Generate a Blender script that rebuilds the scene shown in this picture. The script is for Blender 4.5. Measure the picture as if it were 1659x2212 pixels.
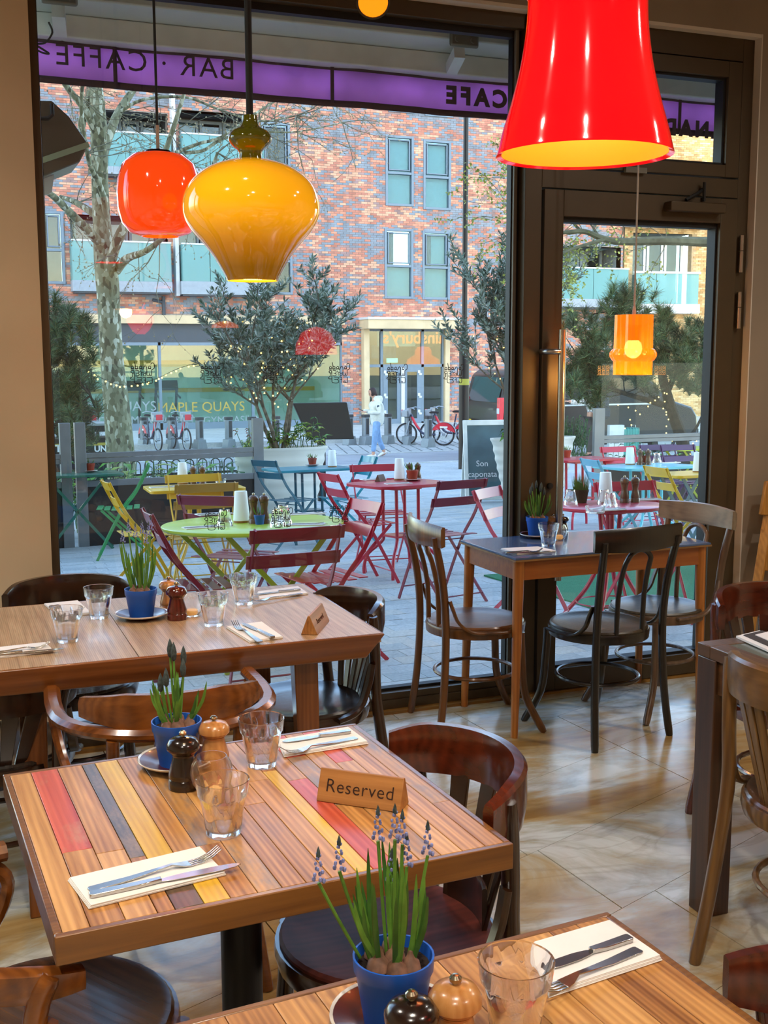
import bpy, math, random
from mathutils import Vector as V, Matrix as M
for o in list(bpy.data.objects):
    bpy.data.objects.remove(o)
SC = bpy.context.scene
COL = SC.collection
PI = math.pi
R = math.radians
rnd = random.Random(7)

# ---------------------------------------------------------------- camera
W_, H_ = 1659, 2212
FPX = 2456.0
YAW, PITCH, ROLL = R(21.468), R(8.026), R(-0.1245)
CAMZ = 1.57
fw = V((math.sin(YAW) * math.cos(PITCH), math.cos(YAW) * math.cos(PITCH), -math.sin(PITCH)))
rt = V((math.cos(YAW), -math.sin(YAW), 0))
up = rt.cross(fw)
rt, up = rt * math.cos(ROLL) + up * math.sin(ROLL), up * math.cos(ROLL) - rt * math.sin(ROLL)
cam_d = bpy.data.cameras.new('camera')
cam = bpy.data.objects.new('camera', cam_d)
COL.objects.link(cam)
cam_d.sensor_fit = 'VERTICAL'
cam_d.sensor_height = 36.0
cam_d.lens = FPX / H_ * 36.0
cam_d.clip_start = 0.05
cam_d.clip_end = 300
cam.matrix_world = M(((rt.x, up.x, -fw.x, 0), (rt.y, up.y, -fw.y, 0), (rt.z, up.z, -fw.z, CAMZ), (0, 0, 0, 1)))
SC.camera = cam
SC.view_settings.view_transform = 'Standard'
SC.view_settings.look = 'None'
SC.view_settings.gamma = 1.0
SC.view_settings.use_curve_mapping = False
SC.view_settings.exposure = 0.12

# ---------------------------------------------------------------- sky, sun, room lights
world = bpy.data.worlds.new('sky')
SC.world = world
world.use_nodes = True
nt = world.node_tree
bg = nt.nodes['Background']
sky = nt.nodes.new('ShaderNodeTexSky')
sky.sky_type = 'NISHITA'
sky.sun_disc = False
sky.sun_elevation = R(22)
sky.sun_rotation = R(210)
sky.air_density = 1.0
sky.dust_density = 1.0
nt.links.new(sky.outputs[0], bg.inputs[0])
bg.inputs[1].default_value = 1.0

def add_light(name, kind, loc, energy, color, aim=None, **kw):
    l = bpy.data.lights.new(name, kind)
    l.energy = energy
    l.color = color
    for k, v in kw.items():
        setattr(l, k, v)
    o = bpy.data.objects.new(name, l)
    COL.objects.link(o)
    o.location = loc
    if aim is not None:
        d = (V(aim) - V(loc)).normalized()
        o.rotation_euler = d.to_track_quat('-Z', 'Y').to_euler()
    return o
SUN_DIR = V((0.54, 1.0, -0.46)).normalized()
add_light('sun', 'SUN', (0, -5, 30), 4.2, (1.0, 0.93, 0.80), aim=V((0, -5, 30)) + SUN_DIR, angle=0.01)
WARM = (1.0, 0.80, 0.58)
# added fill spots that brighten the room, without fixtures
for lx_, ly_, le_ in ((-.9, 2.2, 110), (.3, .4, 150), (4.4, 1.6, 120), (3.6, 2.6, 70), (-.7, -1.2, 160), (2.2, -1.4, 150)):
    add_light('room_fill_spot', 'SPOT', (lx_, ly_, 3.44), le_, (1.0, 0.91, 0.79), aim=(lx_ * .8 + .2, ly_ + .25, 0), spot_size=R(150), spot_blend=1.0, shadow_soft_size=.06)

# ---------------------------------------------------------------- placing helpers
CAMP = V((0, 0, CAMZ))
def pray(px, py):
    return fw + rt * ((px - W_ / 2) / FPX) - up * ((py - H_ / 2) / FPX)
def on_z(px, py, z):
    d = pray(px, py)
    return CAMP + d * ((z - CAMZ) / d.z)
def on_y(px, py, y):
    d = pray(px, py)
    return CAMP + d * (y / d.y)
def gz(y):
    if y < 26: return -0.045 * (y - 4.62) if y > 4.62 else 0.0
    return -0.9621 - (y - 26) * 0.0095
def on_g(px, py, h=0.0):
    d = pray(px, py)
    t = 3.0
    while t < 90:
        p = CAMP + d * t
        if p.z <= gz(p.y) + h: return p
        t += 0.01
    return p

# ---------------------------------------------------------------- mesh building
class MB:
    def __init__(s):
        s.v = []; s.f = []; s.m = []; s.mi = 0
    def add(s, vs, fs):
        n = len(s.v)
        s.v.extend([tuple(p) for p in vs])
        for f in fs:
            s.f.append(tuple(i + n for i in f)); s.m.append(s.mi)
        return s
    def box(s, c, d, rot=None):
        hx, hy, hz = d[0] / 2, d[1] / 2, d[2] / 2
        vs = [V((x, y, z)) for z in (-hz, hz) for y in (-hy, hy) for x in (-hx, hx)]
        if rot is not None: vs = [rot @ p for p in vs]
        c = V(c)
        return s.add([p + c for p in vs], [(0, 2, 3, 1), (4, 5, 7, 6), (0, 1, 5, 4), (2, 6, 7, 3), (0, 4, 6, 2), (1, 3, 7, 5)])
    def bb(s, x0, x1, y0, y1, z0, z1):
        return s.box(((x0 + x1) / 2, (y0 + y1) / 2, (z0 + z1) / 2), (x1 - x0, y1 - y0, z1 - z0))
    def beam(s, a, b, w, h, upv=(0, 0, 1), w2=None, h2=None):
        a, b = V(a), V(b)
        d = (b - a).normalized()
        u = V(upv)
        if abs(d.dot(u)) > .98: u = V((0, 1, 0))
        x = d.cross(u).normalized(); z = x.cross(d)
        vs = []
        for p, ww, hh in ((a, w, h), (b, w2 or w, h2 or h)):
            for sx, sz in ((-1, -1), (1, -1), (1, 1), (-1, 1)):
                vs.append(p + x * (sx * ww / 2) + z * (sz * hh / 2))
        return s.add(vs, [(3, 2, 1, 0), (4, 5, 6, 7), (0, 1, 5, 4), (1, 2, 6, 5), (2, 3, 7, 6), (3, 0, 4, 7)])
    def tube(s, pts, r, n=8, cap=True):
        pts = [V(p) for p in pts]
        k = len(pts)
        rs = r if isinstance(r, (list, tuple)) else [r] * k
        t = [(pts[min(i + 1, k - 1)] - pts[max(i - 1, 0)]).normalized() for i in range(k)]
        u = V((0, 0, 1)) if abs(t[0].z) < .9 else V((0, 1, 0))
        a = t[0].cross(u).normalized()
        vs = []
        for i in range(k):
            a = (a - t[i] * a.dot(t[i])).normalized()
            b = t[i].cross(a)
            for j in range(n):
                q = 2 * PI * j / n
                vs.append(pts[i] + (a * math.cos(q) + b * math.sin(q)) * rs[i])
        fs = []
        for i in range(k - 1):
            for j in range(n):
                j2 = (j + 1) % n
                fs.append((i * n + j, i * n + j2, (i + 1) * n + j2, (i + 1) * n + j))
        if cap:
            fs.append(tuple(range(n))[::-1]); fs.append(tuple((k - 1) * n + j for j in range(n)))
        return s.add(vs, fs)
    def sweep(s, pts, sec, upv=(0, 0, 1), closed=False, ups=None, scale=None):
        pts = [V(p) for p in pts]
        k = len(pts); n = len(sec)
        vs = []
        for i in range(k):
            if closed: t = pts[(i + 1) % k] - pts[i - 1]
            else: t = pts[min(i + 1, k - 1)] - pts[max(i - 1, 0)]
            t.normalize()
            u = V(ups[i]) if ups else V(upv)
            x = t.cross(u).normalized()
            if ups is None and closed is False and abs(t.dot(u)) > .5: u = x.cross(t).normalized()
            sc = scale[i] if scale else (1, 1)
            for a, b in sec:
                vs.append(pts[i] + x * (a * sc[0]) + u * (b * sc[1]))
        fs = []
        for i in range(k if closed else k - 1):
            i2 = (i + 1) % k
            for j in range(n):
                j2 = (j + 1) % n
                fs.append((i * n + j, i * n + j2, i2 * n + j2, i2 * n + j))
        if not closed:
            fs.append(tuple(range(n))[::-1]); fs.append(tuple((k - 1) * n + j for j in range(n)))
        return s.add(vs, fs)
    def lathe(s, prof, n=24, c=(0, 0, 0), sx=1.0, sy=1.0, mod=None, closed=False, cap=True):
        c = V(c); vs = []
        for i, (r, z) in enumerate(prof):
            for j in range(n):
                q = 2 * PI * j / n
                rr = r * (mod(i, q) if mod else 1)
                vs.append(c + V((rr * math.cos(q) * sx, rr * math.sin(q) * sy, z)))
        fs = []; k = len(prof)
        for i in range(k if closed else k - 1):
            i2 = (i + 1) % k
            for j in range(n):
                j2 = (j + 1) % n
                fs.append((i * n + j, i * n + j2, i2 * n + j2, i2 * n + j))
        if not closed and cap:
            if prof[0][0] > 1e-6: fs.append(tuple(range(n))[::-1])
            if prof[-1][0] > 1e-6: fs.append(tuple((k - 1) * n + j for j in range(n)))
        return s.add(vs, fs)
    def prism(s, poly, z0, z1, mat=None):
        n = len(poly)
        vs = [V((x, y, z0)) for x, y in poly] + [V((x, y, z1)) for x, y in poly]
        if mat is not None: vs = [mat @ p for p in vs]
        fs = [tuple(range(n))[::-1], tuple(range(n, 2 * n))]
        for i in range(n):
            j = (i + 1) % n
            fs.append((i, j, j + n, i + n))
        return s.add(vs, fs)
    def ball(s, c, r, nu=10, nv=6, sc=(1, 1, 1)):
        c = V(c); vs = []; fs = []
        for i in range(nv + 1):
            th = PI * i / nv
            for j in range(nu):
                q = 2 * PI * j / nu
                vs.append(c + V((r * sc[0] * math.sin(th) * math.cos(q), r * sc[1] * math.sin(th) * math.sin(q), r * sc[2] * math.cos(th))))
        for i in range(nv):
            for j in range(nu):
                j2 = (j + 1) % nu
                fs.append((i * nu + j, (i + 1) * nu + j, (i + 1) * nu + j2, i * nu + j2))
        return s.add(vs, fs)
    def quad(s, a, b, c, d):
        return s.add([a, b, c, d], [(0, 1, 2, 3)])
    def mesh(s, name, mats, sharp=38):
        me = bpy.data.meshes.new(name)
        me.from_pydata(s.v, [], s.f)
        for m in (mats if isinstance(mats, (list, tuple)) else [mats]):
            me.materials.append(m)
        if any(s.m): me.polygons.foreach_set('material_index', s.m)
        me.polygons.foreach_set('use_smooth', [bool(sharp)] * len(s.f))
        me.update()
        if sharp: me.set_sharp_from_angle(angle=R(sharp))
        return me

def link(o, parent=None):
    COL.objects.link(o)
    if parent is not None: o.parent = parent
    return o
def part(name, mb, mat, parent=None, bevel=0, kind=None, label=None, sharp=38, loc=None, rot=None):
    o = bpy.data.objects.new(name, mb.mesh(name, mat, sharp) if isinstance(mb, MB) else mb)
    link(o, parent)
    if loc is not None: o.location = loc
    if rot is not None: o.rotation_euler = rot
    if bevel:
        b = o.modifiers.new('edge', 'BEVEL'); b.width = bevel; b.segments = 2; b.limit_method = 'ANGLE'; b.angle_limit = R(40)
        b.harden_normals = False
    if kind: o['kind'] = kind
    if label: o['label'] = label
    return o
def tag(o, label, cat, group=None):
    o['label'] = label; o['category'] = cat
    if group: o['group'] = group
    return o
def thing(name, label, cat, loc=(0, 0, 0), rz=0.0, group=None, tilt=False):
    o = bpy.data.objects.new(name, None)
    o.empty_display_size = .05
    link(o)
    tag(o, label, cat, group)
    place(o, loc, rz, tilt)
    return o
TILT = -math.atan(0.045)
def place(o, loc, rz, tilt=False):
    if tilt:
        o.matrix_world = M.Translation(V(loc)) @ M.Rotation(TILT, 4, 'X') @ M.Rotation(rz, 4, 'Z')
    else:
        o.location = loc; o.rotation_euler = (0, 0, rz)
KIDS = {}
def kids(o):
    return [c for c in COL.objects if c.parent == o]
def dup(root, loc, rz, label, group=None, tilt=False, mats=None):
    r = root.copy(); COL.objects.link(r)
    r['label'] = label
    if group: r['group'] = group
    place(r, loc, rz, tilt)
    for ch in list(root.children):
        c = ch.copy(); COL.objects.link(c); c.parent = r
        remat(c, mats)
        for g in ch.children:
            d = g.copy(); COL.objects.link(d); d.parent = c
            remat(d, mats)
    return r
def remat(o, mats):
    if not mats or o.type != 'MESH': return
    for i, sl in enumerate(o.material_slots):
        if sl.material and sl.material.name in mats:
            sl.link = 'OBJECT'; sl.material = mats[sl.material.name]
def arc(cx, cy, r, a0, a1, n, z=0.0, ry=None):
    return [V((cx + r * math.cos(R(a0 + (a1 - a0) * i / n)), cy + (ry or r) * math.sin(R(a0 + (a1 - a0) * i / n)), z)) for i in range(n + 1)]
def spline(pts, k=6):
    pts = [V(p) for p in pts]
    out = []
    for i in range(len(pts) - 1):
        p0 = pts[max(i - 1, 0)]; p1 = pts[i]; p2 = pts[i + 1]; p3 = pts[min(i + 2, len(pts) - 1)]
        for j in range(k):
            t = j / k
            out.append(0.5 * ((2 * p1) + (p2 - p0) * t + (2 * p0 - 5 * p1 + 4 * p2 - p3) * t * t + (3 * p1 - p0 - 3 * p2 + p3) * t ** 3))
    out.append(pts[-1])
    return out
def rsec(w, h, r=0.3):
    # rounded rectangle section, w along the side, h along up
    a, b = w / 2, h / 2; c = min(a, b) * r * 2
    return [(-a + c, -b), (a - c, -b), (a, -b + c), (a, b - c), (a - c, b), (-a + c, b), (-a, b - c), (-a, -b + c)]
def rrect(w, d, r, n=4):
    out = []
    for cx, cy, a in ((w / 2 - r, d / 2 - r, 0), (-w / 2 + r, d / 2 - r, 90), (-w / 2 + r, -d / 2 + r, 180), (w / 2 - r, -d / 2 + r, 270)):
        for i in range(n + 1):
            q = R(a + 90 * i / n); out.append((cx + r * math.cos(q), cy + r * math.sin(q)))
    return out
def text_mesh(s, size, depth, bold=0.0, sp=1.0):
    cu = bpy.data.curves.new('lettering', 'FONT')
    cu.body = s; cu.size = size; cu.extrude = depth; cu.offset = bold; cu.align_x = 'CENTER'; cu.align_y = 'CENTER'
    cu.space_character = sp; cu.resolution_u = 3
    o = bpy.data.objects.new('lettering', cu)
    COL.objects.link(o)
    bpy.context.view_layer.update()
    me = bpy.data.meshes.new_from_object(o)
    bpy.data.objects.remove(o)
    return me
def lettering(s, size, mat, parent, mw, depth=0.001, bold=0.0, sp=1.0, name='lettering', label=None):
    me = text_mesh(s, size, depth, bold, sp)
    me.materials.clear(); me.materials.append(mat)
    o = bpy.data.objects.new(name, me)
    link(o, parent)
    o.matrix_local = mw
    if label: o['label'] = label
    return o

# ---------------------------------------------------------------- materials
def lin(h):
    if isinstance(h, str):
        h = h.lstrip('#'); c = [int(h[i:i + 2], 16) / 255 for i in (0, 2, 4)]
    else: c = [x / 255 for x in h]
    return tuple(x / 12.92 if x <= .04045 else ((x + .055) / 1.055) ** 2.4 for x in c) + (1,)
MATS = {}
def pbsdf(name):
    m = bpy.data.materials.new(name); m.use_nodes = True
    return m, m.node_tree, m.node_tree.nodes['Principled BSDF']
def plain(name, col, rough=.5, metal=0.0, spec=.5, coat=0.0, var=0.06, bump=0.0, bscale=60, emit=None, estr=0, trans=0.0, sub=0.0, scale=9):
    if name in MATS: return MATS[name]
    m, t, b = pbsdf(name)
    c = lin(col)
    tc = t.nodes.new('ShaderNodeTexCoord')
    nz = t.nodes.new('ShaderNodeTexNoise'); nz.inputs['Scale'].default_value = scale; nz.inputs['Detail'].default_value = 3
    t.links.new(tc.outputs['Object'], nz.inputs['Vector'])
    rp = t.nodes.new('ShaderNodeValToRGB')
    rp.color_ramp.elements[0].color = tuple(max(0, x * (1 - var * 3)) for x in c[:3]) + (1,)
    rp.color_ramp.elements[1].color = tuple(min(1, x * (1 + var * 2)) for x in c[:3]) + (1,)
    rp.color_ramp.elements[0].position = .3; rp.color_ramp.elements[1].position = .7
    t.links.new(nz.outputs['Fac'], rp.inputs[0]); t.links.new(rp.outputs[0], b.inputs['Base Color'])
    b.inputs['Roughness'].default_value = rough; b.inputs['Metallic'].default_value = metal
    b.inputs['Specular IOR Level'].default_value = spec
    b.inputs['Coat Weight'].default_value = coat
    b.inputs['Transmission Weight'].default_value = trans
    if sub: b.inputs['Subsurface Weight'].default_value = sub; b.inputs['Subsurface Radius'].default_value = (.02, .01, .006)
    if emit: b.inputs['Emission Color'].default_value = lin(emit); b.inputs['Emission Strength'].default_value = estr
    if bump:
        n2 = t.nodes.new('ShaderNodeTexNoise'); n2.inputs['Scale'].default_value = bscale; n2.inputs['Detail'].default_value = 4
        t.links.new(tc.outputs['Object'], n2.inputs['Vector'])
        bp = t.nodes.new('ShaderNodeBump'); bp.inputs['Strength'].default_value = bump; bp.inputs['Distance'].default_value = .01
        t.links.new(n2.outputs['Fac'], bp.inputs['Height']); t.links.new(bp.outputs[0], b.inputs['Normal'])
    MATS[name] = m
    return m
def wood(name, c1, c2, axis='x', scale=1.0, rough=.4, coat=.2, stain=None, stain_amt=.5, ring=1.0, contrast=.25):
    if name in MATS: return MATS[name]
    m, t, b = pbsdf(name)
    N = t.nodes.new; L = t.links.new
    tc = N('ShaderNodeTexCoord'); oi = N('ShaderNodeObjectInfo')
    ad = N('ShaderNodeVectorMath'); ad.operation = 'ADD'
    sc_ = N('ShaderNodeVectorMath'); sc_.operation = 'SCALE'; sc_.inputs['Scale'].default_value = 7.0
    cv = N('ShaderNodeCombineXYZ')
    for i in range(3): L(oi.outputs['Random'], cv.inputs[i])
    L(cv.outputs[0], sc_.inputs[0]); L(tc.outputs['Object'], ad.inputs[0]); L(sc_.outputs[0], ad.inputs[1])
    mp = N('ShaderNodeMapping'); L(ad.outputs[0], mp.inputs[0])
    s = {'x': (1.0, 22, 22), 'y': (22, 1.0, 22), 'z': (22, 22, 1.0)}[axis]
    mp.inputs['Scale'].default_value = tuple(q * scale for q in s)
    nz = N('ShaderNodeTexNoise'); nz.inputs['Scale'].default_value = 1.7; nz.inputs['Detail'].default_value = 8; nz.inputs['Roughness'].default_value = .6; nz.inputs['Distortion'].default_value = .5 * ring
    L(mp.outputs[0], nz.inputs['Vector'])
    wv = N('ShaderNodeTexWave'); wv.wave_type = 'BANDS'; wv.bands_direction = {'x': 'Y', 'y': 'X', 'z': 'X'}[axis]
    wv.inputs['Scale'].default_value = 1.3; wv.inputs['Distortion'].default_value = 7 * ring; wv.inputs['Detail'].default_value = 3; wv.inputs['Detail Scale'].default_value = .8
    L(mp.outputs[0], wv.inputs['Vector'])
    mx = N('ShaderNodeMix'); mx.data_type = 'FLOAT'; mx.inputs[0].default_value = .13
    L(nz.outputs['Fac'], mx.inputs[2]); L(wv.outputs['Fac'], mx.inputs[3])
    rp = N('ShaderNodeValToRGB')
    rp.color_ramp.elements[0].color = lin(c1); rp.color_ramp.elements[1].color = lin(c2)
    rp.color_ramp.elements[0].position = .5 - contrast; rp.color_ramp.elements[1].position = .5 + contrast
    L(mx.outputs[0], rp.inputs[0])
    out = rp.outputs[0]
    if stain:
        n3 = N('ShaderNodeTexNoise'); n3.inputs['Scale'].default_value = 9; n3.inputs['Detail'].default_value = 5; n3.inputs['Roughness'].default_value = .7
        m3 = N('ShaderNodeMapping'); L(ad.outputs[0], m3.inputs[0])
        m3.inputs['Scale'].default_value = {'x': (.5, 1.6, 1), 'y': (1.6, .5, 1), 'z': (1.6, 1, .5)}[axis]
        L(m3.outputs[0], n3.inputs['Vector'])
        r3 = N('ShaderNodeValToRGB')
        a = 1 - stain_amt
        r3.color_ramp.elements[0].position = max(0, a - .12) * .6 + .18; r3.color_ramp.elements[1].position = min(1, a + .12) * .6 + .22
        L(n3.outputs['Fac'], r3.inputs[0])
        m4 = N('ShaderNodeMix'); m4.data_type = 'RGBA'
        L(r3.outputs[0], m4.inputs[0]); L(out, m4.inputs[6]); m4.inputs[7].default_value = lin(stain)
        m5 = N('ShaderNodeMix'); m5.data_type = 'RGBA'; m5.inputs[0].default_value = .78
        L(out, m5.inputs[6]); L(m4.outputs[2], m5.inputs[7])
        out = m5.outputs[2]
    L(out, b.inputs['Base Color'])
    b.inputs['Roughness'].default_value = rough; b.inputs['Coat Weight'].default_value = coat; b.inputs['Coat Roughness'].default_value = .15
    bp = N('ShaderNodeBump'); bp.inputs['Strength'].default_value = .12; bp.inputs['Distance'].default_value = .004
    L(mx.outputs[0], bp.inputs['Height']); L(bp.outputs[0], b.inputs['Normal'])
    MATS[name] = m
    return m
def clear(name, tint=(1, 1, 1), refl=1.0, f0=.045, base=None, rough=0.0, power=5.0):
    # clear pane: lets light straight through, mirrors more at grazing angles
    if name in MATS: return MATS[name]
    m = bpy.data.materials.new(name); m.use_nodes = True
    t = m.node_tree; t.nodes.clear(); N = t.nodes.new; L = t.links.new
    out = N('ShaderNodeOutputMaterial'); tr = N('ShaderNodeBsdfTransparent'); tr.inputs[0].default_value = tuple(tint) + (1,)
    gl = N('ShaderNodeBsdfGlossy'); gl.inputs['Roughness'].default_value = rough
    lw = N('ShaderNodeLayerWeight'); lw.inputs[0].default_value = .5
    pw = N('ShaderNodeMath'); pw.operation = 'POWER'; pw.inputs[1].default_value = power; L(lw.outputs['Facing'], pw.inputs[0])
    ml = N('ShaderNodeMath'); ml.operation = 'MULTIPLY_ADD'; ml.inputs[1].default_value = .85 * refl; ml.inputs[2].default_value = f0 * refl; ml.use_clamp = True
    L(pw.outputs[0], ml.inputs[0])
    mx = N('ShaderNodeMixShader'); L(ml.outputs[0], mx.inputs[0])
    if base:
        df = N('ShaderNodeBsdfDiffuse'); df.inputs[0].default_value = lin(base[0])
        m2 = N('ShaderNodeMixShader'); m2.inputs[0].default_value = base[1]; L(tr.outputs[0], m2.inputs[1]); L(df.outputs[0], m2.inputs[2])
        L(m2.outputs[0], mx.inputs[1])
    else: L(tr.outputs[0], mx.inputs[1])
    L(gl.outputs[0], mx.inputs[2]); L(mx.outputs[0], out.inputs[0])
    MATS[name] = m
    return m
def lampglass(name, col, estr, coat=1.0, trans=.5, grad=None):
    # opaque coloured lamp glass, lit from inside by its bulb
    m, t, b = pbsdf(name)
    N = t.nodes.new; L = t.links.new
    b.inputs['Base Color'].default_value = lin(col); b.inputs['Roughness'].default_value = .08
    b.inputs['Coat Weight'].default_value = coat; b.inputs['Coat Roughness'].default_value = .02
    b.inputs['Emission Color'].default_value = lin(col); b.inputs['Emission Strength'].default_value = estr
    MATS[name] = m
    return m
# ---------------------------------------------------------------- palette
YF = 4.52
BRONZE = plain('bronze frame', '#4a3c28', .42, .25, var=.02)
BRONZE2 = plain('grey frame edge', '#6f6c62', .45, .2, var=.02)
RUBBER = plain('black gasket', '#0b0b0c', .6, var=.0)
STEEL = plain('brushed steel', '#b9b4ab', .28, 1.0, var=.02)
CREAM = plain('cream plaster', '#cdbb9c', .85, var=.05, bump=.05, scale=1.5)
WALLW = plain('white plaster', '#cfc8bc', .85, var=.04, bump=.04, scale=2)
WALLG = plain('taupe plaster', '#8d8070', .9, var=.04, bump=.04, scale=2)
CEIL = plain('ceiling paint', '#9c917f', .9, var=.02)
PANE = clear('window glass', (.97, .99, .985), refl=.85, f0=.05)
def cup_glass():
    m = bpy.data.materials.new('drinking glass'); m.use_nodes = True
    t = m.node_tree; t.nodes.clear(); N = t.nodes.new; L = t.links.new
    out = N('ShaderNodeOutputMaterial'); tr = N('ShaderNodeBsdfTransparent'); tr.inputs[0].default_value = (.98, .985, .985, 1)
    gl = N('ShaderNodeBsdfGlass'); gl.inputs['Roughness'].default_value = 0.0; gl.inputs['IOR'].default_value = 1.36
    mx = N('ShaderNodeMixShader'); mx.inputs[0].default_value = .85; L(tr.outputs[0], mx.inputs[1]); L(gl.outputs[0], mx.inputs[2]); L(mx.outputs[0], out.inputs[0])
    return m
CUP = cup_glass()
NAPKIN = plain('white paper napkin', '#f1eee9', .9, var=.02, bump=.1, bscale=30)
CUTLERY = plain('stainless cutlery', '#b8b6b2', .22, 1.0, var=.02)

def structure(o):
    o['kind'] = 'structure'; return o

# ---------------------------------------------------------------- floor of marble tiles
def marble():
    m, t, b = pbsdf('marble tile')
    N = t.nodes.new; L = t.links.new
    tc = N('ShaderNodeTexCoord')
    rot = N('ShaderNodeMapping'); rot.inputs['Rotation'].default_value = (0, 0, R(-28)); rot.inputs['Scale'].default_value = (.8, 2.1, 1)
    L(tc.outputs['Object'], rot.inputs[0])
    n1 = N('ShaderNodeTexNoise'); n1.inputs['Scale'].default_value = 1.05; n1.inputs['Detail'].default_value = 8; n1.inputs['Roughness'].default_value = .62; n1.inputs['Distortion'].default_value = .9
    L(rot.outputs[0], n1.inputs['Vector'])
    r1 = N('ShaderNodeValToRGB'); e = r1.color_ramp.elements
    e[0].color = lin('#d2d3ca'); e[0].position = .42
    e[1].color = lin('#8d6a38'); e[1].position = .66
    for p, c in ((.47, '#bcb9a8'), (.52, '#b39f78'), (.58, '#a98a56')):
        x = e.new(p); x.color = lin(c)
    L(n1.outputs['Fac'], r1.inputs[0])
    n2 = N('ShaderNodeTexNoise'); n2.inputs['Scale'].default_value = 2.2; n2.inputs['Detail'].default_value = 9; n2.inputs['Distortion'].default_value = 1.6
    L(rot.outputs[0], n2.inputs['Vector'])
    r2 = N('ShaderNodeValToRGB'); e = r2.color_ramp.elements
    e[0].position = .46; e[0].color = (0, 0, 0, 1); e[1].position = .54; e[1].color = (0, 0, 0, 1)
    x = e.new(.5); x.color = (1, 1, 1, 1)
    L(n2.outputs['Fac'], r2.inputs[0])
    mx = N('ShaderNodeMix'); mx.data_type = 'RGBA'
    ml = N('ShaderNodeMath'); ml.operation = 'MULTIPLY'; ml.inputs[1].default_value = .25; L(r2.outputs[0], ml.inputs[0])
    L(ml.outputs[0], mx.inputs[0]); L(r1.outputs[0], mx.inputs[6]); mx.inputs[7].default_value = lin('#7d6748')
    L(mx.outputs[2], b.inputs['Base Color'])
    b.inputs['Roughness'].default_value = .20
    return m
MARBLE = marble()
GROUT = plain('dark grout', '#3b342a', .9)
def clip_poly(poly, x0, x1, y0, y1):
    def cut(ps, f, g):
        out = []
        for i in range(len(ps)):
            a, b = ps[i - 1], ps[i]
            fa, fb = f(a), f(b)
            if (fa >= 0) != (fb >= 0):
                t = fa / (fa - fb); out.append((a[0] + (b[0] - a[0]) * t, a[1] + (b[1] - a[1]) * t))
            if fb >= 0: out.append(b)
        return out
    for f in (lambda p: p[0] - x0, lambda p: x1 - p[0], lambda p: p[1] - y0, lambda p: y1 - p[1]):
        poly = cut(poly, f, None)
        if len(poly) < 3: return []
    return poly
RX0, RX1, RY0 = -2.6, 5.2, -3.2
fl = structure(part('floor', MB().bb(RX0, RX1, RY0, 4.60, -.12, -.012), GROUT))
ud = V((math.cos(R(20.8)), math.sin(R(20.8)))); vd = V((math.cos(R(-84.9)), math.sin(R(-84.9))))
O_ = V((2.444, 4.164))
g_ = .0022
for row in range(-2, 12):
    offs = {0: 0.0, 1: 0.0, 2: .05}.get(row, (row * .37) % .9)
    for k in range(-8, 6):
        if rnd.random() < .0: continue
        ln = .92
        a = offs + k * ln
        q = []
        for s_, t_ in ((a, row * .424), (a + ln, row * .424), (a + ln, (row + 1) * .424), (a, (row + 1) * .424)):
            p = O_ + ud * s_ + vd * t_
            q.append(p)
        c = sum(q, V((0, 0))) / 4
        q = [p + (c - p).normalized() * g_ for p in q]
        poly = clip_poly([(p.x, p.y) for p in q], RX0, RX1, RY0, 4.376)
        if len(poly) >= 3:
            if sum(poly[i - 1][0] * poly[i][1] - poly[i][0] * poly[i - 1][1] for i in range(len(poly))) < 0: poly = poly[::-1]
            part('tile', MB().prism(poly, -.012, 0), MARBLE, fl)
x = -2.55
while x < 5.1:
    w = .62
    part('tile', MB().bb(x + g_, min(x + w, 5.19) - g_, 4.381, 4.452, -.012, 0), MARBLE, fl); x += w
part('threshold_strip', MB().bb(.385, 3.606, 4.452, 4.50, -.012, .012), wood('worn threshold', '#5b3d17', '#a5762f', 'x'), fl)

# ---------------------------------------------------------------- walls and ceiling
structure(part('wall_left', MB().bb(-.2, .385, 4.46, 4.62, -.02, 3.5).bb(RX0, -2.4, 4.46, 4.62, -.02, 3.5).bb(-2.4, -.2, 4.46, 4.62, 3.0, 3.5).bb(-2.4, -.2, 4.46, 4.62, -.02, .3), CREAM))
w = structure(part('wall_front', MB().bb(.385, 3.606, 4.43, 4.62, 3.0, 3.5), WALLG))
part('soffit', MB().bb(.385, 3.606, 4.431, 4.53, 2.985, 3.0), WALLW, w)
structure(part('wall_right', MB().bb(3.606, RX1, 4.43, 4.62, -.02, 3.5), WALLG))
part('door_reveal', MB().bb(3.600, 3.606, 4.428, 4.53, 0, 3.0), WALLW, bpy.data.objects['wall_right'])
structure(part('wall_side', MB().bb(RX1, RX1 + .1, RY0, 4.62, -.02, 3.5), CREAM))
structure(part('wall_far', MB().bb(RX0 - .1, RX0, RY0, 4.62, -.02, 3.5), CREAM))
structure(part('wall_back', MB().bb(RX0, RX1, RY0 - .1, RY0, -.02, 3.5), CREAM))
structure(part('ceiling', MB().bb(RX0, RX1, RY0, 4.46, 3.5, 3.6), CEIL))

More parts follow.
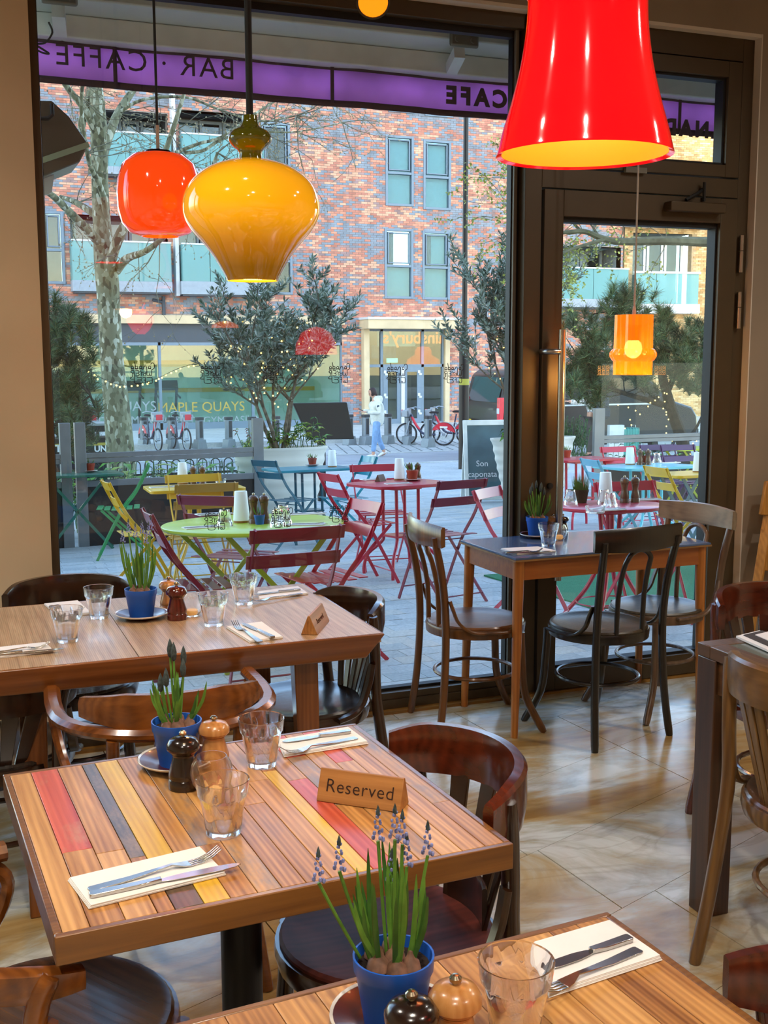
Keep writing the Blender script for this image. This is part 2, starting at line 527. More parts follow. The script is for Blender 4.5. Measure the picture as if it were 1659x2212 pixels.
# ---------------------------------------------------------------- shop window
def frame_rect(mb, x0, x1, z0, z1, t, y0, y1, tb=None, tt=None):
    tb = tb if tb is not None else t; tt = tt if tt is not None else t
    mb.bb(x0, x0 + t, y0, y1, z0, z1); mb.bb(x1 - t, x1, y0, y1, z0, z1)
    mb.bb(x0 + t, x1 - t, y0, y1, z0, z0 + tb); mb.bb(x0 + t, x1 - t, y0, y1, z1 - tt, z1)
    return mb
wf = MB()
wf.bb(.385, .416, 4.49, 4.60, 0, 2.985); wf.bb(.416, 2.415, 4.49, 4.60, 0, .052); wf.bb(.416, 2.40, 4.50, 4.60, .052, .082)
wf.bb(.416, 2.415, 4.49, 4.60, 2.925, 2.985)
win = structure(part('window_1', wf, BRONZE, bevel=.002))
part('gasket', frame_rect(MB(), .416, 2.386, .082, 2.925, .006, 4.535, 4.575, .012, .028), RUBBER, win)
part('edge_strip', MB().bb(2.386, 2.402, 4.52, 4.58, .082, 2.925), BRONZE2, win)
part('edge_strip', MB().bb(2.402, 2.4165, 4.53, 4.59, .05, 2.925), RUBBER, win)
part('pane', MB().bb(.42, 2.388, 4.552, 4.558, .09, 2.92), PANE, win)

win2 = structure(part('window_2', frame_rect(MB(), -2.4, -.2, .3, 3.0, .07, 4.49, 4.60), BRONZE, bevel=.002))
part('pane', MB().bb(-2.34, -.26, 4.552, 4.558, .36, 2.94), PANE, win2)
part('mullion', MB().bb(-1.33, -1.27, 4.50, 4.59, .36, 2.94), BRONZE, win2)
# ---------------------------------------------------------------- glazed door with transom
df = MB()
df.bb(2.417, 2.500, 4.475, 4.60, 0, 2.985)
df.bb(3.538, 3.600, 4.475, 4.60, 0, 2.985)
df.bb(2.500, 3.538, 4.475, 4.60, 2.885, 2.985)
df.bb(2.500, 3.538, 4.475, 4.60, 2.275, 2.36)
dr = structure(part('door_1', df, BRONZE, bevel=.002))
tr_ = MB(); frame_rect(tr_, 2.506, 3.532, 2.366, 2.879, .075, 4.468, 4.56, .055, .07)
part('transom_sash', tr_, BRONZE, dr, bevel=.002)
part('gasket', frame_rect(MB(), 2.581, 3.457, 2.421, 2.809, .012, 4.49, 4.55), RUBBER, dr)
part('transom_pane', MB().bb(2.59, 3.45, 4.518, 4.524, 2.43, 2.80), PANE, dr)
lf = MB(); frame_rect(lf, 2.507, 3.532, .014, 2.268, .096, 4.462, 4.55, .10, .112)
leaf = part('door_leaf', lf, BRONZE, dr, bevel=.002)
part('gasket', frame_rect(MB(), 2.603, 3.436, .114, 2.156, .010, 4.485, 4.545, .012, .022), RUBBER, leaf)
part('door_pane', MB().bb(2.61, 3.43, 4.512, 4.518, .12, 2.14), PANE, leaf)
yb_ = 4.395
h1 = on_y(1213, 712, yb_); h2 = on_y(1209, 1135, yb_)
hx = (h1.x + h2.x) / 2
hb = MB().tube([(hx, yb_, h2.z - .25), (hx, yb_, h1.z)], .0165, 14)
for zz in (h1.z - .095, h2.z - .10):
    hb.tube(spline([(hx - .012, yb_, zz), (hx - .05, yb_ + .004, zz), (hx - .066, yb_ + .03, zz), (hx - .066, 4.462, zz)], 5), .0125, 10)
part('pull_handle', hb, STEEL, leaf, label='long brushed steel pull handle')
part('lock_cylinder', MB().tube([(2.555, 4.45, .97), (2.555, 4.463, .97)], .014, 12), RUBBER, leaf)
p = on_y(1442, 430, 4.44); q = on_y(1560, 468, 4.44)
cl = part('door_closer', MB().bb(p.x, q.x, 4.41, 4.462, q.z + .012, p.z - .01), BRONZE, leaf, bevel=.004)
part('closer_arm', MB().tube([(p.x + .10, 4.44, p.z), (p.x + .16, 4.44, p.z + .03), (p.x + .22, 4.47, p.z + .06)], .009, 6).tube([(p.x + .205, 4.45, p.z), (p.x + .205, 4.45, p.z + .085)], .008, 6), RUBBER, cl)
for zz in (2.02, 1.76):
    part('hinge', MB().tube([(3.556, 4.457, zz - .085), (3.556, 4.457, zz + .012)], .011, 10).tube([(3.556, 4.457, zz + .016), (3.556, 4.457, zz + .085)], .011, 10), STEEL, dr)
ph = on_y(1370, 368, 4.462)
part('transom_catch', MB().bb(ph.x - .05, ph.x + .06, 4.45, 4.468, ph.z - .012, ph.z + .012), BRONZE2, dr)

# decals on the glass: hand drawn cafe name, seen from behind
INK = plain('black decal', '#141410', .6, var=0)
PALE = plain('frosted decal', '#c9a86a', .7, var=0)
STK = [[(762, 545), (780, 515), (820, 520), (830, 560), (825, 620), (785, 640), (775, 660), (772, 740), (760, 760), (737, 745), (733, 700), (731, 745), (715, 760), (690, 755), (680, 730), (682, 620), (668, 575), (645, 570), (628, 600), (608, 635), (598, 634)],
       [(765, 622), (740, 626), (718, 610), (722, 582), (745, 572), (762, 590), (752, 618), (708, 624)],
       [(600, 622), (575, 626), (545, 612), (545, 585), (570, 572), (588, 590), (575, 618), (530, 628)],
       [(520, 622), (490, 626), (462, 610), (465, 582), (492, 572), (508, 590), (495, 620), (455, 628), (462, 560), (445, 485)],
       [(440, 622), (412, 626), (388, 612), (388, 585), (410, 572), (428, 590), (415, 620), (372, 628)],
       [(372, 690), (385, 660), (420, 655), (436, 690), (436, 850), (452, 905), (560, 912), (585, 880), (560, 842), (490, 842)],
       [(490, 790), (568, 790), (582, 815), (560, 842)], [(372, 690), (400, 706), (436, 704)], [(400, 706), (400, 772), (360, 800), (375, 822), (436, 826)],
       [(460, 655), (520, 660), (532, 688), (512, 711), (475, 712)], [(512, 712), (532, 735), (518, 762), (455, 762)],
       [(555, 660), (577, 690), (625, 690)], [(577, 690), (577, 762)], [(660, 690), (660, 750), (635, 762), (612, 742), (632, 715), (660, 728)],
       [(600, 790), (640, 790), (652, 815), (652, 912)], [(620, 845), (652, 845)],
       [(730, 905), (712, 912), (688, 895), (705, 870), (728, 885), (730, 905), (765, 910), (782, 890), (782, 815), (765, 790), (680, 790)]]
def decal(px, py, s=1.0, mat=INK, yy=4.549, xx=None):
    c = on_y(px, py, yy)
    mb = MB(); k = .095 / 470 * s
    for st in STK:
        pts = [((x - 590) * k, 0, -(y - 700) * k) for x, y in st]
        mb.sweep([V(p) for p in spline(pts, 2)], [(-.0014, -.0004), (.0014, -.0004), (.0014, .0004), (-.0014, .0004)], upv=(0, 1, 0))
    return mb, c
dmesh = decal(307, 805)[0].mesh('window_decal', INK)
for i, (px, py) in enumerate([(307, 805), (457, 805), (592, 805), (732, 805), (857, 806), (980, 806), (465, 1122), (608, 1117), (733, 1106)]):
    c = on_y(px, py, 4.549)
    o = bpy.data.objects.new('window_decal', dmesh); link(o, win); o.location = c
for px in (1303, 1425):
    c = on_y(px, 800, 4.509); mb = MB()
    for i in range(3):
        for j in range(2):
            x0 = (i - 1) * .022; z0 = (j - .5) * .022
            for a, b in (((-1, -1), (1, -1)), ((1, -1), (1, 1)), ((1, 1), (-.5, 1)), ((-.5, 1), (-.5, -.3)), ((-.5, -.3), (.4, -.3)), ((.4, -.3), (.4, .4))):
                mb.beam((x0 + a[0] * .009, 0, z0 + a[1] * .009), (x0 + b[0] * .009, 0, z0 + b[1] * .009), .001, .0025)
    part('door_decal', mb, PALE, leaf, loc=c)

# small fittings by the door
c = on_y(1578, 1282, 4.47)
ds = thing('door_stop', 'small clear wall hook low on the white reveal beside the door', 'hook', (3.598, 4.47, c.z))
part('stem', MB().tube(spline([(0, 0, 0), (-.02, 0, .004), (-.045, -.005, .006), (-.05, -.005, -.004), (-.03, -.005, -.010), (0, 0, -.008)], 4), .0035, 8), STEEL, ds)
OAK = wood('golden board', '#8a5a1c', '#c98f3a', 'z', rough=.5)
fb = thing('folded_wooden_chair', 'golden wooden folded chair leaning on the taupe wall beside the door', 'chair', (0, 0, 0))
for y0, y1, xa, xb in ((1040, 1112, 1650, 1642), (1142, 1232, 1642, 1640)):
    a = on_y(xa, y0, 4.33); b = on_y(xb, y1, 4.33)
    part('slat', MB().prism([(b.x, b.z), (b.x + .10, b.z - .012), (b.x + .34, b.z), (a.x + .34, a.z), (a.x + .012, a.z)], 0, .022, M.Translation((0, 4.345, 0)) @ M.Rotation(PI / 2, 4, 'X')), OAK, fb, bevel=.005)
a = on_y(1656, 1235, 4.33); b = on_y(1630, 1330, 4.30)
part('leg', MB().beam((b.x - .13, 4.22, 0.0), (a.x + .02, 4.345, a.z + .35), .045, .022), OAK, fb, bevel=.003)
part('leg', MB().beam((b.x + .25, 4.22, 0.0), (a.x + .30, 4.345, a.z + .35), .045, .022), OAK, fb, bevel=.003)
# ---------------------------------------------------------------- wooden chairs
RED_W = wood('red brown varnish', '#2a0d06', '#6b2a14', 'x', .6, rough=.18, coat=.7, contrast=.3)
DARK_W = wood('dark walnut varnish', '#160c07', '#3f2414', 'x', .6, rough=.22, coat=.6, contrast=.3)
BROWN_W = wood('brown bentwood', '#3b2008', '#7a4b1e', 'z', .6, rough=.3, coat=.4)
BROWN_S = wood('brown seat veneer', '#4c2c12', '#8a5a30', 'y', .5, rough=.4, coat=.15)
BLACK_W = wood('black bentwood', '#0d0b09', '#241b13', 'z', .6, rough=.3, coat=.4)
BLACK_S = wood('black seat veneer', '#1d1710', '#4a3c26', 'y', .5, rough=.4, coat=.15)
GREY_W = wood('greyed brown bentwood', '#3a2616', '#77604a', 'z', .6, rough=.35, coat=.3)
GREY_R = wood('greyed backrest board', '#5e4e3c', '#8f8068', 'x', .6, rough=.45, coat=.2)
GREY_S = wood('greyed seat veneer', '#2b241b', '#5d5344', 'y', .5, rough=.38, coat=.15)
TAN_W = wood('tan slat wood', '#4a2f16', '#86602f', 'z', .6, rough=.3, coat=.4)
TAN_X = wood('tan rail wood', '#4a2f16', '#86602f', 'x', .6, rough=.3, coat=.4)
MID_W = wood('chestnut varnish', '#4a2208', '#94551f', 'x', .6, rough=.22, coat=.6)
SEATRED = wood('oxblood seat veneer', '#461a14', '#743227', 'y', .5, rough=.6, coat=0)
SEATBLK = wood('near black seat veneer', '#1a1613', '#3c332b', 'y', .5, rough=.22, coat=.5)
SEATBRN = wood('umber seat veneer', '#3a2411', '#6e4622', 'x', .5, rough=.25, coat=.5)

def seat_round(r, z, ry=None, th=.022):
    return MB().lathe([(0, z - th), (r * .96, z - th), (r, z - th * .6), (r, z - .006), (r * .975, z), (r * .90, z - .001), (r * .86, z - .004), (r * .5, z - .007), (0, z - .008)], 36, sx=1, sy=(ry or r) / r)
def ring_tube(r, z, t, n=32, ry=None):
    mb = MB()
    pts = [V((r * math.cos(2 * PI * i / n), (ry or r) * math.sin(2 * PI * i / n), z)) for i in range(n)]
    return mb.sweep(pts, [(t * math.cos(2 * PI * j / 8), t * math.sin(2 * PI * j / 8)) for j in range(8)], closed=True)
def bentwood(name, label, loc, rz, frame, rail, seat, wear=None):
    t = thing(name, label, 'chair', loc, rz, 'bentwood chairs at the blue table')
    S = .46
    part('seat', seat_round(.198, S, .205), seat, t)
    part('seat_ring', MB().lathe([(.188, S - .05), (.203, S - .05), (.206, S - .02), (.203, S - .012), (.188, S - .012)], 36, sy=1.03, closed=True), frame, t)
    for s in (-1, 1):
        pts = spline([(s * .20, -.225, 0), (s * .185, -.20, .2), (s * .175, -.19, .45), (s * .178, -.205, .65), (s * .19, -.245, .84)], 5)
        part('back_post', MB().tube(pts, [.0135] + [.016] * (len(pts) - 8) + [.016] * 4 + [.0155, .015, .012], 10), frame, t)
        pts = spline([(s * .20, .235, 0), (s * .165, .165, .15), (s * .155, .15, .3), (s * .15, .145, .42)], 5)
        part('leg', MB().tube(pts, [.0135] + [.0165] * (len(pts) - 2) + [.0175], 10), frame, t)
        br = spline([(s * .186, -.178, .58), (s * .192, -.165, .54), (s * .195, -.14, .485), (s * .203, -.08, .445), (s * .210, .02, .44), (s * .205, .075, .44)], 5)
        part('side_brace', MB().sweep(br, rsec(.012, .022), upv=(s, 0, 0.001)), frame, t)
    rp = [V((x, -.228 - .05 * math.cos(x / .235 * PI / 2) + .012, .845)) for x in [(-.225 + .45 * i / 14) for i in range(15)]]
    part('backrest', MB().sweep(rp, [(-.010, -.045), (.008, -.05), (.012, -.03), (.012, .035), (.004, .048), (-.008, .045)], scale=[(1, .86 + .14 * math.sin(PI * i / 14)) for i in range(15)]), rail, t)
    hp = [(-.068, -.185, .44), (-.068, -.19, .6), (-.066, -.215, .72)] + [(-.066 * math.cos(q), -.228 - .006 * math.sin(q), .735 + .062 * math.sin(q)) for q in [PI * i / 8 for i in range(1, 8)]] + [(.066, -.215, .72), (.068, -.19, .6), (.068, -.185, .44)]
    part('hoop', MB().tube(spline(hp, 2), .0105, 10), frame, t)
    part('stretcher_ring', ring_tube(.167, .235, .0085, ry=.172), frame, t)
    return t
def facing(p, q):
    return math.atan2(q[1] - p[1], q[0] - p[0]) - PI / 2
bentwood('bentwood_chair', 'brown bentwood chair at the short end of the blue table by the window', (2.075, 4.225, 0), R(-96), BROWN_W, BROWN_W, BROWN_S)
bentwood('bentwood_chair', 'black bentwood chair with its back to the room in front of the blue table', (2.515, 3.965, 0), R(9), BLACK_W, BLACK_W, BLACK_S)
bentwood('bentwood_chair', 'brown bentwood chair with a greyed top rail against the glazed door', (2.93, 4.15, 0), R(99), GREY_W, GREY_R, GREY_S)

def curved_chair(name, label, loc, rz, frame, rail, seat, slatmat, zt=.80, hr=.105, nsl=5, ry=.235, span=70, splat=False, grp=None):
    t = thing(name, label, 'chair', loc, rz, grp)
    S = .46
    part('seat', seat_round(.205, S, .21), seat, t)
    part('seat_ring', MB().lathe([(.19, S - .055), (.208, S - .055), (.214, S - .03), (.212, S - .012), (.19, S - .012)], 36, sy=1.03, closed=True), frame, t)
    for s in (-1, 1):
        pts = spline([(s * .205, -.25, 0), (s * .19, -.215, .2), (s * .178, -.178, .46), (s * .19, -.165, .62), (s * .208, -.150, zt - hr * .3)], 5)
        part('back_post', MB().tube(pts, [.015] + [.018] * (len(pts) - 5) + [.018, .017, .016, .013], 10), frame, t)
        pts = spline([(s * .195, .225, 0), (s * .165, .165, .2), (s * .155, .15, .43)], 5)
        part('leg', MB().tube(pts, [.015] + [.018] * (len(pts) - 1), 10), frame, t)
        br = spline([(s * .200, -.15, .60), (s * .208, -.13, .53), (s * .214, -.09, .46), (s * .22, -.02, .44)], 5)
        part('side_brace', MB().sweep(br, rsec(.016, .03), upv=(s, 0, .001)), frame, t)
    n = 26
    pts = []; scl = []
    for i in range(n + 1):
        a = R(-90 - span + 2 * span * i / n)
        pts.append(V((.232 * math.cos(a), -.02 + ry * math.sin(a), zt - hr / 2 - .012 * abs(math.cos(a)) ** 3)))
        e = abs(2 * i / n - 1)
        scl.append((1 - .35 * max(0, e - .75) * 4 * .5, 1 - .55 * max(0, e - .72) ** 1.3 * 3.2))
    part('backrest', MB().sweep(pts, [(-.011, -hr / 2), (.011, -hr / 2), (.016, -hr * .2), (.016, hr * .42), (.009, hr / 2), (-.009, hr / 2), (-.014, hr * .3)], scale=scl), rail, t)
    for i in range(nsl):
        f = (i / (nsl - 1) - .5) * 2
        a0 = R(-90 + f * 22); a1 = R(-90 + f * (34 if not splat else 30))
        p0 = V((.19 * math.cos(a0), .01 + .195 * math.sin(a0), S - .02)); p1 = V((.232 * math.cos(a1), -.018 + ry * math.sin(a1), zt - hr * .8))
        nrm = V((math.cos((a0 + a1) / 2), math.sin((a0 + a1) / 2), .1))
        part('slat', MB().beam(p0, p1, .020 if nsl > 5 else .03, .009, upv=nrm, w2=.046 if nsl <= 5 else .026), slatmat, t, bevel=.002)
    if splat:
        part('splat_foot', MB().sweep([V((.2 * math.cos(R(a)), .012 + .2 * math.sin(R(a)), S + .035)) for a in range(-116, -63, 6)], rsec(.010, .10)), slatmat, t)
    part('stretcher_ring', ring_tube(.17, .22, .009), frame, t)
    return t
GR = 'curved back cafe chairs'
curved_chair('cafe_chair', 'glossy red brown chair with a deep curved back beside the striped plank table', (.765, 1.935, 0), R(92), DARK_W, RED_W, SEATRED, DARK_W, zt=.80, hr=.105, nsl=4, splat=True, grp=GR)
curved_chair('cafe_chair', 'dark brown curved back chair at the window end of the teak table', (1.06, 3.42, 0), R(97), DARK_W, DARK_W, SEATBLK, DARK_W, zt=.785, hr=.105, nsl=7, span=58, grp=GR)
curved_chair('cafe_chair', 'dark low backed chair between the teak table and the cream wall', (.40, 3.93, 0), R(176), DARK_W, DARK_W, SEATBLK, DARK_W, zt=.775, hr=.11, nsl=5, grp=GR)
curved_chair('cafe_chair', 'dark seated chair tucked under the wall end of the teak table', (.12, 3.33, 0), R(-10), DARK_W, DARK_W, SEATBLK, DARK_W, zt=.70, hr=.09, nsl=5, grp=GR)
curved_chair('cafe_chair', 'weathered tan slatted chair with a wrapped back at the inset top table', (2.05, 2.14, 0), R(-74), TAN_W, TAN_X, SEATBRN, TAN_W, zt=.83, hr=.105, nsl=8, grp=GR)
curved_chair('cafe_chair', 'polished reddish chair on the far side of the inset top table', (2.54, 2.83, 0), R(180), RED_W, RED_W, SEATBLK, DARK_W, zt=.79, hr=.12, nsl=5, grp=GR)
curved_chair('cafe_chair', 'reddish curved back showing only its rounded rail end by the corner table', (.845, .925, 0), R(92), RED_W, RED_W, SEATRED, DARK_W, zt=.80, hr=.095, nsl=5, grp=GR)

def bow_chair(name, label, loc, rz, frame, seat, z=.70, crest=True):
    t = thing(name, label, 'chair', loc, rz, 'bow armed chairs')
    S = .46
    part('seat', seat_round(.215, S, .215), seat, t)
    part('seat_ring', MB().lathe([(.20, S - .05), (.218, S - .05), (.222, S - .02), (.218, S - .012), (.2, S - .012)], 36, closed=True), frame, t)
    pts = [V((-.262, .20, z)), V((-.266, .08, z)), V((-.264, 0, z))] + [V((.262 * math.cos(R(a)), -.01 + .235 * math.sin(R(a)), z)) for a in range(190, 351, 10)] + [V((.264, 0, z)), V((.266, .08, z)), V((.262, .20, z))]
    part('arm_bow', MB().sweep(pts, rsec(.042, .030, .35)), frame, t)
    if crest:
        cp = [V((.247 * math.cos(R(a)), -.012 + .222 * math.sin(R(a)), z + .052)) for a in range(-148, -31, 6)]
        k = len(cp)
        part('crest_rail', MB().sweep(cp, [(-.013, -.04), (.013, -.04), (.014, .02), (.008, .042), (-.008, .042)], scale=[(1, .55 + .45 * min(1, 4 * min(i, k - 1 - i) / k)) for i in range(k)]), frame, t)
    for s in (-1, 1):
        part('arm_support', MB().tube(spline([(s * .255, .16, z - .012), (s * .262, .20, z - .06), (s * .245, .16, z - .16), (s * .215, .05, S - .02)], 5), .0135, 8), frame, t)
        part('leg', MB().tube([(s * .20, .22, 0), (s * .16, .15, S - .03)], [.014, .018], 10), frame, t)
        part('leg', MB().tube(spline([(s * .20, -.235, 0), (s * .155, -.165, S - .02), (s * .15, -.21, z - .01)], 5), .016, 10), frame, t)
    for x in (-.05, .05):
        part('back_spindle', MB().tube([(x * .8, -.19, S - .01), (x, -.245, z)], .011, 8), frame, t)
    part('stretcher_ring', ring_tube(.172, .21, .009), frame, t)
    return t
bow_chair('bow_armchair', 'chestnut bow armed chair with its back to the striped plank table', (.50, 2.80, 0), R(-2), MID_W, SEATBLK, z=.69)
curved_chair('cafe_chair', 'chestnut low railed chair with umber seat tucked under the striped plank table', (.125, 1.865, 0), R(-57), MID_W, MID_W, SEATBRN, MID_W, zt=.69, hr=.05, nsl=5, grp=GR)
bow_chair('bow_armchair', 'chestnut armchair rail just showing past the short edge of the striped plank table', (-.16, 2.27, 0), R(-82), MID_W, SEATBRN, z=.69, crest=False)

# ---------------------------------------------------------------- tables
PLAIN_P = [wood('pine plank %d' % i, a, b, 'y', s, rough=.42, coat=.15, ring=rg, contrast=.19) for i, (a, b, s, rg) in enumerate([('#8c5522', '#d79d58', 1.0, 1.0), ('#9c6428', '#dfa964', .8, 1.4), ('#774518', '#c68a49', 1.2, .8)])]
RED_P = wood('red stained plank', '#a8301e', '#dd6a4c', 'y', .9, rough=.42, coat=.15, stain='#c08a62', stain_amt=.25)
YEL_P = wood('yellow stained plank', '#c08a14', '#edc23c', 'y', 1.0, rough=.42, coat=.15, stain='#c79a54', stain_amt=.3)
BLK_P = wood('charred plank', '#3a2c1c', '#6d543a', 'y', 1.0, rough=.4, coat=.3, stain='#a9834f', stain_amt=.3)
BLU_P = wood('blue stained plank', '#91602c', '#cf9a5a', 'y', 1.0, rough=.42, coat=.15, stain='#566878', stain_amt=.42)
EDGE_P = wood('plank table edging', '#5e3713', '#8f5d26', 'x', 1.0, rough=.35, coat=.35)
BASEBLK = plain('black steel base', '#17171a', .45, .4, var=.02)
def plank_table(name, label, c, rz, w, d, z, planks, th=.045, rr=0.0):
    t = thing(name, label, 'table', (c[0], c[1], 0), rz, 'reclaimed plank tables')
    e = .012
    x0 = -w / 2 + e
    tot = sum(p[0] for p in planks); k = (w - 2 * e) / tot
    for i, pl in enumerate(planks):
        ww = pl[0] * k
        segs = pl[1]
        y = -d / 2 + e
        for fr, mat in segs:
            y2 = y + fr * (d - 2 * e)
            part('plank', MB().bb(x0 + .0006, x0 + ww - .0006, y + .0004, y2 - .0004, z - .022, z - rnd.random() * .0004), mat, t, bevel=.0009)
            y = y2
        x0 += ww
    part('edging', edge_frame(w, d, e, z, th), EDGE_P, t, bevel=.002)
    part('underside', MB().bb(-w / 2 + e, w / 2 - e, -d / 2 + e, d / 2 - e, z - th + .004, z - .022), EDGE_P, t)
    part('pedestal', MB().tube([(0, 0, .02), (0, 0, z - th + .004)], .038, 20), BASEBLK, t)
    part('base_plate', MB().lathe([(0, 0), (.23, 0), (.23, .008), (.05, .03), (0, .03)], 32), BASEBLK, t)
    return t
def edge_frame(w, d, e, z, th):
    mb = MB()
    mb.bb(-w / 2, w / 2, -d / 2, -d / 2 + e, z - th, z); mb.bb(-w / 2, w / 2, d / 2 - e, d / 2, z - th, z)
    mb.bb(-w / 2, -w / 2 + e, -d / 2 + e, d / 2 - e, z - th, z); mb.bb(w / 2 - e, w / 2, -d / 2 + e, d / 2 - e, z - th, z)
    return mb
P0, P1, P2 = PLAIN_P
A_PL = [(5, [(1, P1)]), (6.4, [(.40, P0), (.60, RED_P)]), (6, [(.36, P1), (.64, P0)]), (3.3, [(.30, P2), (.70, BLK_P)]), (5.6, [(.24, BLK_P), (.76, YEL_P)]), (5.2, [(.26, YEL_P), (.74, P0)]), (5.4, [(.30, P0), (.70, BLU_P)]),
        (5, [(.34, BLU_P), (.66, P1)]), (5, [(.6, P0), (.15, RED_P), (.25, P1)]), (5.4, [(.5, P2), (.5, P0)]), (5.4, [(.66, P0), (.34, P1)]), (3.6, [(.72, YEL_P), (.28, P2)]), (5.2, [(.62, RED_P), (.38, P0)]), (5.2, [(.4, P0), (.4, BLU_P), (.2, RED_P)]), (5, [(.5, BLU_P), (.5, P1)]), (5, [(.7, P1), (.3, RED_P)]), (5.5, [(1, P0)]), (4.5, [(.3, P0), (.7, BLU_P)])]
AC = ((.082 + .832 + .869 + .12) / 4, (2.268 + 2.3 + 1.611 + 1.57) / 4); AR = R(2.7)
plank_table('plank_table', 'whole reclaimed plank table with red, yellow and charred stripes on a black column', AC, AR, .75, .69, .75, A_PL)
B_PL = [(5, [(.3, P0), (.7, P1)]), (5, [(.6, P1), (.4, P0)]), (5.5, [(.5, P0), (.5, P2)]), (5, [(.45, P2), (.55, P0)]), (5, [(.35, P0), (.4, BLU_P), (.25, P0)]), (5, [(.5, P0), (.36, RED_P), (.14, P1)]), (5.4, [(.4, RED_P), (.6, P0)]), (5, [(.3, P2), (.3, RED_P), (.4, P0)]), (5, [(.3, P0), (.3, BLU_P), (.4, P1)]), (5.5, [(1, P1)]), (4, [(1, P2)]), (4.5, [(1, P0)])]
bw, bd = .72, .70
brz = R(4.0)
cor = V((.885, 1.352, 0))
bc = cor + M.Rotation(brz, 3, 'Z') @ V((-bw / 2, -bd / 2, 0))
plank_table('plank_table', 'reclaimed plank table with rounded corner and red daubs at the edge of view', (bc.x, bc.y), brz, bw, bd, .75, B_PL)

# teak dining table
TEAK_T = wood('pale teak veneer', '#8f6f4e', '#d0b089', 'y', 2.0, rough=.34, coat=.25, ring=.25, contrast=.2)
TEAK = wood('teak frame', '#5c2f10', '#96592a', 'x', .8, rough=.25, coat=.5)
TEAKZ = wood('teak leg', '#5c2f10', '#8f5427', 'z', .8, rough=.25, coat=.5)
ct = thing('teak_table', 'long pale teak dining table with thick chamfered edge along the window', 'table', (0, 0, 0))
cx0, cx1, cy0, cy1 = -.75, 1.195, 3.035, 3.825
part('tabletop', MB().bb(cx0 + .008, .4785, cy0 + .008, cy1 - .008, .722, .75), TEAK_T, ct)
part('tabletop', MB().bb(.4805, cx1 - .008, cy0 + .008, cy1 - .008, .722, .75), TEAK_T, ct)
def tilted_edge():
    mb = MB()
    sec = [(0, 0), (0, -.006), (.022, -.075), (.05, -.082), (.05, -.026), (.0085, -.026), (.0085, 0)]
    ring = [(cx0, cy0), (cx1, cy0), (cx1, cy1), (cx0, cy1)]
    c = V(((cx0 + cx1) / 2, (cy0 + cy1) / 2, 0))
    vs = []
    for x, y in ring:
        sx = 1 if x < c.x else -1; sy = 1 if y < c.y else -1
        for o_, z in sec: vs.append((x + sx * o_ * 2.2 if abs(z) > .02 else x + sx * o_, y + sy * o_, .75 + z))
    n = len(sec); fs = []
    for i in range(4):
        i2 = (i + 1) % 4
        for j in range(n):
            j2 = (j + 1) % n
            fs.append((i * n + j, i2 * n + j, i2 * n + j2, i * n + j2))
    return mb.add(vs, fs)
part('apron', tilted_edge(), TEAK, ct, bevel=.004)
for x, y in ((.985, 3.165), (.205, 3.165), (.985, 3.70), (-.45, 3.70), (-.45, 3.165)):
    if (x, y) == (-.45, 3.165): continue
    s = 1 if x > .5 else -1
    if (x, y) == (.205, 3.165): s = -.2
    part('leg', MB().beam((x + s * .02, y, 0), (x, y, .69), .058, .04, upv=(0, 1, 0), w2=.075, h2=.05), TEAKZ, ct, bevel=.004)
# blue topped table
BLUE_T = plain('blue laminate', '#4b648c', .22, 0, .5, coat=.4, var=.05, scale=3)
BEECH = wood('beech leg', '#8a4b16', '#bf7a34', 'z', .8, rough=.35, coat=.3)
BEECHX = wood('beech apron', '#7c3f14', '#ab6427', 'x', .8, rough=.35, coat=.3)
PLY = wood('ply edge', '#6d4a20', '#a37a44', 'x', 1.5, rough=.5)
dt = thing('blue_table', 'blue topped table on splayed beech legs in the window corner', 'table', (2.60, 4.245, 0), R(1.2))
dw, dd = .965, .50
part('tabletop', MB().bb(-dw / 2, dw / 2, -dd / 2 - .02, dd / 2 - .02, .735, .742), PLY, dt)
part('laminate', MB().bb(-dw / 2 + .003, dw / 2 - .003, -dd / 2 - .017, dd / 2 - .023, .742, .7505), BLUE_T, dt, bevel=.001)
ap = MB(); hw, hd = dw / 2 - .03, dd / 2 - .03
for a, b in (((-hw, -hd - .02), (hw, -hd - .02)), ((hw, -hd - .02), (hw, hd - .02)), ((hw, hd - .02), (-hw, hd - .02)), ((-hw, hd - .02), (-hw, -hd - .02))):
    ap.beam((a[0], a[1], .695), (b[0], b[1], .695), .018, .08)
part('apron', ap, BEECHX, dt)
for sx in (-1, 1):
    for sy in (-1, 1):
        part('leg', MB().tube([(sx * (hw + .012), sy * (hd + .008) - .02, 0), (sx * (hw - .004), sy * (hd - .004) - .02, .735)], [.0155, .024], 12), BEECH, dt)
# table with inset top
DK = wood('dark oak block', '#2c1a0e', '#583820', 'z', .8, rough=.4, coat=.25)
DKX = wood('dark oak rail', '#3a2414', '#6b4828', 'y', .8, rough=.4, coat=.25)
INSET = plain('grey green inset', '#5c6660', .25, 0, .5, coat=.3, var=.03)
et = thing('inset_table', 'dark oak table with grey green inset top beside the tan slatted chair', 'table', (1.925, 2.53, 0), R(0))
EZ = .775
ex, ey = .95, -.66
part('tabletop_frame', MB().bb(0, ex, -.055, 0, EZ - .035, EZ).bb(0, ex, ey, ey + .055, EZ - .035, EZ).bb(0, .06, ey + .055, -.055, EZ - .035, EZ).bb(ex - .06, ex, ey + .055, -.055, EZ - .035, EZ), DKX, et, bevel=.002)
part('inset', MB().bb(.06, ex - .06, ey + .055, -.055, EZ - .02, EZ - .002), INSET, et)
part('apron', MB().bb(.012, .035, ey + .06, -.06, EZ - .13, EZ - .035).bb(.06, ex - .06, -.035, -.012, EZ - .13, EZ - .035).bb(.06, ex - .06, ey + .012, ey + .035, EZ - .13, EZ - .035), DKX, et)
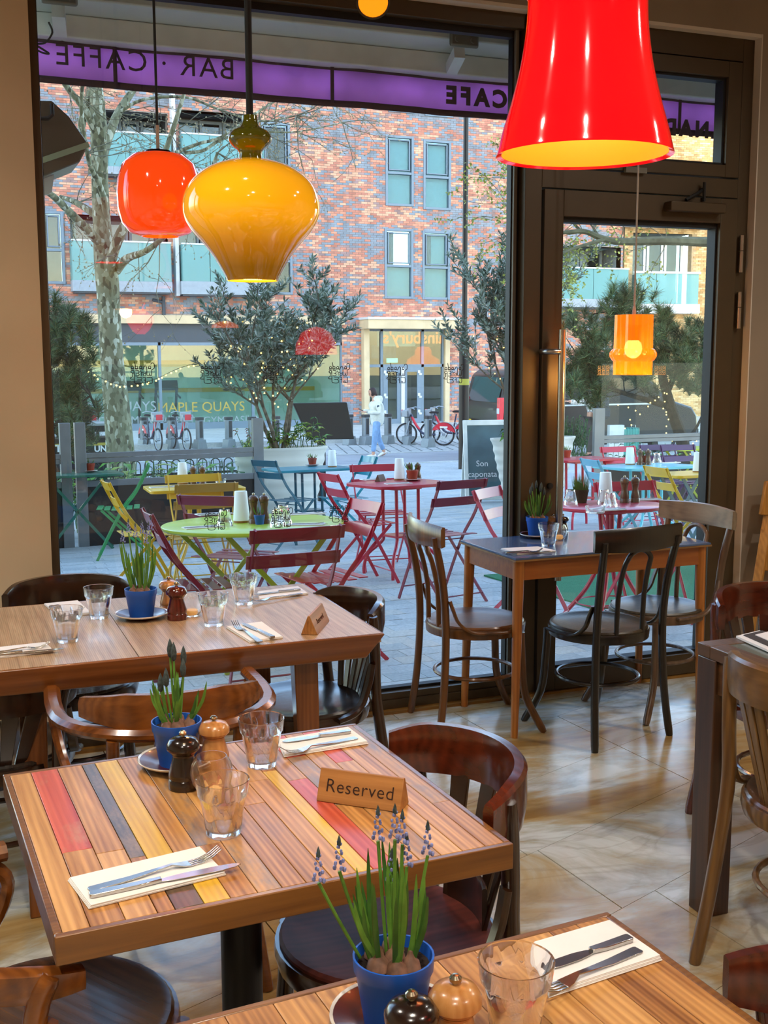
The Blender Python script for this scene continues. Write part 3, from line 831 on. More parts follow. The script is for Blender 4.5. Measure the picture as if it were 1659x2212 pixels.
for x, y in ((.04, -.04), (ex - .04, -.04), (.04, ey + .04), (ex - .04, ey + .04)):
    if x < .1 and y < -.3: continue
    part('leg', MB().box((x, y, (EZ - .035) / 2), (.078, .078, EZ - .036)), DK, et, bevel=.003)
part('leg', MB().box((.04, ey + .04, (EZ - .035) / 2), (.078, .078, EZ - .036)), DK, et, bevel=.003)
# ---------------------------------------------------------------- things on the tables
BLUEPOT = plain('blue plastic pot', '#1f5fc4', .35, var=.03)
TERRA = plain('terracotta plastic pot', '#a8432c', .5, var=.03)
SOIL = plain('potting soil', '#2a1c12', .95, var=.2, bump=.4, bscale=200)
BULB = plain('papery bulb', '#86604a', .6, var=.18, scale=60)
LEAFG = plain('bulb leaf', '#5f8f33', .4, var=.12, scale=30, trans=0)
LEAFD = plain('bulb leaf dark', '#3f6a28', .4, var=.12, scale=30)
BUD = plain('grape hyacinth', '#8a94cc', .6, var=.15, scale=200)
BUDD = plain('hyacinth bud', '#3c4a4a', .6, var=.2, scale=200)
GLAZE = plain('oxblood glaze', '#4a1410', .3, coat=.15, var=.06)
RIMW = plain('white glazed rim', '#ded7cc', .2, coat=.5, var=.02)
MILL_D = wood('dark mill wood', '#120b08', '#2c1a12', 'z', 1.0, rough=.2, coat=.6)
MILL_R = wood('red brown mill wood', '#3a0f08', '#6d2314', 'z', 1.0, rough=.18, coat=.7)
MILL_L = wood('pale mill wood', '#a8692f', '#d39a5c', 'z', 1.0, rough=.28, coat=.4)
MILL_B = wood('brown mill wood', '#4a2c16', '#77502c', 'z', 1.0, rough=.35, coat=.4)
KNOB = plain('mill knob', '#b5a78c', .25, 1.0, var=.02)
SIGNW = wood('sign wood', '#8a5526', '#bd8447', 'x', 1.3, rough=.45, coat=.1)
SIGND = wood('dark sign wood', '#3c2110', '#6b4020', 'x', 1.3, rough=.45, coat=.1)
BURN = plain('burnt lettering', '#2a150a', .9, var=0)

def pot_mesh(rt_=.05, rb=.036, h=.088):
    return MB().lathe([(0, 0), (rb, 0), (rb + (rt_ - rb) * .75, h * .76), (rt_ - .001, h * .80), (rt_, h), (rt_ - .0025, h), (rt_ - .005, h * .82), (0, h * .8)], 32)
def leaf_blade(base, tip, bend, w):
    p = [V(base), (V(base) + V(tip)) / 2 + V(bend), V(tip)]
    pts = spline(p, 4); k = len(pts)
    d = (pts[-1] - pts[0]); side = d.cross(V((.3, 1, .1))).normalized(); nrm = side.cross(d).normalized()
    mb = MB(); vs = []
    for i, q in enumerate(pts):
        f = i / (k - 1); ww = w * (.75 + .5 * f - 1.2 * f * f * f) if f < 1 else .0006
        ww = max(ww, .0006)
        vs += [q - side * ww / 2, q + nrm * ww * .22, q + side * ww / 2, q - nrm * ww * .10]
    fs = []
    for i in range(k - 1):
        for j in range(4):
            fs.append((i * 4 + j, i * 4 + (j + 1) % 4, i * 4 + 4 + (j + 1) % 4, i * 4 + 4 + j))
    fs.append((0, 3, 2, 1)); fs.append(((k - 1) * 4, (k - 1) * 4 + 1, (k - 1) * 4 + 2, (k - 1) * 4 + 3))
    return mb.add(vs, fs)
def bulb_plant(label, loc, stalks, potmat=BLUEPOT, rt_=.05, h=.088, nb=6, hgt=.15, seed=1, blue=True, small=False, group='potted bulbs on the tables', spread=1.0, tilt=False):
    rg = random.Random(seed)
    t = thing('potted_bulbs', label, 'plant', loc, 0, group, tilt)
    part('pot', pot_mesh(rt_, rt_ * .72, h), potmat, t)
    part('soil', MB().lathe([(0, h * .86), (rt_ * .9, h * .84), (rt_ * .9, h * .8), (0, h * .79)], 18), SOIL, t)
    zb = h * .84
    for i in range(nb):
        a = 2 * PI * i / nb + rg.random() * .6; r = rt_ * (.52 if i else .05)
        bx, by = r * math.cos(a), r * math.sin(a)
        s_ = rt_ * rg.uniform(.22, .30)
        part('bulb', MB().lathe([(0, -s_ * .6), (s_ * .7, -s_ * .3), (s_, s_ * .2), (s_ * .85, s_ * .8), (s_ * .4, s_ * 1.3), (s_ * .18, s_ * 1.9), (0, s_ * 2)], 10), BULB, t, loc=(bx, by, zb + s_ * .2))
        for j in range(2 if small else 5):
            L_ = hgt * rg.uniform(.6, 1.0)
            dx, dy = bx * spread + rg.uniform(-.012, .012), by * spread + rg.uniform(-.012, .012)
            part('leaf', leaf_blade((bx + rg.uniform(-.3, .3) * s_, by + rg.uniform(-.3, .3) * s_, zb + s_ * 1.0), (bx + dx, by + dy, zb + L_), (dx * .2, dy * .2, 0), rt_ * .15), LEAFG if rg.random() < .6 else LEAFD, t)
    for (dx, dy, hh) in stalks:
        bx, by = dx * .45, dy * .45
        top = V((dx, dy, zb + hh))
        part('stalk', MB().tube(spline([(bx, by, zb + .01), (bx * 1.2 + dx * .2, by * 1.2 + dy * .2, zb + hh * .5), top - V((0, 0, .012))], 4), rt_ * .045, 6), LEAFG, t)
        fl_ = MB(); hl = rt_ * .55
        if blue:
            for kx in range(15):
                f = kx / 14; q = kx * 2.4
                rr = rt_ * .13 * (1 - f * .7)
                fl_.ball(top + V((math.cos(q) * rr, math.sin(q) * rr, -hl * .4 + hl * f * 1.3)), rt_ * .050 * (1.1 - .5 * f), 6, 4, (1, 1, 1.3))
        else:
            fl_.lathe([(0, -hl * .5), (rt_ * .10, -hl * .3), (rt_ * .13, hl * .2), (rt_ * .07, hl * .7), (0, hl)], 8, c=top)
        part('flower', fl_, BUD if blue else BUDD, t)
        if blue: part('flower_tip', MB().lathe([(0, 0), (rt_ * .06, .002), (rt_ * .04, hl * .35), (0, hl * .55)], 6, c=top + V((0, 0, hl * .7))), BUDD, t)
    return t
def saucer(label, loc, r=.079, tilt=False):
    t = thing('saucer', label, 'saucer', loc, 0, 'saucers under the potted bulbs', tilt)
    part('well', MB().lathe([(0, 0), (r * .55, 0), (r * .6, .004), (r * .95, .0125), (r * .95, .0155), (r * .62, .0075), (r * .55, .0045), (0, .0045)], 40), GLAZE, t)
    part('rim', MB().lathe([(r * .945, .012), (r * .99, .0145), (r, .0165), (r * .99, .018), (r * .945, .0160)], 40, closed=True), RIMW, t)
    return t
def mill(label, loc, mat, h=.105, r=.0295, tall=False, group='pepper and salt mills', tilt=False):
    t = thing('pepper_mill', label, 'pepper mill', loc, 0, group, tilt)
    if not tall:
        body = [(0, 0), (r, 0), (r, h * .14), (r * .93, h * .17), (r * .99, h * .2), (r * .98, h * .26), (r * .78, h * .44), (r * .68, h * .56), (r * .80, h * .605), (0, h * .61)]
        head = [(0, h * .612), (r * .82, h * .615), (r * 1.05, h * .68), (r * 1.06, h * .76), (r * .85, h * .85), (r * .45, h * .89), (0, h * .9)]
    else:
        body = [(0, 0), (r, 0), (r, h * .13), (r * .88, h * .16), (r * .95, h * .2), (r * .72, h * .38), (r * .62, h * .5), (r * .78, h * .63), (r * .86, h * .69), (0, h * .695)]
        head = [(0, h * .70), (r * .84, h * .70), (r * .95, h * .76), (r * .92, h * .84), (r * .66, h * .90), (r * .3, h * .92), (0, h * .92)]
    part('body', MB().lathe(body, 24), mat, t); part('head', MB().lathe(head, 24), mat, t)
    part('knob', MB().lathe([(0, h * .885), (r * .13, h * .89), (r * .12, h * .915), (r * .24, h * .93), (r * .25, h * .965), (r * .14, h * .995), (0, h)], 12), KNOB, t)
    return t
def tumbler_mb(rr=.0465, h=.098, flip=False):
    n = 36
    def fac(i, q):
        d = (q % (2 * PI / 9)) - PI / 9
        return math.cos(PI / 9) * .985 / max(math.cos(d), .01) if i in (2, 3, 4) else 1.0
    o_ = [(0, 0), (rr * .62, 0), (rr * .66, h * .04), (rr * .74, h * .35), (rr * .86, h * .66), (rr * .93, h * .74), (rr, h * .995), (rr - .0012, h), (rr - .0028, h * .99), (rr * .86, h * .70), (rr * .66, h * .16), (rr * .58, h * .10), (0, h * .09)]
    if flip: o_ = [(r_, h - z) for r_, z in o_]
    return MB().lathe(o_, n, mod=fac)
TUMB = tumbler_mb().mesh('tumbler', CUP, sharp=28)
TUMBF = tumbler_mb(flip=True).mesh('tumbler', CUP, sharp=28)
def tumbler(label, loc, flip=False, s=1.0, tilt=False, group='glass tumblers'):
    o = bpy.data.objects.new('tumbler', TUMBF if flip else TUMB); link(o)
    tag(o, label, 'glass', group); place(o, loc, rnd.random() * 6, tilt); 
    if s != 1.0: o.scale = (s, s, s)
    return o
WAXY = plain('tea light', '#e8c48a', .6, var=.02, emit='#ffb050', estr=.35)
def candle_ball(label, loc, r=.037):
    t = thing('tea_light_holder', label, 'candle holder', loc, 0, 'glass tea light holders')
    pr = [(0, 0), (r * .55, 0), (r * .9, r * .5), (r, r), (r * .93, r * 1.45), (r * .72, r * 1.8), (r * .70, r * 1.8), (r * .9, r * 1.43), (r * .96, r), (r * .86, r * .52), (r * .5, r * .14), (0, r * .12)]
    part('bowl', MB().lathe(pr, 28), CUP, t)
    part('candle', MB().lathe([(0, r * .14), (r * .5, r * .15), (r * .5, r * .5), (0, r * .5)], 16), WAXY, t)
    return t
def napkin(label, px, z, n=4, group='folded paper napkins'):
    ps = [on_z(x, y, z) for x, y in px]
    c = sum(ps, V()) / len(ps)
    t = thing('napkin', label, 'napkin', (c.x, c.y, z), 0, group)
    for i in range(n):
        k = 1 - .008 * i; sh = V((rnd.uniform(-.001, .001), rnd.uniform(-.001, .001)))
        poly = [((p.x - c.x) * k + sh.x, (p.y - c.y) * k + sh.y) for p in ps]
        if sum(poly[j - 1][0] * poly[j][1] - poly[j][0] * poly[j - 1][1] for j in range(len(poly))) < 0: poly = poly[::-1]
        part('fold', MB().prism(poly, i * .0016, i * .0016 + .0014), NAPKIN, t, bevel=.0005)
    return z + n * .0016
def strip(pts, ws, zs, th=.0016):
    vs = []; k = len(pts)
    for (x, w, z) in zip(pts, ws, zs):
        vs += [(x, -w / 2, z), (x, w / 2, z), (x, w / 2, z + th), (x, -w / 2, z + th)]
    fs = [(0, 1, 2, 3), ((k - 1) * 4 + 3, (k - 1) * 4 + 2, (k - 1) * 4 + 1, (k - 1) * 4)]
    for i in range(k - 1):
        for j in range(4): fs.append((i * 4 + j, i * 4 + 4 + j, i * 4 + 4 + (j + 1) % 4, i * 4 + (j + 1) % 4))
    return vs, fs
def fork(label, a, b, z, group='forks on napkins'):
    # a handle end, b tine tips (pixels), lying on height z
    A, B = on_z(a[0], a[1], z + .006), on_z(b[0], b[1], z + .018)
    L_ = (V((B.x, B.y)) - V((A.x, A.y))).length
    mb = MB(); X = lambda f: f * L_
    mb.add(*strip([X(0), X(.02), X(.30), X(.50), X(.62), X(.70), X(.76)], [.014, .018, .014, .009, .007, .018, .022], [.0, .0, .001, .004, .006, .0015, .0], .0022))
    for i in range(4):
        y = -.0085 + i * .00567
        vs, fs = strip([X(.755), X(.85), X(.93), X(1.0)], [.0036, .003, .0028, .0016], [.0, .001, .006, .015], .0018)
        mb.add([(x, yy + y, zz) for x, yy, zz in vs], fs)
    o = part('fork', mb, CUTLERY, None, bevel=.0005)
    o.location = (A.x, A.y, z + .0004); o.rotation_euler = (0, 0, math.atan2(B.y - A.y, B.x - A.x))
    tag(o, label, 'fork', group); return o
def knife(label, a, b, z, group='knives on napkins'):
    A, B = on_z(a[0], a[1], z + .003), on_z(b[0], b[1], z + .003)
    L_ = (V((B.x, B.y)) - V((A.x, A.y))).length
    mb = MB(); X = lambda f: f * L_
    t = thing('knife', label, 'knife', (A.x, A.y, z + .0004), math.atan2(B.y - A.y, B.x - A.x), group)
    part('handle', MB().add(*strip([0, X(.02), X(.3), X(.46)], [.012, .016, .014, .010], [0, 0, 0, .0015], .0062)), CUTLERY, t, bevel=.001)
    part('blade', MB().add(*strip([X(.44), X(.50), X(.62), X(.85), X(.95), X(1)], [.007, .013, .018, .018, .013, .002], [.0018] * 6, .0014)), CUTLERY, t, bevel=.0003)
    return t
def table_sign(label, a, b, z, mat=SIGNW, hh=.052, wd=.046, text=True, side=-1, size=.040):
    A, B = on_z(a[0], a[1], z), on_z(b[0], b[1], z)
    d = V((B.x - A.x, B.y - A.y, 0)); L_ = d.length; ang = math.atan2(d.y, d.x)
    t = thing('reserved_sign', label, 'sign', (A.x, A.y, z), ang, 'reserved signs on the tables')
    mw = M(((0, 0, 1, 0), (1, 0, 0, 0), (0, 1, 0, 0), (0, 0, 0, 1)))
    part('block', MB().prism([(0, 0), (wd, 0), (wd * .58, hh), (wd * .46, hh)], 0, L_, mw), mat, t, bevel=.0012)
    if text:
        sl = math.atan2(wd * .46, hh)
        if side < 0:
            m = M.Translation((L_ / 2, wd * .23 - .0006, hh / 2)) @ M.Rotation(PI / 2 - sl, 4, 'X')
        else:
            m = M.Translation((L_ / 2, wd - wd * .21 + .0006, hh / 2)) @ M.Rotation(PI, 4, 'Z') @ M.Rotation(PI / 2 - sl, 4, 'X')
        lettering('Reserved', size * .76, BURN, t, m, .0004, bold=-.0004, sp=1.05)
    return t
TZ = .7506
# --- table with the black column
p = on_z(384, 1652, TZ)
saucer('brown saucer with white rim on the striped plank table with black column', p)
bulb_plant('blue pot of tight grey hyacinth buds on the striped plank table', p + V((0, 0, .0046)), [(-.02, -.01, .10), (0, .01, .145), (.015, -.005, .115), (-.005, .02, .15), (.02, .012, .135), (-.028, .008, .085)], seed=3, hgt=.10, blue=False, nb=6)
mill('dark waisted mill in front of the blue pot on the striped plank table', on_z(398, 1700, TZ), MILL_D, .112)
mill('pale wooden mill behind the dark mill on the striped plank table', on_z(464, 1655, TZ), MILL_L, .105)
tumbler('tumbler at the back of the striped plank table beside the far napkin', on_z(566, 1652, TZ))
tumbler('tumbler in the middle of the striped plank table above the near napkin', on_z(483, 1800, TZ))
candle_ball('round glass tea light holder behind the middle tumbler of the striped table', on_z(458, 1712, TZ), .040)
z1 = napkin('white folded napkin at the near side of the striped plank table', [(146, 1903), (433, 1834), (489, 1891), (192, 1965)], TZ)
knife('knife lying below the fork on the near napkin of the striped table', (193, 1934), (520, 1866), z1)
fork('fork lying above the knife on the near napkin of the striped table', (191, 1916), (474, 1828), z1)
z1 = napkin('white folded napkin at the far edge of the striped plank table', [(598, 1604), (753, 1575), (796, 1607), (613, 1636)], TZ)
knife('knife at the back of the far napkin on the striped table', (756, 1580), (610, 1602), z1)
fork('fork at the front of the far napkin on the striped table', (770, 1589), (608, 1614), z1)
table_sign('wooden table sign reading Reserved on the striped plank table', (683, 1730), (864, 1756), TZ, hh=.056, wd=.05, size=.045)
# --- corner plank table
p = on_z(850, 2062, TZ + .088 + .004); p.z = TZ
saucer('brown saucer with white rim on the corner plank table with red daubs', p, .079)
bulb_plant('blue pot of blue grape hyacinths in flower on the corner plank table', p + V((0, 0, .0046)), [(-.085, .03, .12), (-.062, .02, .135), (-.012, .02, .165), (.0, -.005, .175), (.02, .02, .155), (.045, .0, .145), (.012, .035, .10), (.03, .03, .12)], seed=5, hgt=.145, blue=True, nb=6, spread=.8)
p = on_z(889, 2142, TZ + .11); p.z = TZ
mill('dark mill with worn knob in front of the blue pot on the corner plank table', p, MILL_D, .112)
p = on_z(984, 2108, TZ + .11); p.z = TZ
mill('pale wooden mill beside the blue pot on the corner plank table', p, MILL_L, .112)
p = on_z(1115, 2072, TZ + .098); p.z = TZ
tumbler('tumbler beside the pale mill on the corner plank table', p, s=1.0)
z1 = napkin('white folded napkin on the corner plank table with red daubs', [(1150, 2045), (1318, 1996), (1431, 2075), (1185, 2157)], TZ, 5)
knife('knife with dark shine on the napkin of the corner plank table', (1362, 2026), (1170, 2092), z1)
fork('fork on the napkin of the corner plank table', (1381, 2044), (1160, 2126), z1)
# --- teak table
p = on_z(306, 1334, TZ)
saucer('brown saucer with white rim on the pale teak table', p, .082)
bulb_plant('blue pot of tall grape hyacinths on the pale teak table', p + V((0, 0, .0046)), [(-.05, 0, .175), (-.028, .02, .20), (-.012, -.01, .19), (.012, .012, .195), (.03, 0, .19), (.04, .015, .205), (.018, -.02, .17)], seed=8, hgt=.17, blue=True, nb=6)
mill('red brown mill beside the saucer on the pale teak table', on_z(383, 1337, TZ), MILL_R, .118, .031)
mill('pale wooden mill behind the red brown mill on the pale teak table', on_z(366, 1318, TZ), MILL_L, .11, .030)
candle_ball('round glass tea light holder beside the mills on the pale teak table', on_z(415, 1330, TZ))
for i, (x, y, l) in enumerate([(146, 1385, 'tumbler next to the fork at the wall end of the pale teak table'), (215, 1334, 'tumbler behind the saucer side by the wall on the pale teak table'), (462, 1350, 'tumbler beside the tea light holder on the pale teak table'), (527, 1304, 'tumbler at the window edge of the pale teak table')]):
    tumbler(l, on_z(x, y, TZ))
z1 = napkin('white napkin half behind two tumblers on the pale teak table', [(95, 1307), (169, 1300), (199, 1327), (127, 1334)], TZ)
knife('knife on the napkin behind two tumblers on the teak table', (108, 1310), (168, 1318), z1); fork('fork on the napkin behind two tumblers on the teak table', (120, 1304), (178, 1311), z1)
z1 = napkin('white napkin at the near edge by the wall end of the teak table', [(-20, 1404), (99, 1391), (116, 1409), (-20, 1425)], TZ)
knife('knife on the wall end near napkin of the teak table', (-30, 1416), (139, 1401), z1); fork('fork on the wall end near napkin of the teak table', (-25, 1408), (107, 1384), z1)
z1 = napkin('white napkin beside the small tent sign side of the teak table', [(489, 1357), (566, 1346), (612, 1379), (540, 1389)], TZ)
fork('fork with tines to the window on the middle napkin of the teak table', (563, 1383), (506, 1339), z1); knife('knife on the middle napkin of the teak table', (590, 1377), (524, 1346), z1)
z1 = napkin('white napkin at the window edge of the pale teak table', [(556, 1281), (644, 1269), (666, 1284), (560, 1297)], TZ)
knife('knife on the window edge napkin of the teak table', (648, 1273), (545, 1285), z1); fork('fork on the window edge napkin of the teak table', (652, 1279), (540, 1291), z1)
table_sign('small wooden tent sign standing end on at the teak table corner', (686, 1372), (712, 1341), TZ, hh=.056, wd=.05, side=-1, size=.03)
# --- blue table
p = on_z(1128, 1151, TZ); p.y = min(p.y, 4.40)
saucer('dark saucer on the blue table against the window', p, .076)
bulb_plant('blue pot of dark budded bulbs on the blue table', p + V((0, 0, .0046)), [(-.035, .0, .125), (-.02, .01, .14), (0, .01, .15), (.012, -.005, .135), (.025, .01, .14), (.035, 0, .12)], seed=11, hgt=.12, blue=False, nb=6)
def cl_(p): return V((p.x, min(p.y, 4.43), p.z))
mill('pale mill against the door post on the blue table', cl_(on_z(1174, 1150, TZ)), MILL_L, .095, .026)
mill('dark mill against the door post on the blue table', cl_(on_z(1201, 1150, TZ)), MILL_D, .095, .026)
tumbler('tumbler on the blue table beside the folded napkin', on_z(1184, 1178, TZ), s=.97)
candle_ball('round glass tea light holder behind the tumbler on the blue table', on_z(1207, 1166, TZ))
z1 = napkin('white napkin at the short end of the blue table', [(1081, 1187), (1162, 1183), (1201, 1192), (1117, 1199)], TZ)
knife('knife on the napkin at the short end of the blue table', (1093, 1194), (1200, 1190), z1); fork('fork on the napkin at the short end of the blue table', (1087, 1190), (1172, 1183), z1)
z1 = napkin('white napkin behind the black chair back on the blue table', [(1338, 1166), (1400, 1160), (1440, 1174), (1375, 1183)], TZ)
fork('fork behind the black chair back on the blue table', (1412, 1178), (1350, 1162), z1); knife('knife behind the black chair back on the blue table', (1440, 1177), (1368, 1163), z1)
table_sign('dark wooden tent sign at the door end of the blue table', (1432, 1168), (1462, 1157), TZ, SIGND, text=False)
# --- inset table papers
PAPER = plain('menu paper', '#e8e6e6', .7, var=.02)
MENU = plain('dark menu cover', '#3b332f', .5, var=.03)
ze = EZ + .0006
ps = [on_z(1590, 1378, ze), on_z(1640, 1366, ze), on_z(1740, 1400, ze), on_z(1680, 1418, ze)]
c = sum(ps, V()) / 4
mt = thing('menu', 'white and dark paper menus stacked on the inset top table', 'menu', (c.x, c.y, ze))
def relpoly(ps, c, k=1.0):
    q = [((p.x - c.x) * k, (p.y - c.y) * k) for p in ps]
    return q if sum(q[i - 1][0] * q[i][1] - q[i][0] * q[i - 1][1] for i in range(len(q))) > 0 else q[::-1]
part('sheet', MB().prism(relpoly(ps, c), 0, .006), PAPER, mt)
part('cover', MB().prism(relpoly(ps, c, .82), .0062, .008), MENU, mt, loc=(.012, .01, 0))
part('sheet', MB().prism(relpoly(ps, c, .6), .0082, .010), PAPER, mt, loc=(.03, .012, 0))

# ---------------------------------------------------------------- hanging lamps
def bulb_light(loc, energy, color, r=.03):
    return add_light('lamp_bulb', 'POINT', loc, energy, color, shadow_soft_size=r)
CORDB = plain('black cord', '#0c0b0a', .6, var=0)
CORDW = plain('pale cord', '#b9a99a', .6, var=0)
CHROME = plain('dark chrome cap', '#4a4644', .2, 1.0, var=0)
ORANGE_G = lampglass('orange lamp glass', '#ff480a', .62)
AMBER_G = lampglass('amber lamp glass', '#f5a20a', .55)
OLIVE_G = lampglass('olive lamp glass', '#5d5c06', .06)
RED_G = lampglass('red lamp glass', '#f20410', .85)
INNER = plain('lit lamp lining', '#ff9a30', .5, var=0, emit='#ff7a10', estr=.62)
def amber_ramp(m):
    # base and emission colour turn darker and browner toward the foot
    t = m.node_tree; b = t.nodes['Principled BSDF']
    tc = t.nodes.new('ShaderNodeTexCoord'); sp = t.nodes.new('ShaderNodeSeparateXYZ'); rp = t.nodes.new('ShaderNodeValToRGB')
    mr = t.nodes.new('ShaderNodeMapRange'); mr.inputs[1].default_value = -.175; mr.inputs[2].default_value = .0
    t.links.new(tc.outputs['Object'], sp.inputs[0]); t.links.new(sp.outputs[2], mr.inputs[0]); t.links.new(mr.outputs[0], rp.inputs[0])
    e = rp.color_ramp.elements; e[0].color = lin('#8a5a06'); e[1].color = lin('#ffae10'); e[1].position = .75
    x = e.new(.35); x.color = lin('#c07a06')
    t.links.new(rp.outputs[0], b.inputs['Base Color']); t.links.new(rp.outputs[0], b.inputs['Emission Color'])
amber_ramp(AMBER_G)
CZ = 3.5
# orange lantern
p = on_y(344, 420, 3.95); s = .97
ol = thing('pendant_lamp', 'orange globe pendant lamp on a black cord over the teak table', 'pendant lamp', p)
k = 180 / 2456 * (p - CAMP).dot(fw) / 2
part('shade', MB().lathe([(k * .30, k * .97), (k * .62, k * .90), (k * .85, k * .70), (k * .97, k * .35), (k, 0), (k * .985, -k * .35), (k * .90, -k * .68), (k * .72, -k * .90), (k * .45, -k * .99), (k * .43, -k * .985), (k * .70, -k * .87), (k * .96, 0), (k * .82, k * .68), (k * .30, k * .93)], 40, closed=True), ORANGE_G, ol)
part('cap', MB().lathe([(0, k * 1.06), (k * .1, k * 1.06), (k * .3, k * 1.01), (k * .34, k * .955), (0, k * .94)], 24), CHROME, ol)
part('rod', MB().tube([(0, 0, k * 1.05), (0, 0, k * 1.6)], .006, 8), CORDW, ol)
part('cord', MB().tube([(0, 0, k * 1.6), (0, 0, CZ - p.z)], .0045, 8), CORDB, ol)
bulb_light(p, 3, (1, .45, .15))
# amber onion lamp
p = on_y(543, 450, 3.35)
k = 296 / 2456 * (p - CAMP).dot(fw) / 2
al = thing('pendant_lamp', 'amber onion shaped pendant lamp with olive glass neck', 'pendant lamp', p)
prof = [(.20, .685), (.34, .66), (.62, .56), (.86, .38), (.97, .18), (1.0, .0), (.97, -.16), (.86, -.34), (.70, -.52), (.56, -.70), (.45, -.88), (.385, -1.0), (.375, -1.04), (.36, -1.04), (.37, -.99), (.43, -.88), (.54, -.70), (.68, -.52), (.84, -.34), (.95, 0), (.84, .38), (.20, .66)]
sm = [V((r_, 0, z)) for r_, z in prof]
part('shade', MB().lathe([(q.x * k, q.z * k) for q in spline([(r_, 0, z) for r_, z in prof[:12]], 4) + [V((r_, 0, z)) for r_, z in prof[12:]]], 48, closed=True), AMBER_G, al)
part('neck', MB().lathe([(q.x * k, q.z * k) for q in spline([(.17, 0, .68), (.17, 0, .80), (.26, 0, .88), (.315, 0, .98), (.26, 0, 1.08), (.13, 0, 1.16), (.105, 0, 1.30)], 5)] + [(0, k * 1.30), (0, k * .68)], 36), OLIVE_G, al)
part('lining', MB().lathe([(.36 * k, -1.02 * k), (.42 * k, -.86 * k), (.6 * k, -.6 * k), (.3 * k, -.45 * k), (0, -.4 * k)], 32, cap=False), INNER, al)
part('cord', MB().tube([(0, 0, k * 1.3), (0, 0, CZ - p.z)], .0105, 10), CORDB, al)
bulb_light(p + V((0, 0, -k * 1.1)), 4, (1, .62, .22))
# red bell lamp
p = on_y(1262, 333, 2.05)
k = 380 / 2456 * (p - CAMP).dot(fw) / 2
rl = thing('pendant_lamp', 'large red bell shaped pendant lamp with glowing orange lining', 'pendant lamp', p)
prof = [(1.0, -.02), (.985, .03), (.93, .25), (.84, .55), (.74, .95), (.68, 1.35), (.665, 1.68), (.70, 1.74), (.75, 1.82), (.74, 1.92), (.62, 1.99), (.45, 2.02), (.25, 2.1), (.12, 2.3), (.07, 2.5)]
q_ = spline([(r_, 0, z) for r_, z in prof], 4)
part('shade', MB().lathe([(v.x * k, v.z * k) for v in q_] + [(0, 2.5 * k), (0, 2.2 * k)] + [(r_ * k * .97, z * k) for r_, z in ((.24, 2.07), (.6, 1.96), (.66, 1.35), (.72, .95), (.82, .55), (.91, .25), (.97, .0))], 56, closed=True), RED_G, rl)
part('lining', MB().lathe([(.938 * k, .004 * k), (.872 * k, .25 * k), (.785 * k, .55 * k), (.690 * k, .95 * k), (.63 * k, 1.35 * k), (0, 1.5 * k)], 48, cap=False), INNER, rl)
part('cord', MB().tube([(0, 0, k * 2.45), (0, 0, CZ - p.z)], .005, 8), CORDB, rl)
bulb_light(p + V((0, 0, k * .35)), 1.6, (1, .62, .25))
# ribbed glass lamp
p = on_y(1368, 745, 4.15)
k = 92 / 2456 * (p - CAMP).dot(fw) / 2
GLO = bpy.data.materials.new('ribbed amber glass'); GLO.use_nodes = True
t_ = GLO.node_tree; b_ = t_.nodes['Principled BSDF']
b_.inputs['Base Color'].default_value = lin('#ff9a12'); b_.inputs['Roughness'].default_value = .05; b_.inputs['Alpha'].default_value = .62
b_.inputs['Emission Color'].default_value = lin('#ff7a00'); b_.inputs['Emission Strength'].default_value = .55; b_.inputs['Coat Weight'].default_value = .6
gl = thing('pendant_lamp', 'ribbed amber glass cylinder pendant lamp with a bulging band by the door', 'pendant lamp', p)
hh = 128 / 2456 * (p - CAMP).dot(fw) / 2
rib = lambda i, q: 1 + .035 * math.cos(18 * q)
part('shade', MB().lathe([(.86 * k, hh), (.87 * k, hh * .4), (.88 * k, -hh * .12), (.97 * k, -hh * .16), (1.06 * k, -hh * .27), (1.06 * k, -hh * .38), (.97 * k, -hh * .5), (.88 * k, -hh * .55), (.88 * k, -hh), (.84 * k, -hh), (.84 * k, -hh * .5), (.98 * k, -hh * .33), (.83 * k, -hh * .1), (.82 * k, hh)], 72, mod=rib, closed=True), GLO, gl)
part('gallery', MB().lathe([(0, hh * .66), (.62 * k, hh * .66), (.62 * k, hh * .62), (0, hh * .62)], 24), CHROME, gl)
part('holder', MB().tube([(0, 0, hh * .15), (0, 0, hh * .66)], .3 * k, 12), CHROME, gl)
BULBM = plain('glowing bulb', '#ffd080', .4, var=0, emit='#ffc060', estr=9)
part('bulb', MB().ball((0, 0, -hh * .12), k * .42, 14, 10, (1, 1, 1.1)), BULBM, gl)
part('rod', MB().tube([(0, 0, hh * .66), (0, 0, hh * 1.12), (0, 0, hh * 1.28)], [.004, .008, .005], 8), CORDW, gl)
part('cord', MB().tube([(0, 0, hh * 1.25), (0, 0, CZ - p.z)], .004, 8), CORDW, gl)
bulb_light(p + V((0, 0, -hh * 1.2)), 6, (1, .5, .12))
# ceiling spot by the window head
AMBERLED = plain('amber spot lens', '#ffae20', .3, var=0, emit='#ff8a08', estr=1.1)
p = on_y(806, 6, 4.05)
sp_ = thing('spot_lamp', 'small round amber lit spot lamp above the window', 'spot lamp', p)
ax = V((-.25, -.75, -.65)).normalized(); rq = ax.to_track_quat('-Z', 'Y').to_euler()
sh = part('housing', MB().lathe([(.055, 0), (.062, .0), (.062, .025), (.045, .08), (.02, .12), (0, .12), (0, .02), (.055, .004)], 28, closed=True), CHROME, sp_, rot=rq)
part('lens', MB().lathe([(0, .002), (.054, .003), (.054, .008), (0, .008)], 28), AMBERLED, sp_, rot=rq)
part('bracket', MB().tube([tuple(-ax * .1), (0, .02, .2), (0, .02, CZ - p.z)], .008, 8), CHROME, sp_)
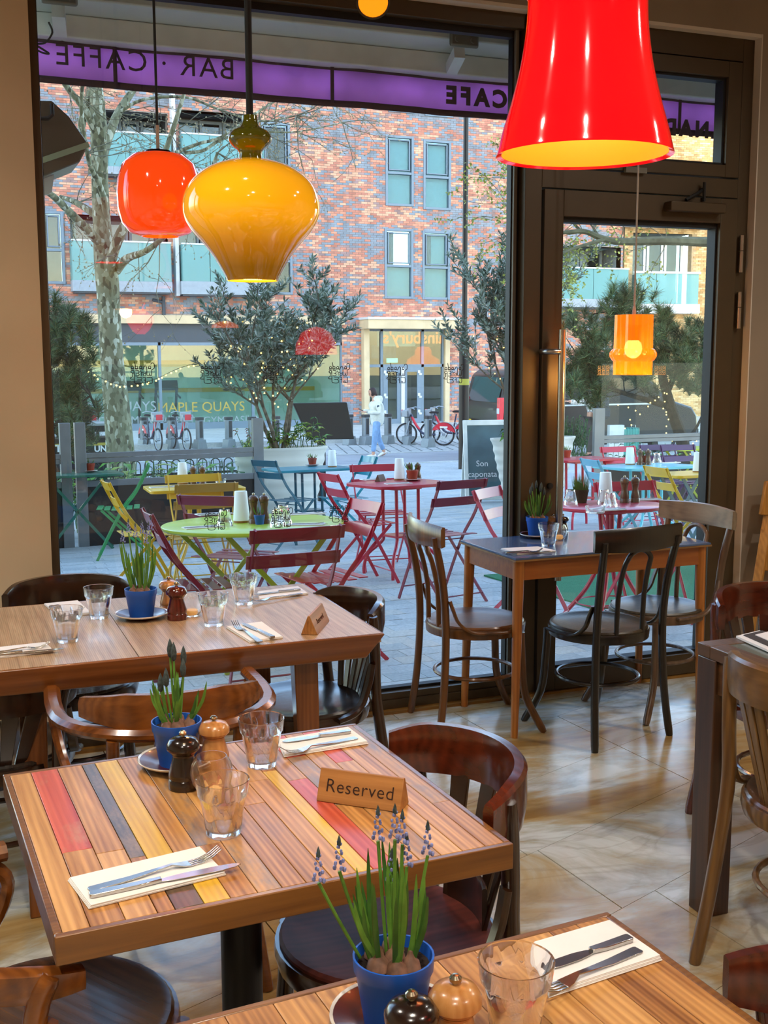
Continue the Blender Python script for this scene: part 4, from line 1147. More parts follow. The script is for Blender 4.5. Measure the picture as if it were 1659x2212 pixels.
# warm ceiling spots over the tables
def ceiling_spot(x, y, aim, e, ang=50, col=(1, .72, .42)):
    return add_light('ceiling_spot', 'SPOT', (x, y, 3.42), e, col, aim=aim, spot_size=R(ang), spot_blend=.7, shadow_soft_size=.05)
ceiling_spot(.45, 1.2, (.42, 1.95, .75), 60, 34)
ceiling_spot(.5, 2.6, (.62, 3.3, .75), 60, 34)
# lamps deeper in the room, met only as reflections in the glass
def mirror_lamp(px, py, yl, label, prof, mat, k):
    Yr = 2 * 4.555 - yl
    q = on_y(px, py, Yr)
    pos = V((q.x, yl, q.z))
    t = thing('pendant_lamp', label, 'pendant lamp', pos)
    part('shade', MB().lathe([(r_ * k, z * k) for r_, z in prof], 32), mat, t)
    part('cord', MB().tube([(0, 0, prof[-1][1] * k), (0, 0, CZ - pos.z)], .005, 6), CORDB, t)
REDB = lampglass('red lantern glass', '#ff1420', 5.0); ORB = lampglass('orange dome glass', '#ff6a08', 5.0)
mirror_lamp(303, 692, .3, 'red lantern pendant mirrored faintly in the window above the gym front', [(.3, -1), (.6, -.75), (1, -.1), (.95, .25), (.55, .6), (.3, .75), (.28, 1.0), (.4, 1.15), (.35, 1.3), (0, 1.35)], REDB, .105)
mirror_lamp(683, 738, -.6, 'red dome pendant mirrored faintly in the window behind the olive leaves', [(1, -.6), (.95, -.1), (.7, .4), (.35, .62), (0, .7)], REDB, .19)
mirror_lamp(914, 768, -1.2, 'orange tiered pendant mirrored faintly in the window over the entrance', [(1, -.5), (.92, -.2), (.5, .05), (.48, .3), (.35, .5), (0, .55)], ORB, .17)
mirror_lamp(486, 702, -.9, 'flat orange pendant mirrored faintly in the window over the olive tree', [(1, -.22), (.98, .0), (.6, .2), (.2, .3), (0, .32)], ORB, .12)
# ---------------------------------------------------------------- outside ground
def speck(name, c1, c2, scale=60, rough=.85, big=.0):
    m, t, b = pbsdf(name); N = t.nodes.new; L = t.links.new
    tc = N('ShaderNodeTexCoord'); n1 = N('ShaderNodeTexNoise'); n1.inputs['Scale'].default_value = scale; n1.inputs['Detail'].default_value = 5
    n2 = N('ShaderNodeTexNoise'); n2.inputs['Scale'].default_value = 1.3; n2.inputs['Detail'].default_value = 4
    L(tc.outputs['Object'], n1.inputs['Vector']); L(tc.outputs['Object'], n2.inputs['Vector'])
    mx = N('ShaderNodeMix'); mx.data_type = 'FLOAT'; mx.inputs[0].default_value = .45; L(n1.outputs['Fac'], mx.inputs[2]); L(n2.outputs['Fac'], mx.inputs[3])
    rp = N('ShaderNodeValToRGB'); rp.color_ramp.elements[0].position = .34; rp.color_ramp.elements[1].position = .66
    rp.color_ramp.elements[0].color = lin(c1); rp.color_ramp.elements[1].color = lin(c2)
    L(mx.outputs[0], rp.inputs[0]); L(rp.outputs[0], b.inputs['Base Color']); b.inputs['Roughness'].default_value = rough
    bp = N('ShaderNodeBump'); bp.inputs['Strength'].default_value = .25; bp.inputs['Distance'].default_value = .004; L(n1.outputs['Fac'], bp.inputs['Height']); L(bp.outputs[0], b.inputs['Normal'])
    return m
PAVER = speck('granite paver', '#a2a9aa', '#c6cbca')
PAVER2 = speck('granite paver warm', '#abaca6', '#cbcbc4')
PAVER3 = speck('granite paver dark', '#959d9f', '#b8bfbf')
JOINT = speck('paver joint', '#5d6466', '#747a7a')
ASPH = speck('road surface', '#858b92', '#a9adb0', 40)
KERB = speck('kerb stone', '#9aa09f', '#c0c4c0', 30)
def sheet(x0, x1, ys, dz, th=.05):
    mb = MB(); vs = []
    for y in ys:
        vs += [(x0, y, gz(y) + dz), (x1, y, gz(y) + dz), (x1, y, gz(y) + dz - th), (x0, y, gz(y) + dz - th)]
    fs = []
    for i in range(len(ys) - 1):
        for j in range(4): fs.append((i * 4 + j, i * 4 + (j + 1) % 4, i * 4 + 4 + (j + 1) % 4, i * 4 + 4 + j))
    fs += [(3, 2, 1, 0), tuple(len(vs) - 4 + j for j in range(4))]
    return mb.add(vs, fs)
pav = structure(part('pavement', sheet(-14, 34, [4.62, 10, 16, 22.3], -.008, .2), JOINT))
def paver_at(x0, x1, y0, y1, mb, dz):
    mb.add([(x0, y0, gz(y0) + dz), (x1, y0, gz(y0) + dz), (x1, y1, gz(y1) + dz), (x0, y1, gz(y1) + dz), (x0, y0, gz(y0) - .009), (x1, y0, gz(y0) - .009), (x1, y1, gz(y1) - .009), (x0, y1, gz(y1) - .009)],
           [(0, 1, 2, 3), (0, 4, 5, 1), (1, 5, 6, 2), (2, 6, 7, 3), (3, 7, 4, 0)])
pm = MB(); npv = 0
y = 4.64; row = 0; gap = .003
mats3 = [PAVER, PAVER2, PAVER3]
while y < 15:
    xl = max(.2, (y - 1) * .08 - .3); xr = y * .86 + .4
    x = xl - (row % 2) * .09 - .2
    while x < xr:
        far = y > 8.6
        w = .182 if not far else .364
        dz = rnd.uniform(-.0012, .0012)
        mi = rnd.choice([0, 0, 0, 1, 2])
        ind = (y < 6.3 and 1.2 < x < 3.6 and npv < 300)
        if ind:
            mb = MB(); paver_at(x + gap / 2, x + w - gap / 2, y + gap / 2, y + .16 - gap / 2, mb, dz)
            part('paver', mb, mats3[mi], pav, sharp=0); npv += 1
        else:
            pm.mi = mi; paver_at(x + gap / 2, x + w - gap / 2, y + gap / 2, y + .16 - gap / 2, pm, dz)
        x += w
    y += .16; row += 1
part('pavers', pm, mats3, pav, kind='stuff', sharp=0)
part('far_paving', sheet(-14, 34, [15, 22.3], .0, .006), speck('far paving', '#9ba2a3', '#c2c7c6', 25), pav)
kb = structure(part('kerb', sheet(-14, 34, [22.3, 22.6], .012, .2), KERB))
rd = structure(part('road', sheet(-14, 34, [22.6, 26, 27.2], -.06, .2), ASPH))
pk = structure(part('parking_strip', sheet(-14, 34, [27.2, 31.2], -.05, .2), speck('herringbone setts', '#969c9b', '#bdc2be', 12)))
ml_ = MB()
for i in range(90):
    for j in range(3):
        ml_.beam((2 + i * .3, 27.5 + j * 1.2, gz(27.5) - .046 - .0095 * j * 1.2), (2.25 + i * .3, 28.5 + j * 1.2, gz(28.5) - .046 - .0095 * j * 1.2), .03, .006)
part('sett_joint', ml_, plain('sett joint', '#6f7676', .9), pk, kind='stuff')
kb2 = structure(part('kerb', sheet(-14, 34, [31.2, 31.45], .08, .3), KERB))
structure(part('pavement', sheet(-14, 34, [31.45, 38.6], .075, .3), speck('far pavement slabs', '#aab0ae', '#cbcfca', 10)))
TURF = plain('green mat', '#2f7a52', .95, var=.15, scale=200, bump=.3, bscale=400)
a = on_g(1290, 1250); 
gm = thing('green_mat', 'green artificial turf mat on the pavement beyond the glazed door', 'mat', (5.15, 6.95, gz(6.95)), R(0), tilt=True)
part('pile', MB().bb(-1.3, 1.3, -.85, .75, .001, .012), TURF, gm)

# ---------------------------------------------------------------- cafe furniture outside
def paint(n, c): return plain(n + ' enamel', c, .38, .0, .5, coat=.25, var=.05, scale=5)
P_YEL = paint('yellow', '#e0b21e'); P_YELD = paint('mustard', '#b88a1c'); P_GRN = paint('green', '#2f9a55'); P_DGRN = paint('dark green', '#1f6a58')
P_LIME = paint('lime', '#b5cf2a'); P_OLV = paint('olive', '#98a51e'); P_TEAL = paint('teal blue', '#1590a5'); P_TEALD = paint('deep teal', '#1c5f73'); P_TURQ = paint('turquoise', '#5fc3cf')
P_MAR = paint('maroon', '#7c1830'); P_RED = paint('red', '#c01f3a'); P_PUR = paint('purple', '#45184f'); P_PINK = paint('sheen pink', '#c9566a'); P_PALE = paint('pale blue', '#69b3cc')  # the pink carries the pale sheen on red slats in its colour
def fold_proto(mat):
    t = bpy.data.objects.new('folding_chair', None); link(t); t.empty_display_size = .05
    for s in (-1, 1):
        part('side_bar', MB().sweep(spline([(s * .195, .24, 0), (s * .195, .03, .40), (s * .195, -.12, .60), (s * .192, -.235, .83)], 4), rsec(.008, .026, .2), upv=(0, .85, .4)), mat, t)
        part('leg', MB().beam((s * .18, -.25, 0), (s * .18, .19, .445), .008, .022, upv=(0, -.7, .7)), mat, t)
    for i in range(6):
        y = .205 - i * .064
        z = .452 - .012 * math.sin(PI * (i / 5)) 
        part('seat_slat', MB().beam((-.195, y, z), (.195, y, z), .05, .006), mat, t, bevel=.0015)
    for z, h in ((.80, .058), (.685, .058)):
        f = (z - .60) / .23; y = -.12 - .115 * f
        pts = [V((x, y - .004 - .014 * math.cos(x / .2 * PI / 2), z)) for x in [-.215, -.11, 0, .11, .215]]
        part('back_slat', MB().sweep(pts, rsec(.006, h, .12), upv=(0, -.3, 1)), mat, t)
    part('crossbar', MB().tube([(-.195, .20, .09), (.195, .20, .09)], .005, 6).tube([(-.18, -.21, .06), (.18, -.21, .06)], .005, 6), mat, t)
    part('bolt', MB().tube([(-.205, .03, .405), (.205, .03, .405)], .004, 6), mat, t)
    return t
GF = 'folding slat chairs on the terrace'
_protos = {}
def fchair(mat, label, px, py, h, rz, off=(0, 0), back=False):
    # px,py: pixel of the seat centre at height h above the ground
    p = on_g(px, py, h); x, y = p.x + off[0], p.y + off[1]
    if back: x += -math.sin(R(rz)) * .23; y += math.cos(R(rz)) * .23
    loc = (x, y, gz(y))
    if mat.name in _protos:
        return dup(_protos[mat.name], loc, R(rz), label, GF, True)
    t = fold_proto(mat); _protos[mat.name] = t
    tag(t, label, 'chair', GF); place(t, loc, R(rz), True)
    return t
# rz: 0 faces away from the cafe, 180 faces the cafe, -90 faces along the street to the door side
fchair(P_MAR, 'maroon folding chair with its back to the window before the lime round table', 645, 1150, .82, 3, (0, .235))
fchair(P_RED, 'red folding chair with seat turned to the lime round table, door side of it', 712, 1243, .45, 95)
fchair(P_MAR, 'maroon folding chair half hidden beyond the lime table, yellow table side', 450, 1083, .80, -48, back=True)
fchair(P_MAR, 'maroon folding chair with low seat behind the teak table tumblers', 425, 1262, .45, -93)
fchair(P_YEL, 'yellow folding chair seen side on next to the glass barrier', 305, 1152, .45, -90)
fchair(P_YELD, 'mustard folding chair with its back to the window at the yellow table', 450, 1052, .81, 0, (0, .235))
fchair(P_YEL, 'yellow folding chair facing the window behind the yellow table', 420, 1034, .80, 180, (0, -.22))
fchair(P_GRN, 'bright green folding chair at the dark green table by the barrier', 268, 1096, .45, 80)
fchair(P_TEALD, 'deep teal folding chair against the boat planter', 618, 1080, .45, -72)
fchair(P_TEAL, 'teal blue folding chair standing alone toward the road', 752, 1075, .45, 90)
fchair(P_RED, 'red folding chair beyond the red square table facing the window', 806, 1012, .80, 172, (0, -.22))
fchair(P_RED, 'red folding chair seen three quarter between the teal and red tables', 775, 1130, .45, -87)
fchair(P_MAR, 'maroon folding chair with its back to the bentwood chair at the red table', 988, 1048, .80, 14, (0, .22))
fchair(P_PINK, 'pinkish folding chair with sheen put into its colour next to the chalkboard', 1058, 1070, .79, -140, back=True)
fchair(P_PALE, 'pale blue folding chair behind the door glass near the turquoise table', 1278, 1000, .80, -100, back=True)
fchair(P_YEL, 'yellow folding chair behind the door glass between turquoise and yellow tables', 1422, 1018, .80, -100, back=True)
fchair(P_RED, 'red folding chair beyond the red round table behind the door glass', 1352, 1052, .80, 175, (0, -.22))
fchair(P_RED, 'small red folding chair at the far barrier behind the door glass', 1352, 972, .80, 178, (0, -.1))
fchair(P_PUR, 'purple folding chair at the far barrier behind the door glass', 1432, 968, .80, 170, (0, -.1))
fchair(P_PUR, 'purple folding chair with only its seat showing under the yellow table', 1490, 1042, .45, 175)

def ptable(name, label, px, py, topmat, legmat, w=.62, d=.62, rnd_=False, legs='ped', z=.72, group='terrace tables', off=(0, 0), rz=0, cut=.05, metal2=None):
    p = on_g(px, py, z); y = p.y + off[1]
    t = thing(name, label, 'table', (p.x + off[0], y, gz(y)), R(rz), group, True)
    if rnd_: part('tabletop', MB().lathe([(0, z - .022), (w / 2 - .008, z - .022), (w / 2, z - .014), (w / 2, z - .003), (w / 2 - .004, z), (0, z)], 56), topmat, t)
    else: part('tabletop', MB().prism(rrect(w, d, cut, 4), z - .024, z), topmat, t, bevel=.004)
    if legs == 'ped':
        for sx in (-1, 1):
            for sy in (-1, 1):
                part('leg', MB().tube(spline([(sx * .10, sy * .10, z - .03), (sx * .10, sy * .10, .34), (sx * .11, sy * .11, .26), (sx * .19, sy * .19, .16), (sx * .215, sy * .215, .06), (sx * .215, sy * .215, 0)], 4), .0135, 8), legmat, t)
        part('collar', MB().bb(-.12, .12, -.12, .12, z - .05, z - .024).bb(-.115, .115, -.115, .115, .30, .315), legmat, t)
    elif legs == 'x':
        a, b = w * .36, d * .30
        for s in (-1, 1):
            part('leg', MB().beam((s * a, -b, 0), (-s * a * .9, -b, z - .024), .026, .010, upv=(0, 1, 0)).beam((s * a, b, 0), (-s * a * .9, b, z - .024), .026, .010, upv=(0, 1, 0)), legmat, t)
        part('stretcher', MB().tube([(a, -b, .03), (a, b, .03)], .007, 6).tube([(-a, -b, .03), (-a, b, .03)], .007, 6).tube([(0, -b, z * .5), (0, b, z * .5)], .007, 6), legmat, t)
    elif legs == 'wire':
        for i in range(4):
            q = PI / 4 + i * PI / 2; c_, s_ = math.cos(q), math.sin(q)
            part('leg', MB().tube(spline([(c_ * .06, s_ * .06, z - .03), (c_ * .055, s_ * .055, .42), (c_ * .14, s_ * .14, .22), (c_ * .27, s_ * .27, .06), (c_ * .30, s_ * .30, 0)], 5), .013, 8), legmat, t)
        part('wire_ring', MB().sweep([V((.2 * math.cos(2 * PI * i / 20), .2 * math.sin(2 * PI * i / 20), .14)) for i in range(20)], [(.004, 0), (0, .004), (-.004, 0), (0, -.004)], closed=True), legmat, t)
        part('collar', MB().lathe([(0, z - .05), (.10, z - .05), (.10, z - .024), (0, z - .024)], 16), legmat, t)
    return t, p
LT, lp = ptable('round_table', 'lime green round terrace table with crossed legs outside the window', 550, 1131, P_LIME, P_OLV, .97, .97, True, 'x', group='terrace tables', rz=15)
YT, yp = ptable('square_table', 'bright yellow terrace table behind the lime round one', 420, 1052, P_YEL, P_YEL, .72, .62, False, 'wire', rz=-4)
DG, gp = ptable('square_table', 'dark green terrace table half cut by the window frame', 190, 1022, P_DGRN, P_DGRN, .85, .62, False, 'x', off=(-.12, 0))
TT, tp = ptable('square_table', 'teal blue terrace table in front of the boat planter', 668, 1011, P_TEAL, P_TEALD, .78, .62, False, 'ped', rz=2)
RT_, rp_ = ptable('square_table', 'red terrace table with clipped corners in the middle of the pavement', 868, 1043, P_RED, P_RED, .70, .64, False, 'ped', rz=10, cut=.12)
DR_, dp = ptable('round_table', 'red oval terrace table right outside the glazed door', 1318, 1092, P_RED, P_RED, .64, .6, True, 'wire', off=(.02, 0))
TQ, qp = ptable('square_table', 'turquoise terrace table behind the door glass', 1400, 1006, P_TURQ, P_TURQ, .80, .62, False, 'ped')
YR, yrp = ptable('square_table', 'small yellow terrace table with blue legs behind the door glass', 1500, 1022, P_YEL, P_TEALD, .62, .5, False, 'x')
FR, frp = ptable('square_table', 'red terrace table next to the pull handle behind the door glass', 1255, 990, P_RED, P_RED, .72, .62, False, 'ped')
FL, flp = ptable('square_table', 'lime terrace table close to the far glass barrier', 1500, 967, P_LIME, P_OLV, .8, .6, False, 'x')
# --- on the terrace tables
LAMPW = plain('white lamp shade', '#dfe8ea', .5, var=.01, emit='#dff0f4', estr=.18)
LAMPB = wood('lamp base wood', '#8a5a2c', '#b98548', 'x', 2)
def tz(p): return p.z
def table_lamp(label, px, py, tp_, h=.17, r=.044, z=.72):
    q = on_g(px, py, z)
    t = thing('table_lamp', label, 'lamp', (q.x, q.y, q.z + .0006), 0, 'cordless lamps on the terrace tables', True)
    part('base', MB().lathe([(0, 0), (r * .98, 0), (r * 1.02, h * .07), (0, h * .07)], 24), LAMPB, t)
    part('shade', MB().lathe([(r, h * .072), (r * 1.02, h * .1), (r * .76, h * .98), (r * .72, h), (0, h), (0, h * .072)], 24), LAMPW, t)
table_lamp('white cordless lamp on the lime round table', 522, 1129, lp)
table_lamp('white cordless lamp on the bright yellow table', 395, 1046, yp, .175)
table_lamp('white cordless lamp on the teal blue table', 718, 1009, tp, .165)
table_lamp('white cordless lamp on the red table with clipped corners', 863, 1037, rp_, .175)
table_lamp('white cordless lamp on the red oval table by the door', 1308, 1084, dp, .18)
table_lamp('white cordless lamp on the turquoise table', 1361, 1004, qp, .16)
table_lamp('white cordless lamp on the small yellow table', 1508, 1020, yrp, .165)
table_lamp('white cordless lamp on the red table by the pull handle', 1199, 989, frp, .165)
def tmill(label, px, py, h=.165):
    q = on_g(px, py, .7206); mill(label, q, MILL_B, h, .028, True, 'wooden mills on the terrace tables', True)
tmill('tall wooden mill beside the lamp on the lime table', 549, 1131); tmill('tall wooden mill beside the tumblers on the lime table', 572, 1131)
tmill('tall wooden mill beside the lamp on the yellow table', 418, 1046, .15); tmill('tall wooden mill farther from the lamp on the yellow table', 438, 1046, .15)
tmill('tall wooden mill with its twin on the red oval table, lamp side', 1349, 1086); tmill('tall wooden mill with its twin on the red oval table, outer side', 1372, 1085)
tmill('wooden mill behind the terracotta pot on the clipped red table', 885, 1036, .14); tmill('wooden mill at the edge of the pot on the clipped red table', 903, 1036, .14)
tmill('wooden mill behind the lamp on the turquoise table', 1383, 1004, .15); tmill('wooden mill next to the pot on the turquoise table', 1400, 1004, .15)
for px, py, l in ((486, 1137, 'upturned tumbler beside the lamp on the lime table'), (600, 1138, 'upturned tumbler beside the mills on the lime table'), (614, 1134, 'second upturned tumbler beyond the mills on the lime table'), (612, 1127, 'upturned tumbler at the back of the lime table'),
                 (1318, 1098, 'upturned tumbler in front on the red oval table'), (1305, 1090, 'upturned tumbler behind another on the red oval table'), (1233, 1090, 'upturned tumbler by the grass pot on the red oval table'), (1419, 1000, 'upturned tumbler on the turquoise table')):
    q = on_g(px, py, .7206); tumbler(l, q, True, .92, True, 'upturned tumblers on the terrace tables')
def tpot(label, sl, px, py, mat, s=.042, n=5, seed=1, hgt=.05, grass=False):
    q = on_g(px, py, .7206)
    if sl: saucer(sl, q, .07, True); q = q + V((0, 0, .0046))
    if grass:
        rg = random.Random(seed)
        t = thing('potted_grass', label, 'plant', q, 0, 'small pots on the terrace tables', True)
        part('pot', pot_mesh(s, s * .72, s * 1.6), mat, t)
        gm_ = MB()
        for i in range(160):
            a = rg.random() * 6.28; r = s * math.sqrt(rg.random()) * .9
            b = V((r * math.cos(a), r * math.sin(a), s * 1.4)); tip = b * 1.35 + V((rg.uniform(-.01, .01), rg.uniform(-.01, .01), hgt * rg.uniform(.7, 1.1) - s * .45))
            gm_.add([b + V((.0018, 0, 0)), b - V((.0018, 0, 0)), tip], [(0, 1, 2), (2, 1, 0)])
        part('blades', gm_, LEAFG, t, kind='stuff', sharp=0)
    else: bulb_plant(label, q, [], mat, s, s * 1.7, n, hgt, seed, False, True, 'small pots on the terrace tables', tilt=True)
tpot('terracotta pot of sprouting bulbs on the teal blue table', 'saucer under a pot on the teal blue table', 675, 1007, TERRA, .045, 5, 2, .06)
tpot('terracotta pot of sprouting bulbs on the clipped red table', 'saucer under a pot on the clipped red table', 891, 1039, TERRA, .048, 5, 4, .08)
tpot('terracotta pot of sprouting bulbs on the dark green table', 'saucer under a pot on the dark green table', 195, 1020, TERRA, .048, 5, 6, .07)
tpot('small blue pot between the mills on the lime table', None, 561, 1133, BLUEPOT, .03, 4, 7, .06)
tpot('small blue pot between the mills on the yellow table', None, 428, 1044, BLUEPOT, .03, 4, 8, .06)
tpot('pot of clipped green grass on the red oval table', None, 1254, 1086, SOIL, .05, 0, 9, .10, True)
tpot('terracotta pot of bulbs on the turquoise table', 'saucer under a pot on the turquoise table', 1390, 1003, TERRA, .045, 5, 12, .07)
tpot('terracotta pot of bulbs on the red table by the pull handle', None, 1225, 988, TERRA, .045, 5, 13, .07)
def onap(label, px, py, s=.2, rz=0, z=.7206):
    q = on_g(px, py, z)
    t = thing('napkin', label, 'napkin', (q.x, q.y, q.z), R(rz), 'napkins on the terrace tables', True)
    part('fold', MB().bb(-.10, .10, -.05, .05, 0, .004), NAPKIN, t); part('fold', MB().bb(-.099, .099, -.049, .049, .0042, .006), NAPKIN, t)
    f = MB(); f.add(*strip([-.10, -.04, .02, .05, .06, .075], [.013, .011, .006, .008, .018, .02], [.0062] * 6))
    for i in range(4): f.beam((.07, -.008 + i * .0055, .0072), (.10, -.008 + i * .0055, .011), .003, .0016)
    o = bpy.data.objects.new('fork', f.mesh('fork', CUTLERY)); link(o); tag(o, 'fork on the ' + label.replace('napkin', 'napkin,', 1), 'fork', 'forks on the terrace tables'); place(o, (q.x, q.y + .012, q.z + gz(q.y + .012) - gz(q.y)), R(rz + 6), True)
    k_ = MB().add(*strip([-.10, -.09, .0, .01, .06, .10, .11], [.012, .014, .012, .016, .017, .012, .003], [.0062] * 7))
    o = bpy.data.objects.new('knife', k_.mesh('knife', CUTLERY)); link(o); tag(o, 'knife on the ' + label.replace('napkin', 'napkin,', 1), 'knife', 'knives on the terrace tables'); place(o, (q.x, q.y - .022, q.z + gz(q.y - .022) - gz(q.y)), R(rz - 3), True)
onap('napkin nearest the window on the lime table', 438, 1140, rz=4); onap('napkin beyond the tumblers on the lime table', 662, 1111, rz=-6)
onap('napkin at the door side of the lime table', 660, 1134, rz=-25); onap('napkin behind the lamp on the lime table', 462, 1111, rz=8)
onap('napkin by the lamp on the yellow table', 352, 1053, rz=0); onap('napkin at the road edge of the clipped red table', 806, 1036, rz=12); onap('napkin at the near corner of the clipped red table', 860, 1045, rz=-5)
onap('napkin at the front of the red oval table', 1310, 1102, rz=0); onap('napkin by the mills on the red oval table', 1390, 1080, rz=-10); onap('napkin on the turquoise table', 1445, 1000, rz=0)
q = on_g(477, 1042, .7206); ash = thing('glass_ashtray', 'small glass ashtray on the bright yellow table', 'ashtray', q, 0, None, True)
part('bowl', MB().lathe([(0, 0), (.04, 0), (.045, .03), (.041, .03), (.036, .008), (0, .008)], 20), CUP, ash)
q = on_g(1286, 1108, .7206); ash = thing('glass_ashtray', 'thick round glass ashtray at the front of the red oval table', 'ashtray', q, 0, None, True)
part('bowl', MB().lathe([(0, 0), (.05, 0), (.056, .04), (.05, .04), (.044, .01), (0, .01)], 24), CUP, ash)
tnt = table_sign
q = on_g(828, 1040, .7206); ts = thing('tent_sign', 'small dark tent sign on the clipped red table', 'sign', (q.x, q.y, q.z), R(40), 'tent signs outside', True)
part('block', MB().prism([(0, 0), (.05, 0), (.026, .055), (.023, .055)], -.05, .05, M(((0, 0, 1, 0), (1, 0, 0, 0), (0, 1, 0, 0), (0, 0, 0, 1)))), SIGND, ts)
# ---------------------------------------------------------------- barriers, planters, greenery
GREYM = plain('grey barrier metal', '#7c8286', .4, .4, var=.03)
BLACKP = plain('black barrier panel', '#17191a', .5, var=.06)
BGLASS = clear('barrier glass', (.9, .95, .94), refl=.4, f0=.03, base=('#b9d0d0', .02))
def barrier(label, a, b, posts, h=1.2, panel=.32, rail=.80, top_rail=False, lowrail=.36):
    A, B = V((a[0], a[1], gz(a[1]))), V((b[0], b[1], gz(b[1])))
    d = B - A; L_ = math.hypot(d.x, d.y); ang = math.atan2(d.y, d.x)
    t = thing('glass_barrier', label, 'barrier', A, ang)
    sl = d.z / L_
    def zz(x): return sl * x
    for f, w in posts:
        x = f * L_
        part('post', MB().bb(x - w / 2, x + w / 2, -.03, .03, zz(x), zz(x) + h), GREYM, t, bevel=.003)
    fs = [posts[0][0]] + [p[0] for p in posts[1:]]
    xs = [0.0] + [p[0] * L_ for p in posts] + [L_]
    xs = sorted(set(xs))
    for i in range(len(xs) - 1):
        x0, x1 = xs[i] + .03, xs[i + 1] - .03
        if x1 - x0 < .12: continue
        def slab(z0, z1, y0, y1, name, mat):
            mb = MB(); mb.add([(x0, y0, zz(x0) + z0), (x1, y0, zz(x1) + z0), (x1, y1, zz(x1) + z0), (x0, y1, zz(x0) + z0), (x0, y0, zz(x0) + z1), (x1, y0, zz(x1) + z1), (x1, y1, zz(x1) + z1), (x0, y1, zz(x0) + z1)],
                              [(3, 2, 1, 0), (4, 5, 6, 7), (0, 1, 5, 4), (2, 3, 7, 6), (1, 2, 6, 5), (3, 0, 4, 7)])
            part(name, mb, mat, t, bevel=.002)
        slab(rail, rail + .045, -.022, .022, 'rail', GREYM); slab(rail - .05, rail - .005, -.018, .018, 'rail', GREYM)
        slab(lowrail + panel * 0, lowrail + .06, -.022, .022, 'rail', GREYM)
        slab(.0, lowrail, -.012, .012, 'base_panel', BLACKP)
        slab(lowrail + .06, rail - .05, -.004, .004, 'pane', BGLASS); slab(rail + .045, h + .55, -.004, .004, 'pane', BGLASS)
    return t
barrier('grey framed glass barrier with black base in front of the plane tree', (-.4, 11.05), (3.12, 11.35), [(.435, .10), (.475, .10), (.985, .11)], h=1.20, rail=.86, lowrail=.58)
barrier('grey framed glass barrier seen through the glazed door', (7.62, 12.25), (11.6, 12.05), [(.02, .14), (.99, .12)], h=1.21, rail=.82, lowrail=.50)
STONEW = plain('white ribbed planter', '#dcdcd2', .6, var=.03, scale=3)
def boat_planter(label, x, y, w=1.08, d=.62, h=.86, nr=7):
    t = thing('planter', label, 'planter', (x, y, gz(y)), 0, 'white ribbed boat planters', True)
    pr = [(.0, 0.0), (.60, 0.0)]
    for i in range(nr * 6 + 1):
        f = i / (nr * 6); z = .02 + f * (h - .06)
        pr.append((.62 + .36 * f ** .75 + .012 * math.cos(f * nr * 2 * PI), z))
    pr += [(1.0, h - .035), (1.02, h - .02), (1.02, h), (.95, h), (.93, h - .06), (0, h - .06)]
    part('shell', MB().lathe([(r_ * w / 2, z) for r_, z in pr], 48, sy=d / w), STONEW, t)
    part('soil', MB().lathe([(0, h - .045), (.93 * w / 2, h - .05), (.93 * w / 2, h - .058), (0, h - .058)], 32, sy=d / w), SOIL, t)
    return t
PX, PY = 3.55, 12.15
boat_planter('white ribbed boat planter holding the olive tree beside the black board', PX, PY)
p2 = on_y(1155, 950, 12.6); QX, QY = p2.x, 12.6
boat_planter('white ribbed boat planter holding the olive tree behind the door post', QX, QY, 1.15)
BARKO = plain('olive bark', '#6d6456', .9, var=.2, scale=20, bump=.4, bscale=40)
OLV1 = plain('olive leaf', '#6b7f6e', .5, var=.15, scale=6); OLV2 = plain('olive leaf pale', '#a9b8ac', .5, var=.12, scale=6); OLV3 = plain('olive leaf dark', '#46604c', .5, var=.15, scale=6)
